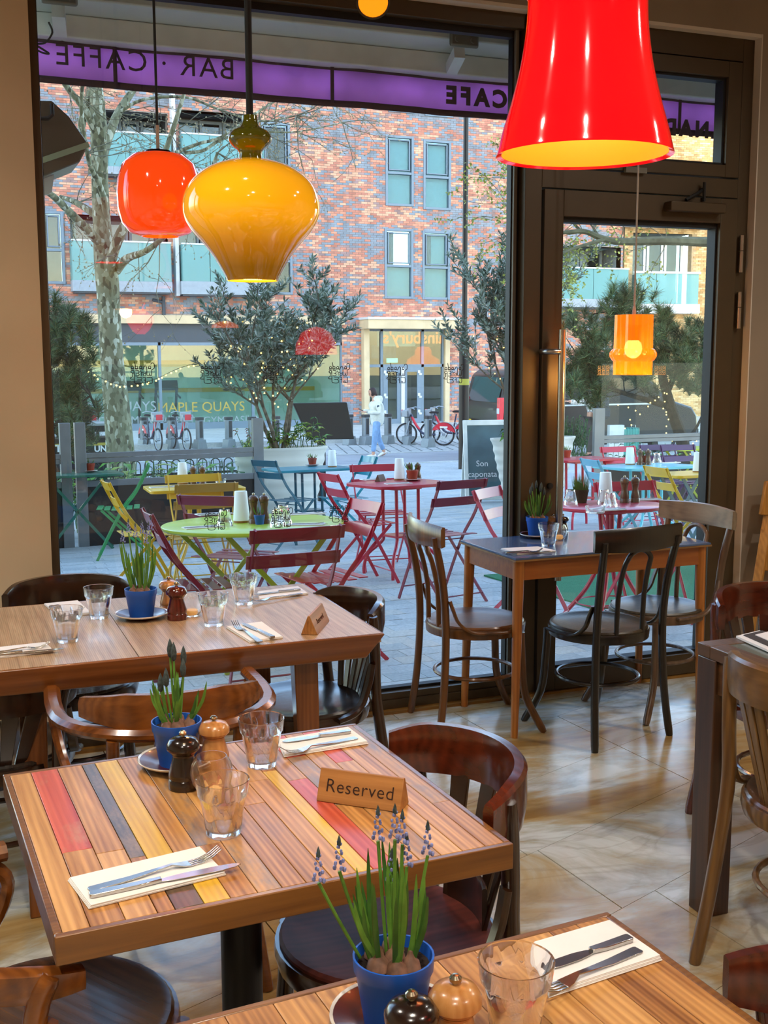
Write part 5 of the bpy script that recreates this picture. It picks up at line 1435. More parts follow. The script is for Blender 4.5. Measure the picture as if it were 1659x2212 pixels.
def olive(label, base, z0, h, spread, nl=5200, seed=1, trunks=3, squash=1.0, low=.30):
    rg = random.Random(seed)
    t = thing('olive_tree', label, 'tree', (base[0], base[1], z0), 0, 'olive trees in planters')
    tr = MB(); lf = MB(); segs = []
    def grow(p, d, ln, r, lvl):
        pts = [p]; dd = d.copy()
        for i in range(4):
            dd = (dd + V((rg.uniform(-.16, .16), rg.uniform(-.16, .16), rg.uniform(-.02, .12)))).normalized()
            pts.append(pts[-1] + dd * ln / 4)
        tr.tube(pts, [max(.0018, r * (1 - .17 * i)) for i in range(5)], 6 if lvl < 2 else 4, cap=False)
        if lvl >= 1: segs.extend([(pts[i], pts[i + 1], lvl) for i in range(4)])
        if lvl < 3:
            for k in range(4 if lvl < 2 else 3):
                i = rg.randint(1 if lvl else 2, 4)
                q = (dd + V((rg.uniform(-1, 1) * spread, rg.uniform(-1, 1) * spread, rg.uniform(-.15, .55)))).normalized()
                grow(pts[i], q, ln * rg.uniform(.48, .72), r * .5, lvl + 1)
    for k in range(trunks):
        a = 2 * PI * k / trunks + rg.random()
        d = V((math.cos(a) * .30 * spread, math.sin(a) * .22 * spread, 1)).normalized()
        grow(V((math.cos(a) * .05, math.sin(a) * .05, 0)), d, h * .52, .026, 0)
    k = len(segs)
    for i in range(nl):
        a, b, lvl = segs[rg.randrange(k)]
        if lvl < 2 and rg.random() < .75: a, b, lvl = segs[rg.randrange(k)]
        f = rg.random(); p = a + (b - a) * f
        if p.z < h * low and rg.random() < .7: continue
        ax = (b - a).normalized()
        d = (ax * .7 + V((rg.uniform(-1, 1), rg.uniform(-1, 1), rg.uniform(-.5, .9)))).normalized()
        L_ = rg.uniform(.06, .10); w = L_ * rg.uniform(.10, .14)
        s = d.cross(V((rg.uniform(-1, 1), rg.uniform(-1, 1), rg.uniform(-1, 1)))).normalized() * w
        lf.mi = rg.choice([0, 0, 1, 1, 2])
        lf.add([p, p + d * L_ * .5 + s, p + d * L_, p + d * L_ * .5 - s], [(0, 1, 2, 3)])
    part('trunk', tr, BARKO, t); part('foliage', lf, [OLV1, OLV2, OLV3], t, kind='stuff', sharp=0)
    return t, segs
ot1, sg1 = olive('olive tree with fairy lights in the planter beside the black board', (PX - .02, PY), gz(PY) + .82, 2.1, 1.45, 13000, 4, 5, low=.25)
ot2, sg2 = olive('olive tree in the planter behind the door post', (QX - .28, QY), gz(QY) + .82, 2.5, .75, 13000, 9, 4, low=.05)
FAIRY = plain('fairy light', '#ffd080', .4, var=0, emit='#ffc860', estr=7)
WIRE = plain('dark wire', '#1c1f18', .7, var=0)
def fairy(label, pts, n, r=.008, seed=1, wire=True):
    rg = random.Random(seed)
    t = thing('fairy_lights', label, 'string lights')
    if wire: part('wire', MB().tube(pts, .003, 5), WIRE, t)
    lm = MB()
    for i in range(n):
        f = (i + .5) / n * (len(pts) - 1); k = int(f); p = pts[k] + (pts[min(k + 1, len(pts) - 1)] - pts[k]) * (f - k)
        lm.ball(p + V((rg.uniform(-.02, .02), rg.uniform(-.02, .02), -.014 - rg.random() * .015)), r, 6, 4)
    part('light_bulbs', lm, FAIRY, t, kind='stuff')
def tree_string(base, segs, n, seed, zmax):
    rg = random.Random(seed); b = V(base)
    c = [s for s in segs if s[2] <= 2 and s[0].z < zmax]
    c.sort(key=lambda s: (s[0].z))
    out = []
    for i in range(n): 
        s = c[int(i * len(c) / n)]; out.append(b + s[0])
    return out
fairy('fairy lights wound through the olive tree beside the black board', tree_string((PX, PY, gz(PY) + .82), sg1, 90, 3, 1.5), 110, .009, 2, wire=False)
fairy('fairy lights wound through the olive tree behind the door post', tree_string((QX - .28, QY, gz(QY) + .82), sg2, 40, 5, 2.0), 40, .008, 3, wire=False)
g1 = [on_y(x, y, 13.0) for x, y in ((185, 795), (230, 822), (270, 832), (310, 826), (345, 815), (380, 798), (420, 785))]
fairy('fairy light garland drooping across the plane tree trunk', spline(g1, 4), 22, .010, 5)
# leafy plants
GRN1 = plain('broad green leaf', '#6aa32f', .45, var=.15, scale=8); GRN2 = plain('deep green leaf', '#2f6a30', .45, var=.15, scale=8); GRN3 = plain('pale green leaf', '#b9c95c', .5, var=.1, scale=8)
def leafy(name, label, loc, w, d, h, n, size, seed, mats=None, group='planted greenery', narrow=.45, up=.6):
    rg = random.Random(seed)
    t = thing(name, label, 'plant', loc, 0, group)
    st = MB(); lf = MB()
    for i in range(n):
        b = V((rg.uniform(-w / 2, w / 2), rg.uniform(-d / 2, d / 2), 0)); top = b + V((rg.uniform(-.12, .12), rg.uniform(-.12, .12), h * rg.uniform(.4, 1)))
        st.tube([b, (b + top) / 2 + V((rg.uniform(-.03, .03), 0, 0)), top], .004, 4, cap=False)
        for k in range(5):
            p = b + (top - b) * rg.uniform(.45, 1); a = rg.random() * 6.28
            dv = V((math.cos(a), math.sin(a), rg.uniform(-.3, up))).normalized(); L_ = size * rg.uniform(.6, 1.15)
            s = dv.cross(V((0, 0, 1))).normalized() * L_ * narrow * .5
            lf.mi = rg.randrange(3)
            m1 = p + dv * L_ * .45 + V((0, 0, .015))
            lf.add([p, m1 + s, p + dv * L_ + V((0, 0, -.02)), m1 - s, m1 + V((0, 0, -.012))], [(0, 1, 4), (1, 2, 4), (2, 3, 4), (3, 0, 4)])
    part('stems', st, GRN2, t, kind='stuff'); part('leaves', lf, mats or [GRN1, GRN2, GRN3], t, kind='stuff', sharp=0)
    return t
zp = gz(PY) + .82
leafy('hellebore', 'leafy hellebores spilling from the planter beside the black board', (PX + .15, PY - .05, zp), .65, .3, .36, 26, .13, 3)
leafy('hellebore', 'yellow green sprigs at the rim of the planter beside the black board', (PX - .38, PY - .02, zp), .25, .25, .12, 14, .07, 4, [GRN3, GRN1, GRN3])
PINKF = plain('dusky flower', '#b5705f', .6, var=.2)
fl = leafy('hellebore', 'dusky pink flower on a tall stem over the planter', (PX - .40, PY - .1, zp), .08, .06, .42, 5, .06, 5, [PINKF, GRN3, PINKF])
leafy('cyclamen', 'dark leaved plant with pink flowers in the planter behind the door post', (QX - .42, QY - .15, gz(QY) + .82), .22, .2, .25, 10, .13, 6, [GRN2, GRN1, PINKF])
leafy('lavender', 'grey green bushy plant in the planter behind the pull handle', (QX + .62, QY + .45, gz(QY) + .55), .75, .35, .55, 150, .06, 7, [OLV1, GRN2, OLV3], narrow=.2)
for i, (x, y, w, h, sz, m, l) in enumerate([(1.3, 11.9, .9, .55, .20, [GRN1, GRN2, GRN1], 'big leaved plant behind the glass barrier by the double post'), (2.2, 12.0, .9, .62, .22, [GRN1, GRN1, GRN3], 'big leaved plant behind the glass barrier below the plane trunk'), (2.75, 11.75, .5, .5, .2, [GRN2, GRN1, GRN2], 'dark leaved plant behind the glass barrier at the planter end'), (1.75, 12.5, 1.6, .5, .10, [GRN2, OLV1, OLV2], 'low variegated ground cover behind the glass barrier')]):
    leafy('bedding_plant', l, (x, y, gz(y)), w, .5, h + .3, 26 if sz > .15 else 60, sz, 20 + i, m)
for i, (x, y, l) in enumerate([(9.0, 12.85, 'green shrubby bed beyond the far glass barrier, post end'), (10.5, 12.8, 'green shrubby bed beyond the far glass barrier, sunny end')]):
    leafy('bedding_plant', l, (x, y, gz(y)), 1.4, .6, .75, 70, .12, 40 + i, [GRN2, OLV3, GRN1])
# pines
NEED = plain('pine needle', '#3f5a38', .6, var=.25, scale=4); NEED2 = plain('pine needle light', '#70885a', .6, var=.2, scale=4); NEED3 = plain('pine needle brown', '#7a5f30', .6, var=.2, scale=4)
BARKP = plain('dark pine bark', '#3a2e24', .95, var=.3, scale=15, bump=.5, bscale=30)
def pine(label, tips, trunk, seed, n=110, L_=.13, depth=.5):
    # tips: list of tuft centres; trunk: list of limbs, each a list of points with radius
    rg = random.Random(seed)
    c = sum(tips, V()) / len(tips)
    base = trunk[0][0][0]
    t = thing('pine_tree', label, 'tree', base, 0, 'shaped pine trees')
    tr = MB(); nd = MB()
    for limb in trunk:
        ps = spline([p - base for p, r_ in limb], 4); rs = [limb[0][1] + (limb[-1][1] - limb[0][1]) * i / (len(ps) - 1) for i in range(len(ps))]
        tr.tube(ps, rs, 7)
    joints = [p - base for limb in trunk for p, r_ in limb]
    for tc in tips:
        for k in range(7):
            p = tc - base + V((rg.uniform(-.16, .16), rg.uniform(-depth, depth) * .4, rg.uniform(-.12, .12)))
            j = min(joints, key=lambda q: (q - p).length)
            if k == 0: tr.tube([j, (j + p) / 2 + V((0, 0, -.04)), p], [.012, .008, .004], 5, cap=False)
            up_ = V((rg.uniform(-.5, .5), rg.uniform(-.5, .5), 1)).normalized()
            for i in range(n):
                d = (up_ * rg.uniform(.1, 1) + V((rg.uniform(-1, 1), rg.uniform(-1, 1), rg.uniform(-.5, .8)))).normalized()
                l = L_ * rg.uniform(.6, 1.1); q = p + up_ * rg.uniform(-.08, .08)
                s = d.cross(V((rg.uniform(-1, 1), rg.uniform(-1, 1), .3))).normalized() * .0042
                nd.mi = rg.choice([0, 0, 0, 1, 1, 2 if rg.random() < .4 else 0])
                nd.add([q + s, q - s, q + d * l], [(0, 1, 2)])
    part('trunk', tr, BARKP, t); part('needles', nd, [NEED, NEED2, NEED3], t, kind='stuff', sharp=0)
yp1 = 12.9
tips = [on_y(x, y, yp1 + rnd.uniform(-.3, .3)) for x, y in [(118, 665), (135, 690), (110, 720), (150, 700), (165, 720), (125, 745), (150, 760), (170, 770), (115, 790), (140, 800), (165, 815), (120, 840), (150, 850), (185, 830), (135, 880), (165, 890), (115, 870), (150, 920), (175, 930), (130, 915), (185, 880), (165, 955)]]
pine('dark shaped pine at the window frame edge beyond the green table', tips, [[(V((.9, 12.9, gz(12.9))), .07), (V((.95, 12.9, .4)), .06), (V((1.05, 12.95, 1.2)), .05), (V((1.1, 13.0, 2.0)), .02)], [(V((1.0, 12.9, .6)), .03), (V((1.35, 12.9, .9)), .02), (V((1.6, 12.9, 1.1)), .01)]], 3, 100, .17)
yp2 = 13.9
PT = [(1240, 700), (1255, 690), (1275, 730), (1310, 700), (1325, 670), (1345, 690), (1300, 740), (1255, 760), (1240, 790), (1275, 770), (1310, 770), (1260, 820), (1290, 800), (1285, 840), (1420, 700), (1440, 690), (1460, 710), (1430, 730), (1470, 740), (1490, 750), (1510, 745), (1450, 765), (1480, 780), (1515, 780), (1530, 800), (1500, 810), (1460, 790), (1420, 770), (1525, 830), (1395, 690), (1380, 660), (1350, 800), (1375, 820), (1400, 790), (1330, 640), (1360, 645), (1250, 845), (1275, 865), (1300, 850), (1235, 820), (1320, 720), (1345, 745), (1370, 720), (1395, 740), (1410, 715), (1500, 715), (1525, 720), (1535, 770), (1510, 845), (1475, 825), (1400, 830), (1265, 800), (1300, 780), (1440, 800)]
tips = [on_y(x, y, yp2 + rnd.uniform(-.4, .4)) for x, y in PT]
def lim(ps, r0, r1): 
    k = len(ps); return [(on_y(x, y, yp2), r0 + (r1 - r0) * i / (k - 1)) for i, (x, y) in enumerate(ps)]
pine('large cloud shaped pine with fairy lights behind the amber glass lamp', tips, [lim([(1482, 1040), (1475, 960), (1455, 900), (1440, 850), (1430, 800), (1445, 750)], .11, .05), lim([(1450, 880), (1400, 865), (1350, 850), (1300, 830), (1270, 790)], .05, .02), lim([(1440, 850), (1460, 810), (1490, 780), (1520, 790)], .05, .015), lim([(1430, 800), (1390, 770), (1350, 720), (1330, 670)], .045, .012), lim([(1470, 955), (1500, 930), (1525, 880), (1540, 850)], .03, .008)], 8, 105, .18)
fairy('fairy lights wound round the trunk of the large cloud shaped pine', [on_y(x, y, 13.75) for x, y in [(1330, 870), (1370, 882), (1350, 930), (1400, 875), (1415, 860), (1440, 842), (1430, 880), (1445, 895), (1437, 930), (1450, 950), (1470, 935), (1430, 960), (1475, 965), (1455, 990), (1470, 1000), (1490, 985), (1500, 970), (1485, 960), (1505, 950), (1520, 935)]], 46, .010, 8, wire=False)
# ---------------------------------------------------------------- plane tree and bare branches
def plane_bark():
    m, t, b = pbsdf('plane bark'); N = t.nodes.new; L = t.links.new
    tc = N('ShaderNodeTexCoord'); mp = N('ShaderNodeMapping'); mp.inputs['Scale'].default_value = (22, 22, 12); L(tc.outputs['Object'], mp.inputs[0])
    vo = N('ShaderNodeTexVoronoi'); vo.inputs['Scale'].default_value = 1.6; n_ = N('ShaderNodeTexNoise'); n_.inputs['Scale'].default_value = 2.2; n_.inputs['Detail'].default_value = 6
    L(mp.outputs[0], n_.inputs['Vector']); ad = N('ShaderNodeMix'); ad.data_type = 'VECTOR'; ad.inputs[0].default_value = .25
    L(mp.outputs[0], ad.inputs[4]); L(n_.outputs['Color'], ad.inputs[5]); L(ad.outputs[1], vo.inputs['Vector'])
    rp = N('ShaderNodeValToRGB'); rp.color_ramp.interpolation = 'CONSTANT'; e = rp.color_ramp.elements
    e[0].color = lin('#8b8a6d'); e[1].color = lin('#5d5a45'); e[1].position = .42
    for p, c in ((.55, '#a3a184'), (.70, '#cfd0b8'), (.80, '#777457')): x = e.new(p); x.color = lin(c)
    sx = N('ShaderNodeSeparateColor'); L(vo.outputs['Color'], sx.inputs[0]); L(sx.outputs[0], rp.inputs[0]); L(rp.outputs[0], b.inputs['Base Color']); b.inputs['Roughness'].default_value = .9
    bp = N('ShaderNodeBump'); bp.inputs['Strength'].default_value = .3; L(vo.outputs['Distance'], bp.inputs['Height']); L(bp.outputs[0], b.inputs['Normal'])
    return m
PBARK = plane_bark()
TWIG = plain('plane twig', '#7d7a66', .9, var=.15); TBUD = plain('twig bud', '#b3a684', .9, var=.15)
yt = 15.0
px_m = lambda y_: (V((0, y_ , 0)).y)
def limb(ps, y_=None, dy=0.0):
    k = len(ps)
    out = []
    for i, (x, y, w) in enumerate(ps):
        yy = (y_ or yt) + dy * i / max(1, k - 1)
        p = on_y(x, y, yy); out.append((p, w / FPX * (p - CAMP).dot(fw) / 2))
    return out
limbs = [limb([(268, 1098, 66), (262, 1000, 62), (252, 880, 56), (242, 780, 50), (236, 680, 48), (232, 610, 50), (226, 560, 46), (220, 480, 38), (216, 400, 36), (214, 320, 36), (212, 250, 34), (205, 170, 30), (200, 90, 26)]),
         limb([(232, 600, 30), (240, 560, 26), (262, 500, 22), (290, 455, 17), (330, 400, 14), (370, 290, 11), (400, 195, 8)], dy=-.8), limb([(250, 585, 22), (275, 558, 18), (310, 545, 14), (345, 520, 11), (400, 470, 7)], dy=-1.2),
         limb([(222, 530, 24), (190, 498, 20), (150, 458, 17), (120, 428, 15), (95, 410, 12)], dy=-.8), limb([(215, 470, 18), (165, 438, 13), (130, 425, 8)], dy=.5),
         limb([(216, 350, 26), (232, 300, 22), (255, 245, 18), (290, 190, 15), (320, 140, 12)], dy=.6), limb([(214, 300, 20), (185, 240, 16), (150, 195, 13), (125, 160, 10)], dy=-.4), limb([(200, 200, 22), (178, 260, 18), (176, 300, 14)], dy=.4),
         limb([(232, 500, 16), (222, 420, 13), (200, 370, 11), (188, 330, 10), (176, 240, 9), (180, 160, 8)], dy=-1.0), limb([(290, 455, 12), (330, 455, 9), (400, 440, 8), (440, 400, 7), (470, 330, 6)], dy=-1.5),
         limb([(380, 330, 9), (430, 310, 7), (480, 295, 6), (560, 240, 5), (600, 215, 4)], dy=.5), limb([(262, 240, 8), (310, 215, 7), (400, 210, 6), (470, 235, 5), (560, 262, 4), (640, 250, 3)], dy=-.5), limb([(400, 330, 8), (440, 325, 7), (480, 300, 7), (550, 285, 5), (640, 285, 3), (740, 265, 2.5)], dy=.8)]
base = limbs[0][0][0].copy(); base.z = gz(yt)
pt = thing('plane_tree', 'mottled plane tree with bare budding branches beyond the glass barrier', 'tree', base)
tm = MB()
for i, l in enumerate(limbs):
    ps = spline([p - base for p, r_ in l], 4); rs = []
    for j in range(len(ps)):
        f = j / 4; k = min(int(f), len(l) - 2); rs.append(l[k][1] + (l[k + 1][1] - l[k][1]) * (f - k))
    if i == 0: rs[0] *= 1.15
    tm.tube(ps, rs, 16 if i == 0 else 8)
part('trunk', tm, PBARK, pt, sharp=60)
rg = random.Random(21)
def twigs(tw, bd, p, d, ln, r, lvl, base, leaf=None):
    pts = [p]; dd = d.normalized()
    for i in range(4):
        dd = (dd + V((rg.uniform(-.35, .35), rg.uniform(-.25, .25), rg.uniform(-.28, .28)))).normalized(); pts.append(pts[-1] + dd * ln / 4)
    tw.tube([q - base for q in pts], [r, r * .85, r * .7, r * .55, r * .35], 4, cap=False)
    if bd is not None:
        for q in pts[1:]:
            if rg.random() < .55: bd.ball(q - base + V((rg.uniform(-.01, .01), 0, rg.uniform(-.01, .02))), rg.uniform(.006, .013), 5, 3)
    if leaf is not None and lvl >= 1:
        for q in pts[1:]:
            for k in range(2):
                a = V((rg.uniform(-1, 1), rg.uniform(-1, 1), rg.uniform(-1, .5))).normalized() * .035; s = a.cross(V((rg.uniform(-1, 1), rg.uniform(-1, 1), 1))).normalized() * .014
                if rg.random() < .6: leaf.add([q - base, q - base + a * .5 + s, q - base + a, q - base + a * .5 - s], [(0, 1, 2, 3)])
    if lvl < 2:
        for k in range(3):
            i = rg.randint(1, 4)
            twigs(tw, bd, pts[i], dd + V((rg.uniform(-1, 1), rg.uniform(-.6, .6), rg.uniform(-.9, .7))), ln * .6, r * .55, lvl + 1, base, leaf)
tw = MB(); bd = MB()
for li in (1, 2, 4, 5, 6, 8, 9, 10, 11, 12, 10, 11, 12, 9, 1, 5):
    l = limbs[li]
    for k in range(5):
        i = rg.randrange(len(l) // 2, len(l))
        twigs(tw, bd, l[i][0], V((rg.uniform(-.2, 1), rg.uniform(-.4, .4), rg.uniform(-.7, .5))), rg.uniform(.5, 1.0), .0075, 0, base)
part('twigs', tw, TWIG, pt, kind='stuff', sharp=0); part('buds', bd, TBUD, pt, kind='stuff')
BARKB = plain('green grey bark', '#6b6c55', .9, var=.15, scale=10)
NEWLF = plain('young yellow green leaf', '#b7bd5a', .5, var=.15)
lb2 = [limb([(1700, 520, 24), (1540, 523, 19), (1440, 520, 16), (1340, 522, 15), (1300, 515, 14), (1260, 500, 10), (1200, 503, 7), (1140, 495, 5)], 10.5), limb([(1310, 516, 9), (1270, 527, 7), (1230, 540, 6), (1190, 560, 4)], 10.5, -.3), limb([(1255, 500, 6), (1235, 478, 5), (1220, 455, 4)], 10.5, .2), limb([(1290, 512, 5), (1280, 490, 4), (1262, 470, 3)], 10.5, .3)]
base = on_y(1700, 520, 10.5); base.z = gz(10.5)
bt = thing('street_tree', 'street tree reaching a young leafed branch across the door glass', 'tree', base)
tm = MB(); tm.tube([(0, 0, 0), (0.02, 0, 1.4), tuple(lb2[0][0][0] - base), (.05, .1, 4.6)], [.13, .11, .10, .06], 10)
for l in lb2:
    ps = spline([p - base for p, r_ in l], 4); rs = [l[0][1] + (l[-1][1] - l[0][1]) * j / (len(ps) - 1) for j in range(len(ps))]
    tm.tube(ps, rs, 7)
part('trunk', tm, BARKB, bt)
tw = MB(); lfm = MB()
for l in lb2 + lb2:
    for i in range(2, len(l)):
        for k in range(2): twigs(tw, None, l[i][0], V((rg.uniform(-1, .3), rg.uniform(-.3, .3), rg.uniform(-.7, .7))), rg.uniform(.3, .6), .005, 0, base, lfm)
for x, y in ((1085, 300), (1060, 330), (1095, 380), (1040, 345), (1070, 430), (1030, 400), (1090, 470), (1050, 470), (1100, 340), (1015, 430)):
    twigs(tw, None, on_y(x + 50, y + 40, 10.8), V((-1, rg.uniform(-.2, .2), rg.uniform(-.2, .7))), .38, .004, 0, base, lfm)
part('twigs', tw, TWIG, bt, kind='stuff', sharp=0); part('leaves', lfm, NEWLF, bt, kind='stuff', sharp=0)
# bow topped fence
fp = thing('bow_top_fence', 'low black bow topped railing round the plane tree bed', 'fence', (1.2, 14.0, gz(14.0)))
BLKM = plain('black railing', '#14161a', .5, .3, var=.02)
for i in range(14):
    x = i * .165
    hp = [(x, 0, 0), (x, 0, .55)] + [(x + .055 - .055 * math.cos(PI * k / 6), 0, .62 + .055 * math.sin(PI * k / 6)) for k in range(7)] + [(x + .11, 0, .55), (x + .11, 0, 0)]
    part('hoop', MB().tube(hp, .0075, 6), BLKM, fp)
part('rail', MB().beam((-.05, 0, .15), (2.35, 0, .15), .01, .03).beam((-.05, 0, .50), (2.35, 0, .50), .01, .03), BLKM, fp)
# ---------------------------------------------------------------- brick apartment building across the street
YB = 38.0
def xz(px, py): 
    p = on_y(px, py, YB); return p.x, p.z
BRK = [plain('red brick', '#b57a69', .9, var=.10, scale=3), plain('orange brick', '#c98d75', .9, var=.10, scale=3), plain('slate brick', '#7f8b98', .9, var=.10, scale=3), plain('mauve brick', '#98807f', .9, var=.10, scale=3), plain('buff brick', '#cfa489', .9, var=.08, scale=3)]
MORT = plain('mortar', '#9c9690', .95, var=.08)
SLATE = plain('grey blue window frame', '#6b7f90', .45, .1, var=.02); SLATED = plain('dark slate panel', '#3a4550', .5, .1, var=.03)
WPAINT = plain('white render', '#c9d0d4', .7, var=.02); STONE = plain('beige cast stone', '#c8b795', .8, var=.05, scale=2)
REFL = clear('flat window glass', (.62, .74, .76), refl=.7, f0=.06); SHOPG = clear('shop front glass', (.82, .92, .9), refl=.7, f0=.10)
SKYREF = plain('pale sky reflection', '#a8d4d8', .8, var=.03); DARKIN = plain('dark room', '#20262b', .8, var=.1); CURT2 = plain('grey curtain', '#7f8f94', .8, var=.08)  # pale cyan paints the reflected sky onto a sheet behind the panes
FROST = clear('frosted balcony glass', (.75, .9, .9), refl=.35, f0=.05, base=('#74aeb2', .55))
bd_ = thing('apartment_building', 'brick apartment block with grey blue windows across the street', 'building', (0, YB, 0))
def bpart(name, mb, mat, parent=None, **k): return part(name, mb, mat, parent or bd_, **k)
GB = gz(YB) + .08
holes = []   # (x0, x1, z0, z1)
wins = []
for a, b in (((832, 291), (893, 447)), ((914, 301), (973, 455)), ((830, 493), (892, 646)), ((912, 498), (971, 648)), ((562, 262), (628, 447)), ((565, 480), (632, 637)), ((838, 90), (897, 246)), ((918, 100), (978, 255)), ((90, 455), (142, 614))):
    (x0, z1), (x1, z0) = xz(*a), xz(*b)
    wins.append((x0, x1, z0, z1)); holes.append((x0 + .04, x1 - .04, z0 + .04, z1 - .04))
# balcony recesses, shop front, entrance
rec = []
for a, b in (((150, 462), (364, 618)), ((386, 470), (560, 618)), ((228, 238), (364, 372)), ((386, 238), (558, 372)), ((1180, 530), (1338, 652))):
    (x0, z1), (x1, z0) = xz(*a), xz(*b); rec.append((x0, x1, z0, z1)); holes.append((x0, x1, z0, z1))
(sx0, sz1), (sx1, sz0) = xz(60, 678), xz(740, 930); holes.append((sx0, sx1, GB - .3, sz1))
(ex0, ez1), (ex1, ez0) = xz(780, 705), xz(968, 925); holes.append((ex0, ex1, GB - .3, ez1))
BX0, BX1, BZ1 = 2.2, 24.78, 12.4
def in_hole(x0, x1, z0, z1):
    for h in holes:
        if x0 < h[1] - .005 and x1 > h[0] + .005 and z0 < h[3] - .005 and z1 > h[2] + .005: return h
    return None
# backing wall as rectangles around the openings
xs = sorted(set([BX0, BX1] + [h[0] for h in holes] + [h[1] for h in holes])); zs = sorted(set([GB - .3, BZ1 + 1] + [h[2] for h in holes] + [h[3] for h in holes]))
wm = MB()
for i in range(len(xs) - 1):
    run = None
    for j in range(len(zs) - 1):
        cx_, cz_ = (xs[i] + xs[i + 1]) / 2, (zs[j] + zs[j + 1]) / 2
        solid = not any(h[0] < cx_ < h[1] and h[2] < cz_ < h[3] for h in holes)
        if solid: wm.bb(xs[i], xs[i + 1], .0, .3, zs[j], zs[j + 1])
bpart('wall', wm, MORT)
bm_ = MB(); nind = 0; row = 0; z = GB
def brick(mb, x0, x1, z0, z1):
    y0 = -.010 - rnd.random() * .004
    mb.add([(x0, y0, z0), (x1, y0, z0), (x1, y0, z1), (x0, y0, z1), (x0, .002, z0), (x1, .002, z0), (x1, .002, z1), (x0, .002, z1)], [(0, 1, 2, 3), (0, 4, 5, 1), (1, 5, 6, 2), (2, 6, 7, 3), (3, 7, 4, 0)])
ind_mesh = {}
while z < BZ1:
    x = BX0 - (row % 2) * .1125
    while x < BX1:
        x0, x1 = max(x, BX0), min(x + .215, BX1)
        h = in_hole(x0, x1, z, z + .065)
        if h:
            if x0 < h[0] - .03 and z < h[3] and z + .065 > h[2]: x1 = h[0]
            elif x1 > h[1] + .03: x0 = h[1]
            else: x1 = x0
        if x1 - x0 > .03:
            f = rnd.random() + .18 * math.sin(x * 1.3 + z * 2.1) + .12 * math.sin(x * .7 - z * 3.3)
            mi = 2 if f < .34 else 3 if f < .46 else 0 if f < .72 else 1 if f < .93 else 4
            if nind < 300 and 11.75 < x0 < 14.9 and 3.2 < z < 5.0 and x1 - x0 > .2:
                key = mi
                if key not in ind_mesh:
                    m0 = MB(); brick(m0, -.1075, .1075, 0, .065); ind_mesh[key] = m0.mesh('brick', BRK[mi], sharp=0)
                o = bpy.data.objects.new('brick', ind_mesh[key]); link(o, bd_); o.location = (x0 + .1075, -rnd.random() * .003, z); nind += 1
            else:
                bm_.mi = mi; brick(bm_, x0, x1, z, z + .065)
        x += .225
    z += .075; row += 1
bpart('bricks', bm_, BRK, kind='stuff', sharp=0)
INSIDE = plain('apartment inside', '#6f7a7c', .9, var=.1, scale=1)
for i, (x0, x1, z0, z1) in enumerate(wins):
    fr = MB(); frame_rect(fr, x0, x1, z0, z1, .085, -.05, .12); zm = z0 + (z1 - z0) * .47
    fr.bb(x0 + .085, x1 - .085, -.04, .10, zm - .04, zm + .04)
    frame_rect(fr, x0 + .13, x1 - .13, zm + .09, z1 - .13, .04, -.02, .08)
    w_ = bpart('window', fr, SLATE, bevel=.006)
    part('pane', MB().bb(x0 + .09, x1 - .09, .05, .056, z0 + .09, zm - .04), REFL, w_); part('pane', MB().bb(x0 + .09, x1 - .09, .05, .056, zm + .04, z1 - .09), REFL, w_)
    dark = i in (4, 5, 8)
    part('pane_backing', MB().bb(x0 + .09, x1 - .09, .13, .15, z0 + .09, z1 - .09 if i != 2 else zm), DARKIN if dark else SKYREF, w_)  # backing sheet: reflected sky as pale colour, room darkness as dark colour
    if i in (2, 3):
        cb = MB()
        for k in range(5): cb.tube([(x0 + .16 + k * .05, .11, zm + .05), (x0 + .16 + k * .05, .11, z1 - .1)], .03, 6)
        part('curtain', cb, CURT2, w_)
for i, (x0, x1, z0, z1) in enumerate(rec):
    bx = MB(); bx.bb(x0, x1, 1.3, 1.35, z0 - .2, z1).bb(x0 - .02, x0, .0, 1.3, z0 - .2, z1).bb(x1, x1 + .02, .0, 1.3, z0 - .2, z1).bb(x0, x1, .0, 1.3, z1, z1 + .02)
    bpart('recess', bx, SLATED if i < 4 else CURT2)
    n = 3
    for k in range(n):
        a = x0 + .1 + (x1 - x0 - .2) * k / n; b = x0 + .1 + (x1 - x0 - .2) * (k + 1) / n
        fr = frame_rect(MB(), a + .02, b - .02, z0, z1 - .06, .09, 1.15, 1.25)
        w_ = bpart('balcony_door', fr, SLATE); part('pane', MB().bb(a + .1, b - .1, 1.2, 1.21, z0 + .08, z1 - .14), REFL, w_)
        part('curtain', MB().bb(a + .1, b - .1, 1.24, 1.26, z0 + .08, z1 - .14), CURT2 if (k + i) % 2 else DARKIN, w_)
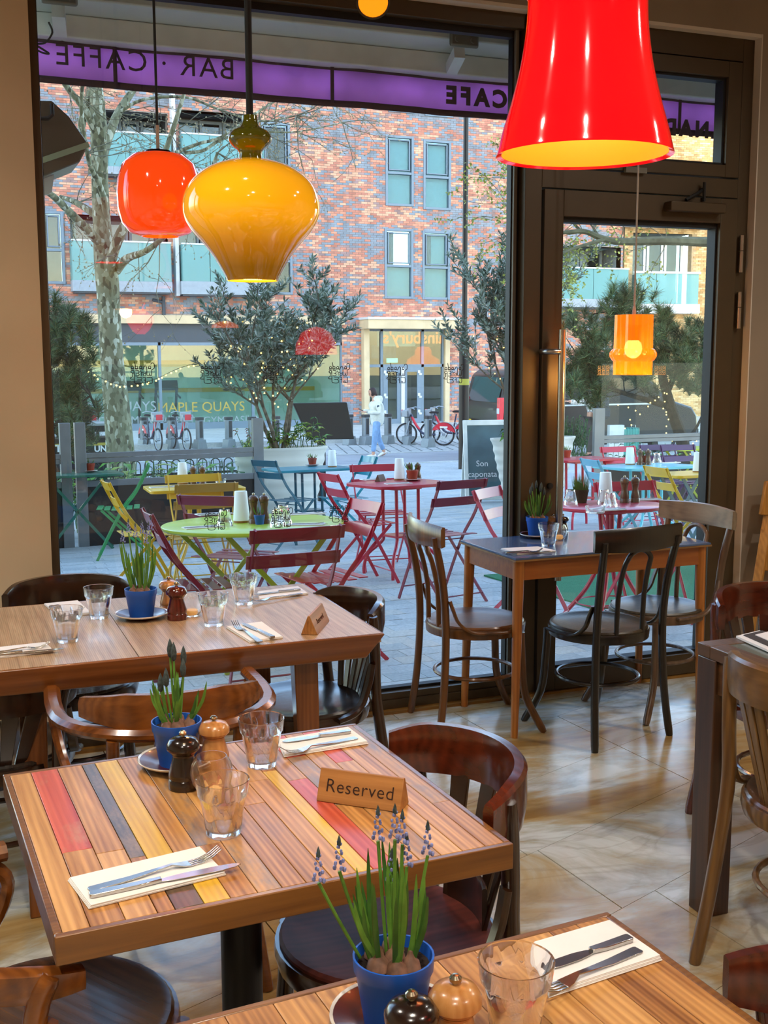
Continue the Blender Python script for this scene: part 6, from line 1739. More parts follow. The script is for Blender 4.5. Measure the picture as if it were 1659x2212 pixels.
def balcony(a, b, fa, fb, depth=1.5, rail=True, npan=3, mat=FROST, y_front=-1.3):
    (x0, z1), (x1, z0) = xz(*a), xz(*b); (f0, fz1), (f1, fz0) = xz(*fa), xz(*fb)
    sl_ = bpart('balcony', MB().bb(f0, f1, -.55, .9, fz0, fz1), plain('balcony fascia', '#8d9aa6', .5, .2, var=.03), bevel=.01)
    part('underside', MB().bb(f0 + .06, f1 - .06, -.5, .9, fz0 - .05, fz0), SLATED, sl_)
    for k in range(npan):
        p0 = x0 + (x1 - x0) * k / npan; p1 = x0 + (x1 - x0) * (k + 1) / npan
        part('glass_panel', MB().bb(p0 + .01, p1 - .01, -.52, -.50, fz1, z1 - .04), mat, sl_)
    part('glass_panel', MB().bb(x0 - .01, x0 + .01, -.5, .2, fz1, z1 - .04), mat, sl_); part('glass_panel', MB().bb(x1 - .01, x1 + .01, -.5, .2, fz1, z1 - .04), mat, sl_)
    part('handrail', MB().bb(x0 - .02, x1 + .02, -.54, -.48, z1 - .04, z1 + .01), WPAINT, sl_)
    return sl_, (x0, x1, fz1, z1)
balcony((150, 520), (364, 606), (152, 607), (366, 634)); balcony((386, 528), (562, 608), (384, 609), (566, 640))
balcony((228, 288), (364, 362), (196, 362), (366, 388)); balcony((386, 292), (562, 366), (384, 366), (566, 392))
balcony((1190, 578), (1340, 648), (1188, 646), (1342, 666), npan=2)
(x0, z1), (x1, z0) = xz(365, 210), xz(385, 640); bpart('pier', MB().bb(x0, x1, -.35, .1, z0, z1 + 1.5), WPAINT, bevel=.01)
(x0, z1), (x1, z0) = xz(352, 640), xz(362, 690); bpart('rain_pipe', MB().tube([(x0, -.08, z1), (x0, -.08, z0)], .06, 8).tube([(x0 - .35, -.08, z1 - .12), (x0, -.08, z1 - .2)], .05, 8), SLATED)
# shop front of the gym
(x0, z1), (x1, z0) = xz(60, 678), xz(742, 702); bpart('stone_band', MB().bb(x0, x1, -.16, .2, z0, z1), STONE, bevel=.01)
(fx, fz1), (fx2, fz0) = xz(60, 702), xz(742, 740); bpart('fascia', MB().bb(fx, fx2, .05, .25, fz0, fz1 + .4), SLATED)
GYM = plain('gym wall', '#a7c4bb', .8, var=.04, scale=1); GYMY = plain('gym ochre stripe', '#b99a4a', .8, var=.03); GYMF = plain('gym lit ceiling', '#d8dcae', .8, emit='#e6e2a0', estr=.25)
gxs = [sx0, xz(147, 800)[0], xz(346, 800)[0], xz(546, 800)[0], sx1]
gy = bpart('shop_front', MB().bb(sx0, sx1, .02, .16, fz0 - .10, fz0).bb(sx0, sx1, .02, .16, GB - .02, GB + .22), SLATE)
for x in gxs: part('mullion', MB().bb(x - .045, x + .045, .02, .16, GB, fz0), SLATE, gy)
for i in range(4): part('pane', MB().bb(gxs[i] + .05, gxs[i + 1] - .05, .08, .09, GB + .22, fz0 - .1), SHOPG, gy)
part('interior_wall', MB().bb(sx0, sx1, 3.2, 3.3, GB - .1, fz0 + .4), GYM, gy)
part('interior_floor', MB().bb(sx0, sx1, .2, 3.3, GB - .1, GB), GYM, gy)
part('interior_ceiling', MB().bb(sx0, sx1, .25, 3.3, fz0 + .3, fz0 + .4), GYM, gy)
part('interior_side', MB().bb(sx1, sx1 + .1, .2, 3.3, GB, fz0 + .4), GYM, gy)
for za, zb in (((780), (795)), ((846), (856))):
    part('ochre_stripe', MB().bb(sx0, sx1, 3.15, 3.2, xz(300, zb)[1], xz(300, za)[1]), GYMY, gy)
part('ceiling_light', MB().bb(xz(300, 745)[0], xz(340, 745)[0], 1.2, 2.2, fz0 - .08, fz0 - .03), GYMF, gy)
GREYT = plain('grey vinyl letters', '#8b979c', .7, var=0); OCHT = plain('ochre vinyl letters', '#b79b45', .7, var=0)
tm_ = lambda px, py, yy: M.Translation((xz(px, py)[0], yy, xz(px, py)[1])) @ M.Rotation(PI / 2, 4, 'X')
lettering('MAPLE QUAYS', .46, GREYT, gy, tm_(240, 880, .06), .004); lettering('RESIDENTS GYMNASIUM', .36, GREYT, gy, tm_(258, 909, .06), .004)
lettering('MAPLE QUAYS', .46, OCHT, gy, tm_(437, 880, .06), .004); lettering('RESIDENTS GYMNASIUM', .36, GREYT, gy, tm_(446, 909, .06), .004)
DKM = plain('treadmill', '#3d4a4d', .5, .2)
for px in (300, 383):
    x = xz(px, 850)[0]
    tm2 = thing('treadmill', 'grey treadmill standing inside the gym window, %s' % ('plane trunk side' if px == 300 else 'middle pane'), 'treadmill', (x, YB + 1.6, GB), 0, 'treadmills in the gym')
    part('deck', MB().bb(-.4, .4, -.9, .9, 0, .22), DKM, tm2, bevel=.02)
    part('upright', MB().beam((-.36, .7, .2), (-.36, .3, 1.35), .08, .08).beam((.36, .7, .2), (.36, .3, 1.35), .08, .08), DKM, tm2)
    part('console', MB().box((0, .3, 1.42), (.8, .12, .35), M.Rotation(R(-30), 3, 'X')), DKM, tm2, bevel=.02)
    part('handrail', MB().beam((-.36, .3, 1.1), (-.36, -.3, 1.0), .05, .05).beam((.36, .3, 1.1), (.36, -.3, 1.0), .05, .05), DKM, tm2)
# entrance
(cx0_, cz1), (cx1_, cz0) = xz(776, 686), xz(972, 712)
cn = bpart('entrance_canopy', MB().bb(cx0_, cx1_, -.9, .2, cz0, cz1 - .08), STONE, bevel=.01); part('flashing', MB().bb(cx0_ - .03, cx1_ + .03, -.94, .2, cz1 - .08, cz1), WPAINT, cn)
(x0, z_), (x1, z_) = xz(780, 712), xz(792, 712); bpart('pillar', MB().bb(x0, x1, -.3, .2, GB - .1, cz0), STONE, bevel=.01)
(x2, z_), (x3, z_) = xz(960, 712), xz(970, 712); bpart('pillar', MB().bb(x2, x3, -.1, .2, GB - .1, cz0), STONE, bevel=.01)
ent = bpart('entrance_frame', frame_rect(MB(), x1, x2, GB - .02, cz0, .07, .05, .2), SLATE)
gx = [xz(v, 850)[0] for v in (792, 826, 868, 914, 960)]; zt_ = xz(870, 790)[1]
en = MB(); en.bb(x1, x2, .05, .2, zt_ - .05, zt_ + .05)
for v in (gx[1], gx[3]): en.bb(v - .05, v + .05, .05, .2, GB, cz0)
part('transom', en, SLATE, ent)
for i in range(4):
    if i in (1, 2):
        d_ = bpart('entrance_door', frame_rect(MB(), gx[i] + .05, gx[i + 1] - (.05 if i == 2 else .0), GB, zt_ - .05, .17, .03, .10), SLATE)
        part('pane', MB().bb(gx[i] + .2, gx[i + 1] - .16, .06, .07, GB + .17, zt_ - .2), SHOPG, d_)
        hx_ = gx[1] + .13 if i == 1 else gx[3] - .13
        for fz in (.2, .48, .86): part('hinge', MB().bb(hx_ - .07, hx_ + .02, .0, .04, GB + fz * 2.15 - .05, GB + fz * 2.15 + .05).bb(hx_ - .02, hx_ + .08, .0, .04, GB + fz * 2.15 - .12, GB + fz * 2.15 - .05), WPAINT, d_)
    else: part('pane', MB().bb(gx[i] + .05, gx[i + 1] - .05, .1, .11, GB, zt_ - .05), SHOPG, ent)
part('pane', MB().bb(x1 + .06, x2 - .06, .1, .11, zt_ + .05, cz0 - .07), SHOPG, ent)
bpart('door_edge', MB().bb(gx[2] - .02, gx[2] + .11, -.02, .06, GB, zt_ - .06), WPAINT)
LOB = plain('lobby wall', '#8f8c74', .8, var=.08, scale=1)
lob = bpart('lobby', MB().bb(ex0, ex1, 3.5, 3.6, GB - .1, ez1 + .3).bb(ex0 - .05, ex0, .2, 3.6, GB, ez1).bb(ex1, ex1 + .05, .2, 3.6, GB, ez1).bb(ex0, ex1, .2, 3.6, GB - .1, GB).bb(ex0, ex1, .3, 3.6, ez1 + .2, ez1 + .3), LOB)
EXITM = plain('pale green exit sign', '#8ff0d8', .5, var=0, emit='#8ff0d8', estr=.7)
(a, b), (c_, d_) = xz(858, 774), xz(882, 784); part('exit_sign', MB().bb(a, c_, 1.0, 1.06, d_, b), EXITM, lob)
LWM = plain('warm lobby lamp', '#ffd070', .5, var=0, emit='#ffc850', estr=1.5)
for px in (900,): q = xz(px, 795); part('wall_lamp', MB().ball((q[0], 3.3, q[1] - .1), .14, 10, 6), LWM, lob)
for px in (935, 951): q = xz(px, 808); part('round_window', MB().tube([(q[0], 3.42, q[1]), (q[0], 3.49, q[1])], .17, 16), DARKIN, lob)
part('blind_slats', MB().bb(xz(850, 745)[0], xz(905, 745)[0], 2.2, 2.25, xz(850, 775)[1], xz(850, 745)[1]), CURT2, lob)
ORT = plain('orange sign reflection', '#f08030', .6, var=0, emit='#f07a28', estr=.5)  # glowing orange paints in the reflection of an unseen sign
q = xz(898, 730); lettering("ainsbury's", .62, ORT, ent, M.Translation((q[0], .13, q[1])) @ M.Rotation(PI, 4, 'Z') @ M.Rotation(PI / 2, 4, 'X'), .01, bold=.012)
part('reflection_backing', MB().bb(gx[1] + .05, gx[3] - .05, .6, .65, xz(870, 748)[1], cz0), GYM, ent)  # panel added behind the painted sign reflection
# sunlit wing beyond the corner
wg = thing('sunlit_wing', 'sunlit brick wing with a white balcony beyond the apartment corner', 'building', (24.84, YB - .02, 0), R(-7))
WBR = [plain('sunlit buff brick', '#c0a06e', .9, var=.10, scale=3), plain('sunlit ochre brick', '#b08d5c', .9, var=.10, scale=3), plain('sunlit pale brick', '#cdb386', .9, var=.08, scale=3)]
WBX, WBZ = 9.0, 10.5
wh = (.35, 2.85, 3.35, 6.05)
wz = MB()
wz.bb(0, wh[0], 0, .3, GB - .3, WBZ + 1).bb(wh[1], WBX, 0, .3, GB - .3, WBZ + 1).bb(wh[0], wh[1], 0, .3, GB - .3, wh[2]).bb(wh[0], wh[1], 0, .3, wh[3], WBZ + 1)
part('wall', wz, plain('pale mortar', '#a99676', .95), wg)
wb = MB(); z = GB; row = 0
while z < WBZ:
    x = -(row % 2) * .1125
    while x < WBX:
        x0, x1 = max(x, 0), min(x + .215, WBX)
        if not (x1 > wh[0] and x0 < wh[1] and z + .065 > wh[2] and z < wh[3]) and x1 - x0 > .03:
            wb.mi = rnd.randrange(3); brick(wb, x0, x1, z, z + .065)
        x += .225
    z += .075; row += 1
part('bricks', wb, WBR, wg, kind='stuff', sharp=0)
part('recess', MB().bb(wh[0], wh[1], 1.2, 1.25, wh[2], wh[3]).bb(wh[0], wh[1], .0, 1.2, wh[3], wh[3] + .02), CURT2, wg)
for k, (a, b) in enumerate(((.45, 1.15), (1.2, 1.9), (1.95, 2.75))):
    f_ = part('balcony_door', frame_rect(MB(), a, b, wh[2], wh[3] - .1, .10, .5, .6), WPAINT, wg); part('pane', MB().bb(a + .1, b - .1, .54, .55, wh[2] + .1, wh[3] - .2), REFL, f_)
sl_ = part('balcony', MB().bb(.15, 2.95, -.6, .9, 3.0, 3.36), WPAINT, wg, bevel=.01)
for k in range(3): part('glass_panel', MB().bb(.2 + k * .9, 1.08 + k * .9, -.56, -.54, 3.36, 4.5), FROST, sl_)
part('handrail', MB().bb(.15, 2.95, -.6, -.5, 4.5, 4.58), WPAINT, sl_)
part('roof_slab', MB().bb(-.2, 3.2, -1.0, .6, 6.25, 6.5), WPAINT, wg)
for s, l in ((.9, 'white garden chair on the sunlit balcony, corner side'), (1.9, 'white garden chair on the sunlit balcony, door side')):
    pos = V((24.84, YB - .02, 0)) + M.Rotation(R(-7), 3, 'Z') @ V((s, .0, 3.37))
    g = thing('garden_chair', l, 'chair', pos, R(10), 'white chairs on the sunlit balcony')
    part('seat', MB().bb(-.22, .22, -.22, .22, .43, .46), WPAINT, g)
    for a in (-.2, .2):
        for b in (-.2, .2): part('leg', MB().beam((a, b, 0), (a, b, .43 if b < 0 else .9), .03, .03), WPAINT, g)
    part('backrest', MB().beam((-.2, .2, .88), (.2, .2, .88), .03, .08).beam((-.2, .2, .5), (.2, .2, .85), .025, .025).beam((.2, .2, .5), (-.2, .2, .85), .025, .025), WPAINT, g)

# ---------------------------------------------------------------- the building over the cafe and its neighbours (shade the street)
PUT = plain('cafe outer wall', '#9a948a', .9, var=.05)
structure(part('wall_upper', MB().bb(-34, 6.6, -14, 4.56, 3.62, 27), PUT))
structure(part('wall_neighbour', MB().bb(-34, RX0 - .12, -14, 4.60, -.3, 3.62), PUT))
structure(part('wall_neighbour', MB().bb(RX1 + .12, 6.6, -14, 4.60, -.3, 3.62), PUT))
structure(part('wall_rear', MB().bb(RX0 - .12, RX1 + .12, -14, RY0 - .12, -.3, 3.62), PUT))
# ---------------------------------------------------------------- awning
AW = thing('awning', 'purple lettered awning valance under a grey box along the shop front', 'awning')
def cloth(name, col):
    m = plain(name, col, .9, var=.07, scale=4, bump=.15, bscale=7)
    t = m.node_tree; b = t.nodes['Principled BSDF']; o = t.nodes['Material Output']
    tl_ = t.nodes.new('ShaderNodeBsdfTranslucent'); mx = t.nodes.new('ShaderNodeMixShader'); mx.inputs[0].default_value = .6
    t.links.new(b.inputs['Base Color'].links[0].from_socket, tl_.inputs[0]); t.links.new(b.outputs[0], mx.inputs[1]); t.links.new(tl_.outputs[0], mx.inputs[2]); t.links.new(mx.outputs[0], o.inputs[0])
    return m
PUR = cloth('purple awning cloth', '#d6a0dc')
PURD = plain('dark awning binding', '#4a3a46', .85, var=.05)
BOX = plain('grey white awning box', '#c2cbc6', .6, .1, var=.04, scale=3); BOX2 = plain('awning bar', '#d6dedb', .6, .1, var=.03); BOLT = plain('awning bracket', '#79807a', .5, .4, var=.05)
VY = 4.98
AX0, AX1 = .36, 4.9
zt0 = on_y(600, 133, VY).z; zb0 = on_y(600, 197, VY).z
vt, vb = 2.815, 2.655
def vz(px, py): return on_y(px, py, VY).z
vt = (vz(300, 102) + vz(900, 175)) / 2 + .012; vb = (vz(300, 176) + vz(900, 238)) / 2 - .012
n = 46; vm = MB(); vs = []
for i in range(n + 1):
    x = AX0 + (AX1 - AX0) * i / n
    yy = VY + .008 * math.sin(x * 9) + .004 * math.sin(x * 23)
    for z in (vt, vb): vs.append((x, yy, z))
vm.add(vs, [(i * 2, i * 2 + 1, i * 2 + 3, i * 2 + 2) for i in range(n)])
va = part('valance', vm, PUR, AW); sm_ = va.modifiers.new('cloth', 'SOLIDIFY'); sm_.thickness = .002
bm2 = MB()
for z in (vt, vb):
    vs = []
    for i in range(n + 1):
        x = AX0 + (AX1 - AX0) * i / n; yy = VY - .004 + .008 * math.sin(x * 9) + .004 * math.sin(x * 23)
        vs += [(x, yy, z + .014), (x, yy, z - .014)]
    bm2.add(vs, [(i * 2, i * 2 + 1, i * 2 + 3, i * 2 + 2) for i in range(n)])
bo = part('binding', bm2, PURD, AW); sm_ = bo.modifiers.new('cloth', 'SOLIDIFY'); sm_.thickness = .003
for px, py in ((248, 130), (717, 180), (1467, 270)):
    x = on_y(px, py, VY).x; yy = VY - .006 + .008 * math.sin(x * 9)
    part('seam', MB().bb(x - .008, x + .008, yy - .003, yy + .001, vb, vt), PURD, AW)
def valance_text(s, px, py, size, bold, sp=1.0):
    q = on_y(px, py, VY)
    lettering(s, size, PURD, AW, M.Translation((q.x, VY - .013, q.z)) @ M.Rotation(PI, 4, 'Z') @ M.Rotation(PI / 2, 4, 'X'), .001, bold=bold, sp=sp)
valance_text('BAR \u00b7 CAFF\u00c9', 318, 138, .12, .000, 1.15)
valance_text('CAFE', 1028, 213, .105, .0055, 1.42); valance_text('WATER', 1240, 243, .105, .0055, 1.42); valance_text('CANADA', 1496, 281, .105, .0055, 1.42)
part('front_bar', MB().prism([(0, 0), (.05, -.008), (.10, .0), (.115, .05), (.10, .085), (.0, .09)], AX0, AX1, M(((0, 0, 1, 0), (1, 0, 0, VY - .05), (0, 1, 0, vt + .004), (0, 0, 0, 1)))), BOX2, AW, bevel=.006)
part('cassette', MB().prism([(0, 0), (.20, -.012), (.22, .03), (.20, .20), (0, .22)], AX0, AX1, M(((0, 0, 1, 0), (1, 0, 0, VY - .22), (0, 1, 0, vt + .105), (0, 0, 0, 1)))), BOX, AW, bevel=.008)
for px, py in ((128, 28), (1000, 120)):
    q = on_y(px, py, VY - .235)
    br_ = part('bracket', MB().bb(q.x - .055, q.x + .055, VY - .25, VY - .19, vt + .10, vt + .36), BOX, AW, bevel=.006)
    part('bracket_plate', MB().bb(q.x - .07, q.x + .07, VY - .256, VY - .235, vt + .07, vt + .13), BOLT, br_, bevel=.012)
    for s in (-1, 1): part('bolt', MB().tube([(q.x + s * .038, VY - .262, vt + .10), (q.x + s * .038, VY - .254, vt + .10)], .012, 8), BOLT, br_)
    part('folding_arm', MB().beam((q.x + .0, VY - .2, vt + .06), (q.x + .02, VY - .07, vt + .02), .05, .05), BOX2, br_)
part('mounting_rail', MB().bb(AX0, AX1, 4.62, 4.78, vt + .34, vt + .40), BOX, AW)
part('back_plate', MB().bb(AX0, AX1, 4.60, 4.74, 3.05, 3.10), BOX, AW)
cq = on_y(100, 95, 4.85)
part('cable', MB().tube(spline([on_y(105, 48, 4.85), on_y(113, 70, 4.84), on_y(98, 92, 4.8), on_y(78, 96, 4.75), on_y(95, 108, 4.78), on_y(106, 116, 4.8), on_y(92, 114, 4.78), on_y(72, 104, 4.72)], 4), .004, 6), WIRE, AW)
# wall heater left of the window
HT = plain('heater casing', '#6a6156', .3, .3, var=.03)
q = [on_y(x, y, 4.86) for x, y in ((40, 216), (112, 217), (150, 252), (192, 312), (172, 350), (60, 395), (40, 395))]
ht = thing('patio_heater', 'dark angular wall heater hanging outside by the window frame under the awning', 'heater', (0, 0, 0))
part('casing', MB().prism([(p.x, p.z) for p in q][::-1], -.0, .30, M.Translation((0, 5.16, 0)) @ M.Rotation(PI / 2, 4, 'X')), HT, ht, bevel=.006)
part('trim_strip', MB().beam(on_y(60, 357, 4.855), on_y(192, 312, 4.855), .006, .022, upv=(0, 0, 1)), plain('pale trim', '#a9bda6', .35, .3, var=.02), ht)
part('handle', MB().tube([on_y(112, 225, 4.84), on_y(113, 248, 4.83), on_y(104, 256, 4.83), on_y(60, 257, 4.84)], .008, 8), RUBBER, ht)
part('bracket', MB().prism([(p.x, p.z) for p in [on_y(x, y, 4.95) for x, y in ((60, 380), (118, 372), (112, 415), (102, 421), (60, 421))]][::-1], 0, .02, M.Translation((0, 4.97, 0)) @ M.Rotation(PI / 2, 4, 'X')), WPAINT, ht)
part('wall_arm', MB().beam((q[0].x + .02, 4.62, q[0].z - .1), (q[0].x + .02, 4.9, q[0].z - .1), .05, .05), RUBBER, ht)
# ---------------------------------------------------------------- street things
TYRE = plain('rubber tyre', '#17181a', .7, var=.05); BIKEF = plain('bike frame grey', '#9aa4ac', .35, .3, var=.02); BIKER = plain('bike red guard', '#d32238', .35, var=.03, coat=.3); BIKED = plain('bike navy frame', '#2a3552', .35, var=.03, coat=.3)
DOCKM = plain('dock grey', '#7e898f', .4, .3, var=.03); DOCKD = plain('dock dark', '#2b2f33', .5, var=.03); WTXT = plain('white vinyl letters', '#eef0f0', .7, var=0)
def bike(label, loc, rz, proto=[None]):
    if proto[0]: return dup(proto[0], loc, rz, label)
    t = thing('hire_bike', label, 'bicycle', loc, rz, 'docked hire bikes'); proto[0] = t
    r = .31
    for y, nm in ((-.54, 'wheel'), (.54, 'wheel')):
        cc = V((0, y, r))
        w_ = part(nm, MB().sweep([cc + V((0, r * .95 * math.cos(2 * PI * i / 28), r * .95 * math.sin(2 * PI * i / 28))) for i in range(28)], [(.022 * math.cos(2 * PI * j / 8), .022 * math.sin(2 * PI * j / 8)) for j in range(8)], upv=(1, 0, 0), closed=True), TYRE, t)
        part('hub', MB().tube([(-.05, y, r), (.05, y, r)], .04, 10), BIKEF, w_)
        sp = MB()
        for i in range(10): sp.tube([cc, cc + V((0, .29 * math.cos(PI * i / 5), .29 * math.sin(PI * i / 5)))], .003, 4, cap=False)
        part('spokes', sp, BIKEF, w_, kind='stuff')
        part('rim', MB().sweep([cc + V((0, r * .86 * math.cos(2 * PI * i / 28), r * .86 * math.sin(2 * PI * i / 28))) for i in range(28)], [(.012, 0), (0, .012), (-.012, 0), (0, -.012)], upv=(1, 0, 0), closed=True), BIKEF, w_)
    part('frame', MB().tube(spline([(0, .40, .86), (0, .28, .60), (0, .10, .36), (0, -.10, .31), (0, -.30, .31)], 5), .034, 10).tube([(0, -.14, .32), (0, -.24, .86)], .022, 8), BIKED, t)
    part('red_tube_wrap', MB().tube(spline([(0, .38, .80), (0, .28, .60), (0, .16, .44)], 5), .037, 10), BIKER, t)
    part('fork', MB().tube([(.05, .54, .31), (.05, .44, .68), (0, .40, .90)], .015, 8).tube([(-.05, .54, .31), (-.05, .44, .68)], .015, 8), BIKEF, t)
    part('rear_stay', MB().tube([(.05, -.54, .31), (.03, -.20, .62)], .012, 6).tube([(-.05, -.54, .31), (-.03, -.20, .62)], .012, 6), BIKEF, t)
    part('mudguard', MB().sweep([V((0, -.54 + .36 * math.cos(R(a)), .31 + .36 * math.sin(R(a)))) for a in range(20, 196, 12)], rsec(.09, .008), ups=[V((0, math.cos(R(a)), math.sin(R(a)))) for a in range(20, 196, 12)]), BIKEF, t)
    gd = MB()
    for s in (-1, 1):
        pl = [(-.54 + .34 * math.cos(R(a)), .31 + .34 * math.sin(R(a))) for a in range(20, 171, 15)] + [(-.54 + .16 * math.cos(R(a)), .36 + .16 * math.sin(R(a))) for a in range(150, 29, -30)]
        gd.prism(pl, s * .045 - .004, s * .045 + .004, M(((0, 0, 1, 0), (1, 0, 0, 0), (0, 1, 0, 0), (0, 0, 0, 1))))
    g_ = part('skirt_guard', gd, BIKER, t)
    for s in (-1, 1): part('white_band', MB().bb(s * .052 - .002, s * .052 + .002, -.66, -.44, .50, .545), WTXT, g_)
    part('saddle', MB().lathe([(0, 0), (.10, .0), (.11, .03), (.06, .06), (0, .06)], 14, c=(0, -.26, .90), sx=.8, sy=1.3), TYRE, t)
    part('handlebar', MB().tube(spline([(-.30, .22, 1.02), (-.22, .34, 1.06), (-.10, .40, 1.04), (.10, .40, 1.04), (.22, .34, 1.06), (.30, .22, 1.02)], 5), .014, 8), BIKEF, t)
    part('basket', MB().bb(-.15, .15, .44, .50, .80, 1.04).bb(-.15, -.12, .44, .66, .80, .98).bb(.12, .15, .44, .66, .80, .98).bb(-.15, .15, .62, .66, .80, .92), BIKEF, t, bevel=.01)
    part('front_badge', MB().bb(-.09, .09, .66, .68, .84, .99), BIKER, t, bevel=.02)
    part('pedal', MB().tube([(-.16, .02, .20), (-.06, .0, .30), (.06, -.02, .30), (.16, -.04, .40)], .014, 6), TYRE, t)
    return t
def at(px, py, h=0):
    p = on_g(px, py, h); return (p.x, p.y, gz(p.y) - .05 if p.y > 27 else gz(p.y))
GD = 'docked hire bikes'
def bk(label, px, py, rz):
    b = bike(label, at(px, py), R(rz)); b['group'] = GD
bk('hire bike with red guard docked before the entrance doors, whole in view', 918, 958, 52)
bk('hire bike with red guard docked beside the lamp post', 968, 955, 48)
bk('hire bike docked end on next to the plane trunk', 327, 968, 190)
bk('hire bike docked end on in front of the ochre letters', 388, 968, 190)
bk('hire bike mostly hidden behind the black litter bin and plane trunk', 204, 968, 172)
def dock(label, px, py, proto=[None]):
    loc = at(px, py)
    if proto[0]: return dup(proto[0], loc, R(20), label, 'bike dock posts')
    t = thing('dock_post', label, 'bike dock', loc, R(20), 'bike dock posts'); proto[0] = t
    part('foot', MB().prism([(-.16, 0), (.16, 0), (.11, .25), (-.11, .25)], -.14, .14, M.Rotation(PI / 2, 4, 'X')), DOCKM, t, bevel=.01)
    part('column', MB().prism(rrect(.20, .16, .05), .25, .78), DOCKM, t); part('head', MB().prism(rrect(.22, .18, .05), .78, .86), DOCKD, t, bevel=.01)
    part('slot', MB().bb(-.05, .05, -.085, -.07, .3, .75), DOCKD, t)
    return t
for px, py, l in ((838, 955, 'grey dock post between the walking person and the docked bikes'), (790, 957, 'grey dock post behind the walking person'), (312, 965, 'grey dock post at the first end on bike'), (372, 965, 'grey dock post at the second end on bike'), (432, 965, 'grey empty dock post beyond the ochre letters'), (495, 964, 'grey empty dock post by the barrier end post'), (545, 964, 'grey empty dock post beyond the barrier end post'), (597, 962, 'grey empty dock post behind the olive planter'), (882, 957, 'grey dock post holding the whole hire bike'), (925, 962, 'grey dock post holding the second hire bike'), (755, 957, 'grey empty dock post behind the black board')):
    dock(l, px, py)
# lamp post
lq = on_g(1001, 1013); lx, ly = lq.x, lq.y; lz = gz(ly)
lp_ = thing('lamp_post', 'tall black street lamp post at the kerb in front of the entrance', 'lamp post', (lx, ly, lz), 0)
part('sleeve', MB().tube([(0, 0, 0), (0, 0, 2.45)], .098, 18), plain('black post paint', '#15181a', .4, .2, var=.03), lp_); part('pole', MB().tube([(0, 0, 2.45), (0, 0, 2.5), (0, 0, 9.0)], [.098, .052, .045], 14), MATS['black post paint'], lp_)
part('sticker', MB().tube([(0, -.0, 1.62), (0, 0, 1.74)], .0995, 18), plain('yellow sticker', '#a8a23a', .6, var=0), lp_)
# black board on a stand
bq = on_y(697, 950, 14.6); P4 = [on_y(x, y, 14.6) for x, y in ((632, 871), (748, 869), (764, 948), (668, 950))]
bb_ = thing('display_board', 'black tilted display board on a post behind the olive planter', 'board', (bq.x, 14.6, gz(14.6)))
part('panel', MB().prism([(p.x - bq.x, p.z - gz(14.6)) for p in P4][::-1], -.03, .03, M.Rotation(PI / 2, 4, 'X')), plain('black board face', '#0c0e0f', .6, var=.03), bb_, bevel=.01)
part('post', MB().bb(-.05, .05, .03, .10, 0, P4[3].z - gz(14.6) + .3), RUBBER, bb_)
# chalkboard
aq = on_g(1064, 1088); ax_, ay_ = aq.x + .12, 13.35
ab = thing('chalkboard', 'white framed pavement chalkboard leaning beside the ribbed planter', 'chalkboard', (ax_, ay_, gz(ay_)), R(-12), None)
tl = M.Rotation(R(-12), 4, 'X')
fr = frame_rect(MB(), -.34, .34, .02, 1.08, .05, -.02, .02, .05, .07)
part('frame', fr, plain('white painted board frame', '#e4e6df', .6, var=.04), ab, rot=(R(-10), 0, 0), bevel=.004)
part('slate', MB().bb(-.29, .29, -.012, .012, .07, 1.01), plain('chalk slate', '#4f6a70', .8, var=.10, scale=4), ab, rot=(R(-10), 0, 0))
part('rear_leg', frame_rect(MB(), -.32, .32, .02, 1.05, .05, -.015, .015), MATS['white painted board frame'], ab, rot=(R(10), 0, 0), loc=(0, .36, 0))
for s, z in (('Son', .50), ('caponata', .36)):
    lettering(s, .11, WTXT, ab, M.Rotation(R(-10), 4, 'X') @ M.Translation((-.10, -.014, z)) @ M.Rotation(PI / 2, 4, 'X') @ M.Shear('XZ', 4, (0.0, 0.0)), .0008)
# litter bin behind the barrier
lb_ = on_y(160, 940, 17.0)
bn = thing('litter_bin', 'black litter bin with yellow band behind the barrier posts', 'bin', (lb_.x, 17.0, gz(17)), 0)
zt2 = on_y(160, 914, 17).z - gz(17); wL = on_y(100, 940, 17).x - lb_.x; wR = on_y(233, 940, 17).x - lb_.x
BINK = plain('black bin metal', '#15171a', .45, .3, var=.03)
zm2 = on_y(160, 945, 17).z - gz(17); zy = on_y(160, 955, 17).z - gz(17); zy2 = on_y(160, 961, 17).z - gz(17)
part('lid', MB().bb(wL, wR, -.25, .25, zt2 - .03, zt2), plain('bin lid', '#aab4b6', .4, .5), bn)
part('head', MB().bb(wL, wR, -.24, .24, zt2 - .12, zt2 - .03), BINK, bn)
for i in range(6):
    x = wL + (wR - wL) * i / 5
    part('bar', MB().bb(x - .02, x + .02, -.24, -.20, zm2 - .02, zt2 - .12), BINK, bn)
part('body', MB().bb(wL, wR, -.25, .25, 0, zy2).bb(wL, wR, -.25, .25, zy, zm2), BINK, bn)
part('band', MB().bb(wL, wR, -.253, .25, zy2, zy), plain('yellow band', '#b8a43c', .6, var=.03), bn)
lettering('LITTER', .14, WTXT, bn, M.Translation((on_y(110, 966, 17).x - lb_.x, -.252, on_y(110, 967, 17).z - gz(17))) @ M.Rotation(PI / 2, 4, 'X'), .002, bold=.004)
lettering('UN', .12, WTXT, bn, M.Translation((on_y(212, 966, 17).x - lb_.x, -.252, on_y(212, 967, 17).z - gz(17))) @ M.Rotation(PI / 2, 4, 'X'), .002, bold=.004)
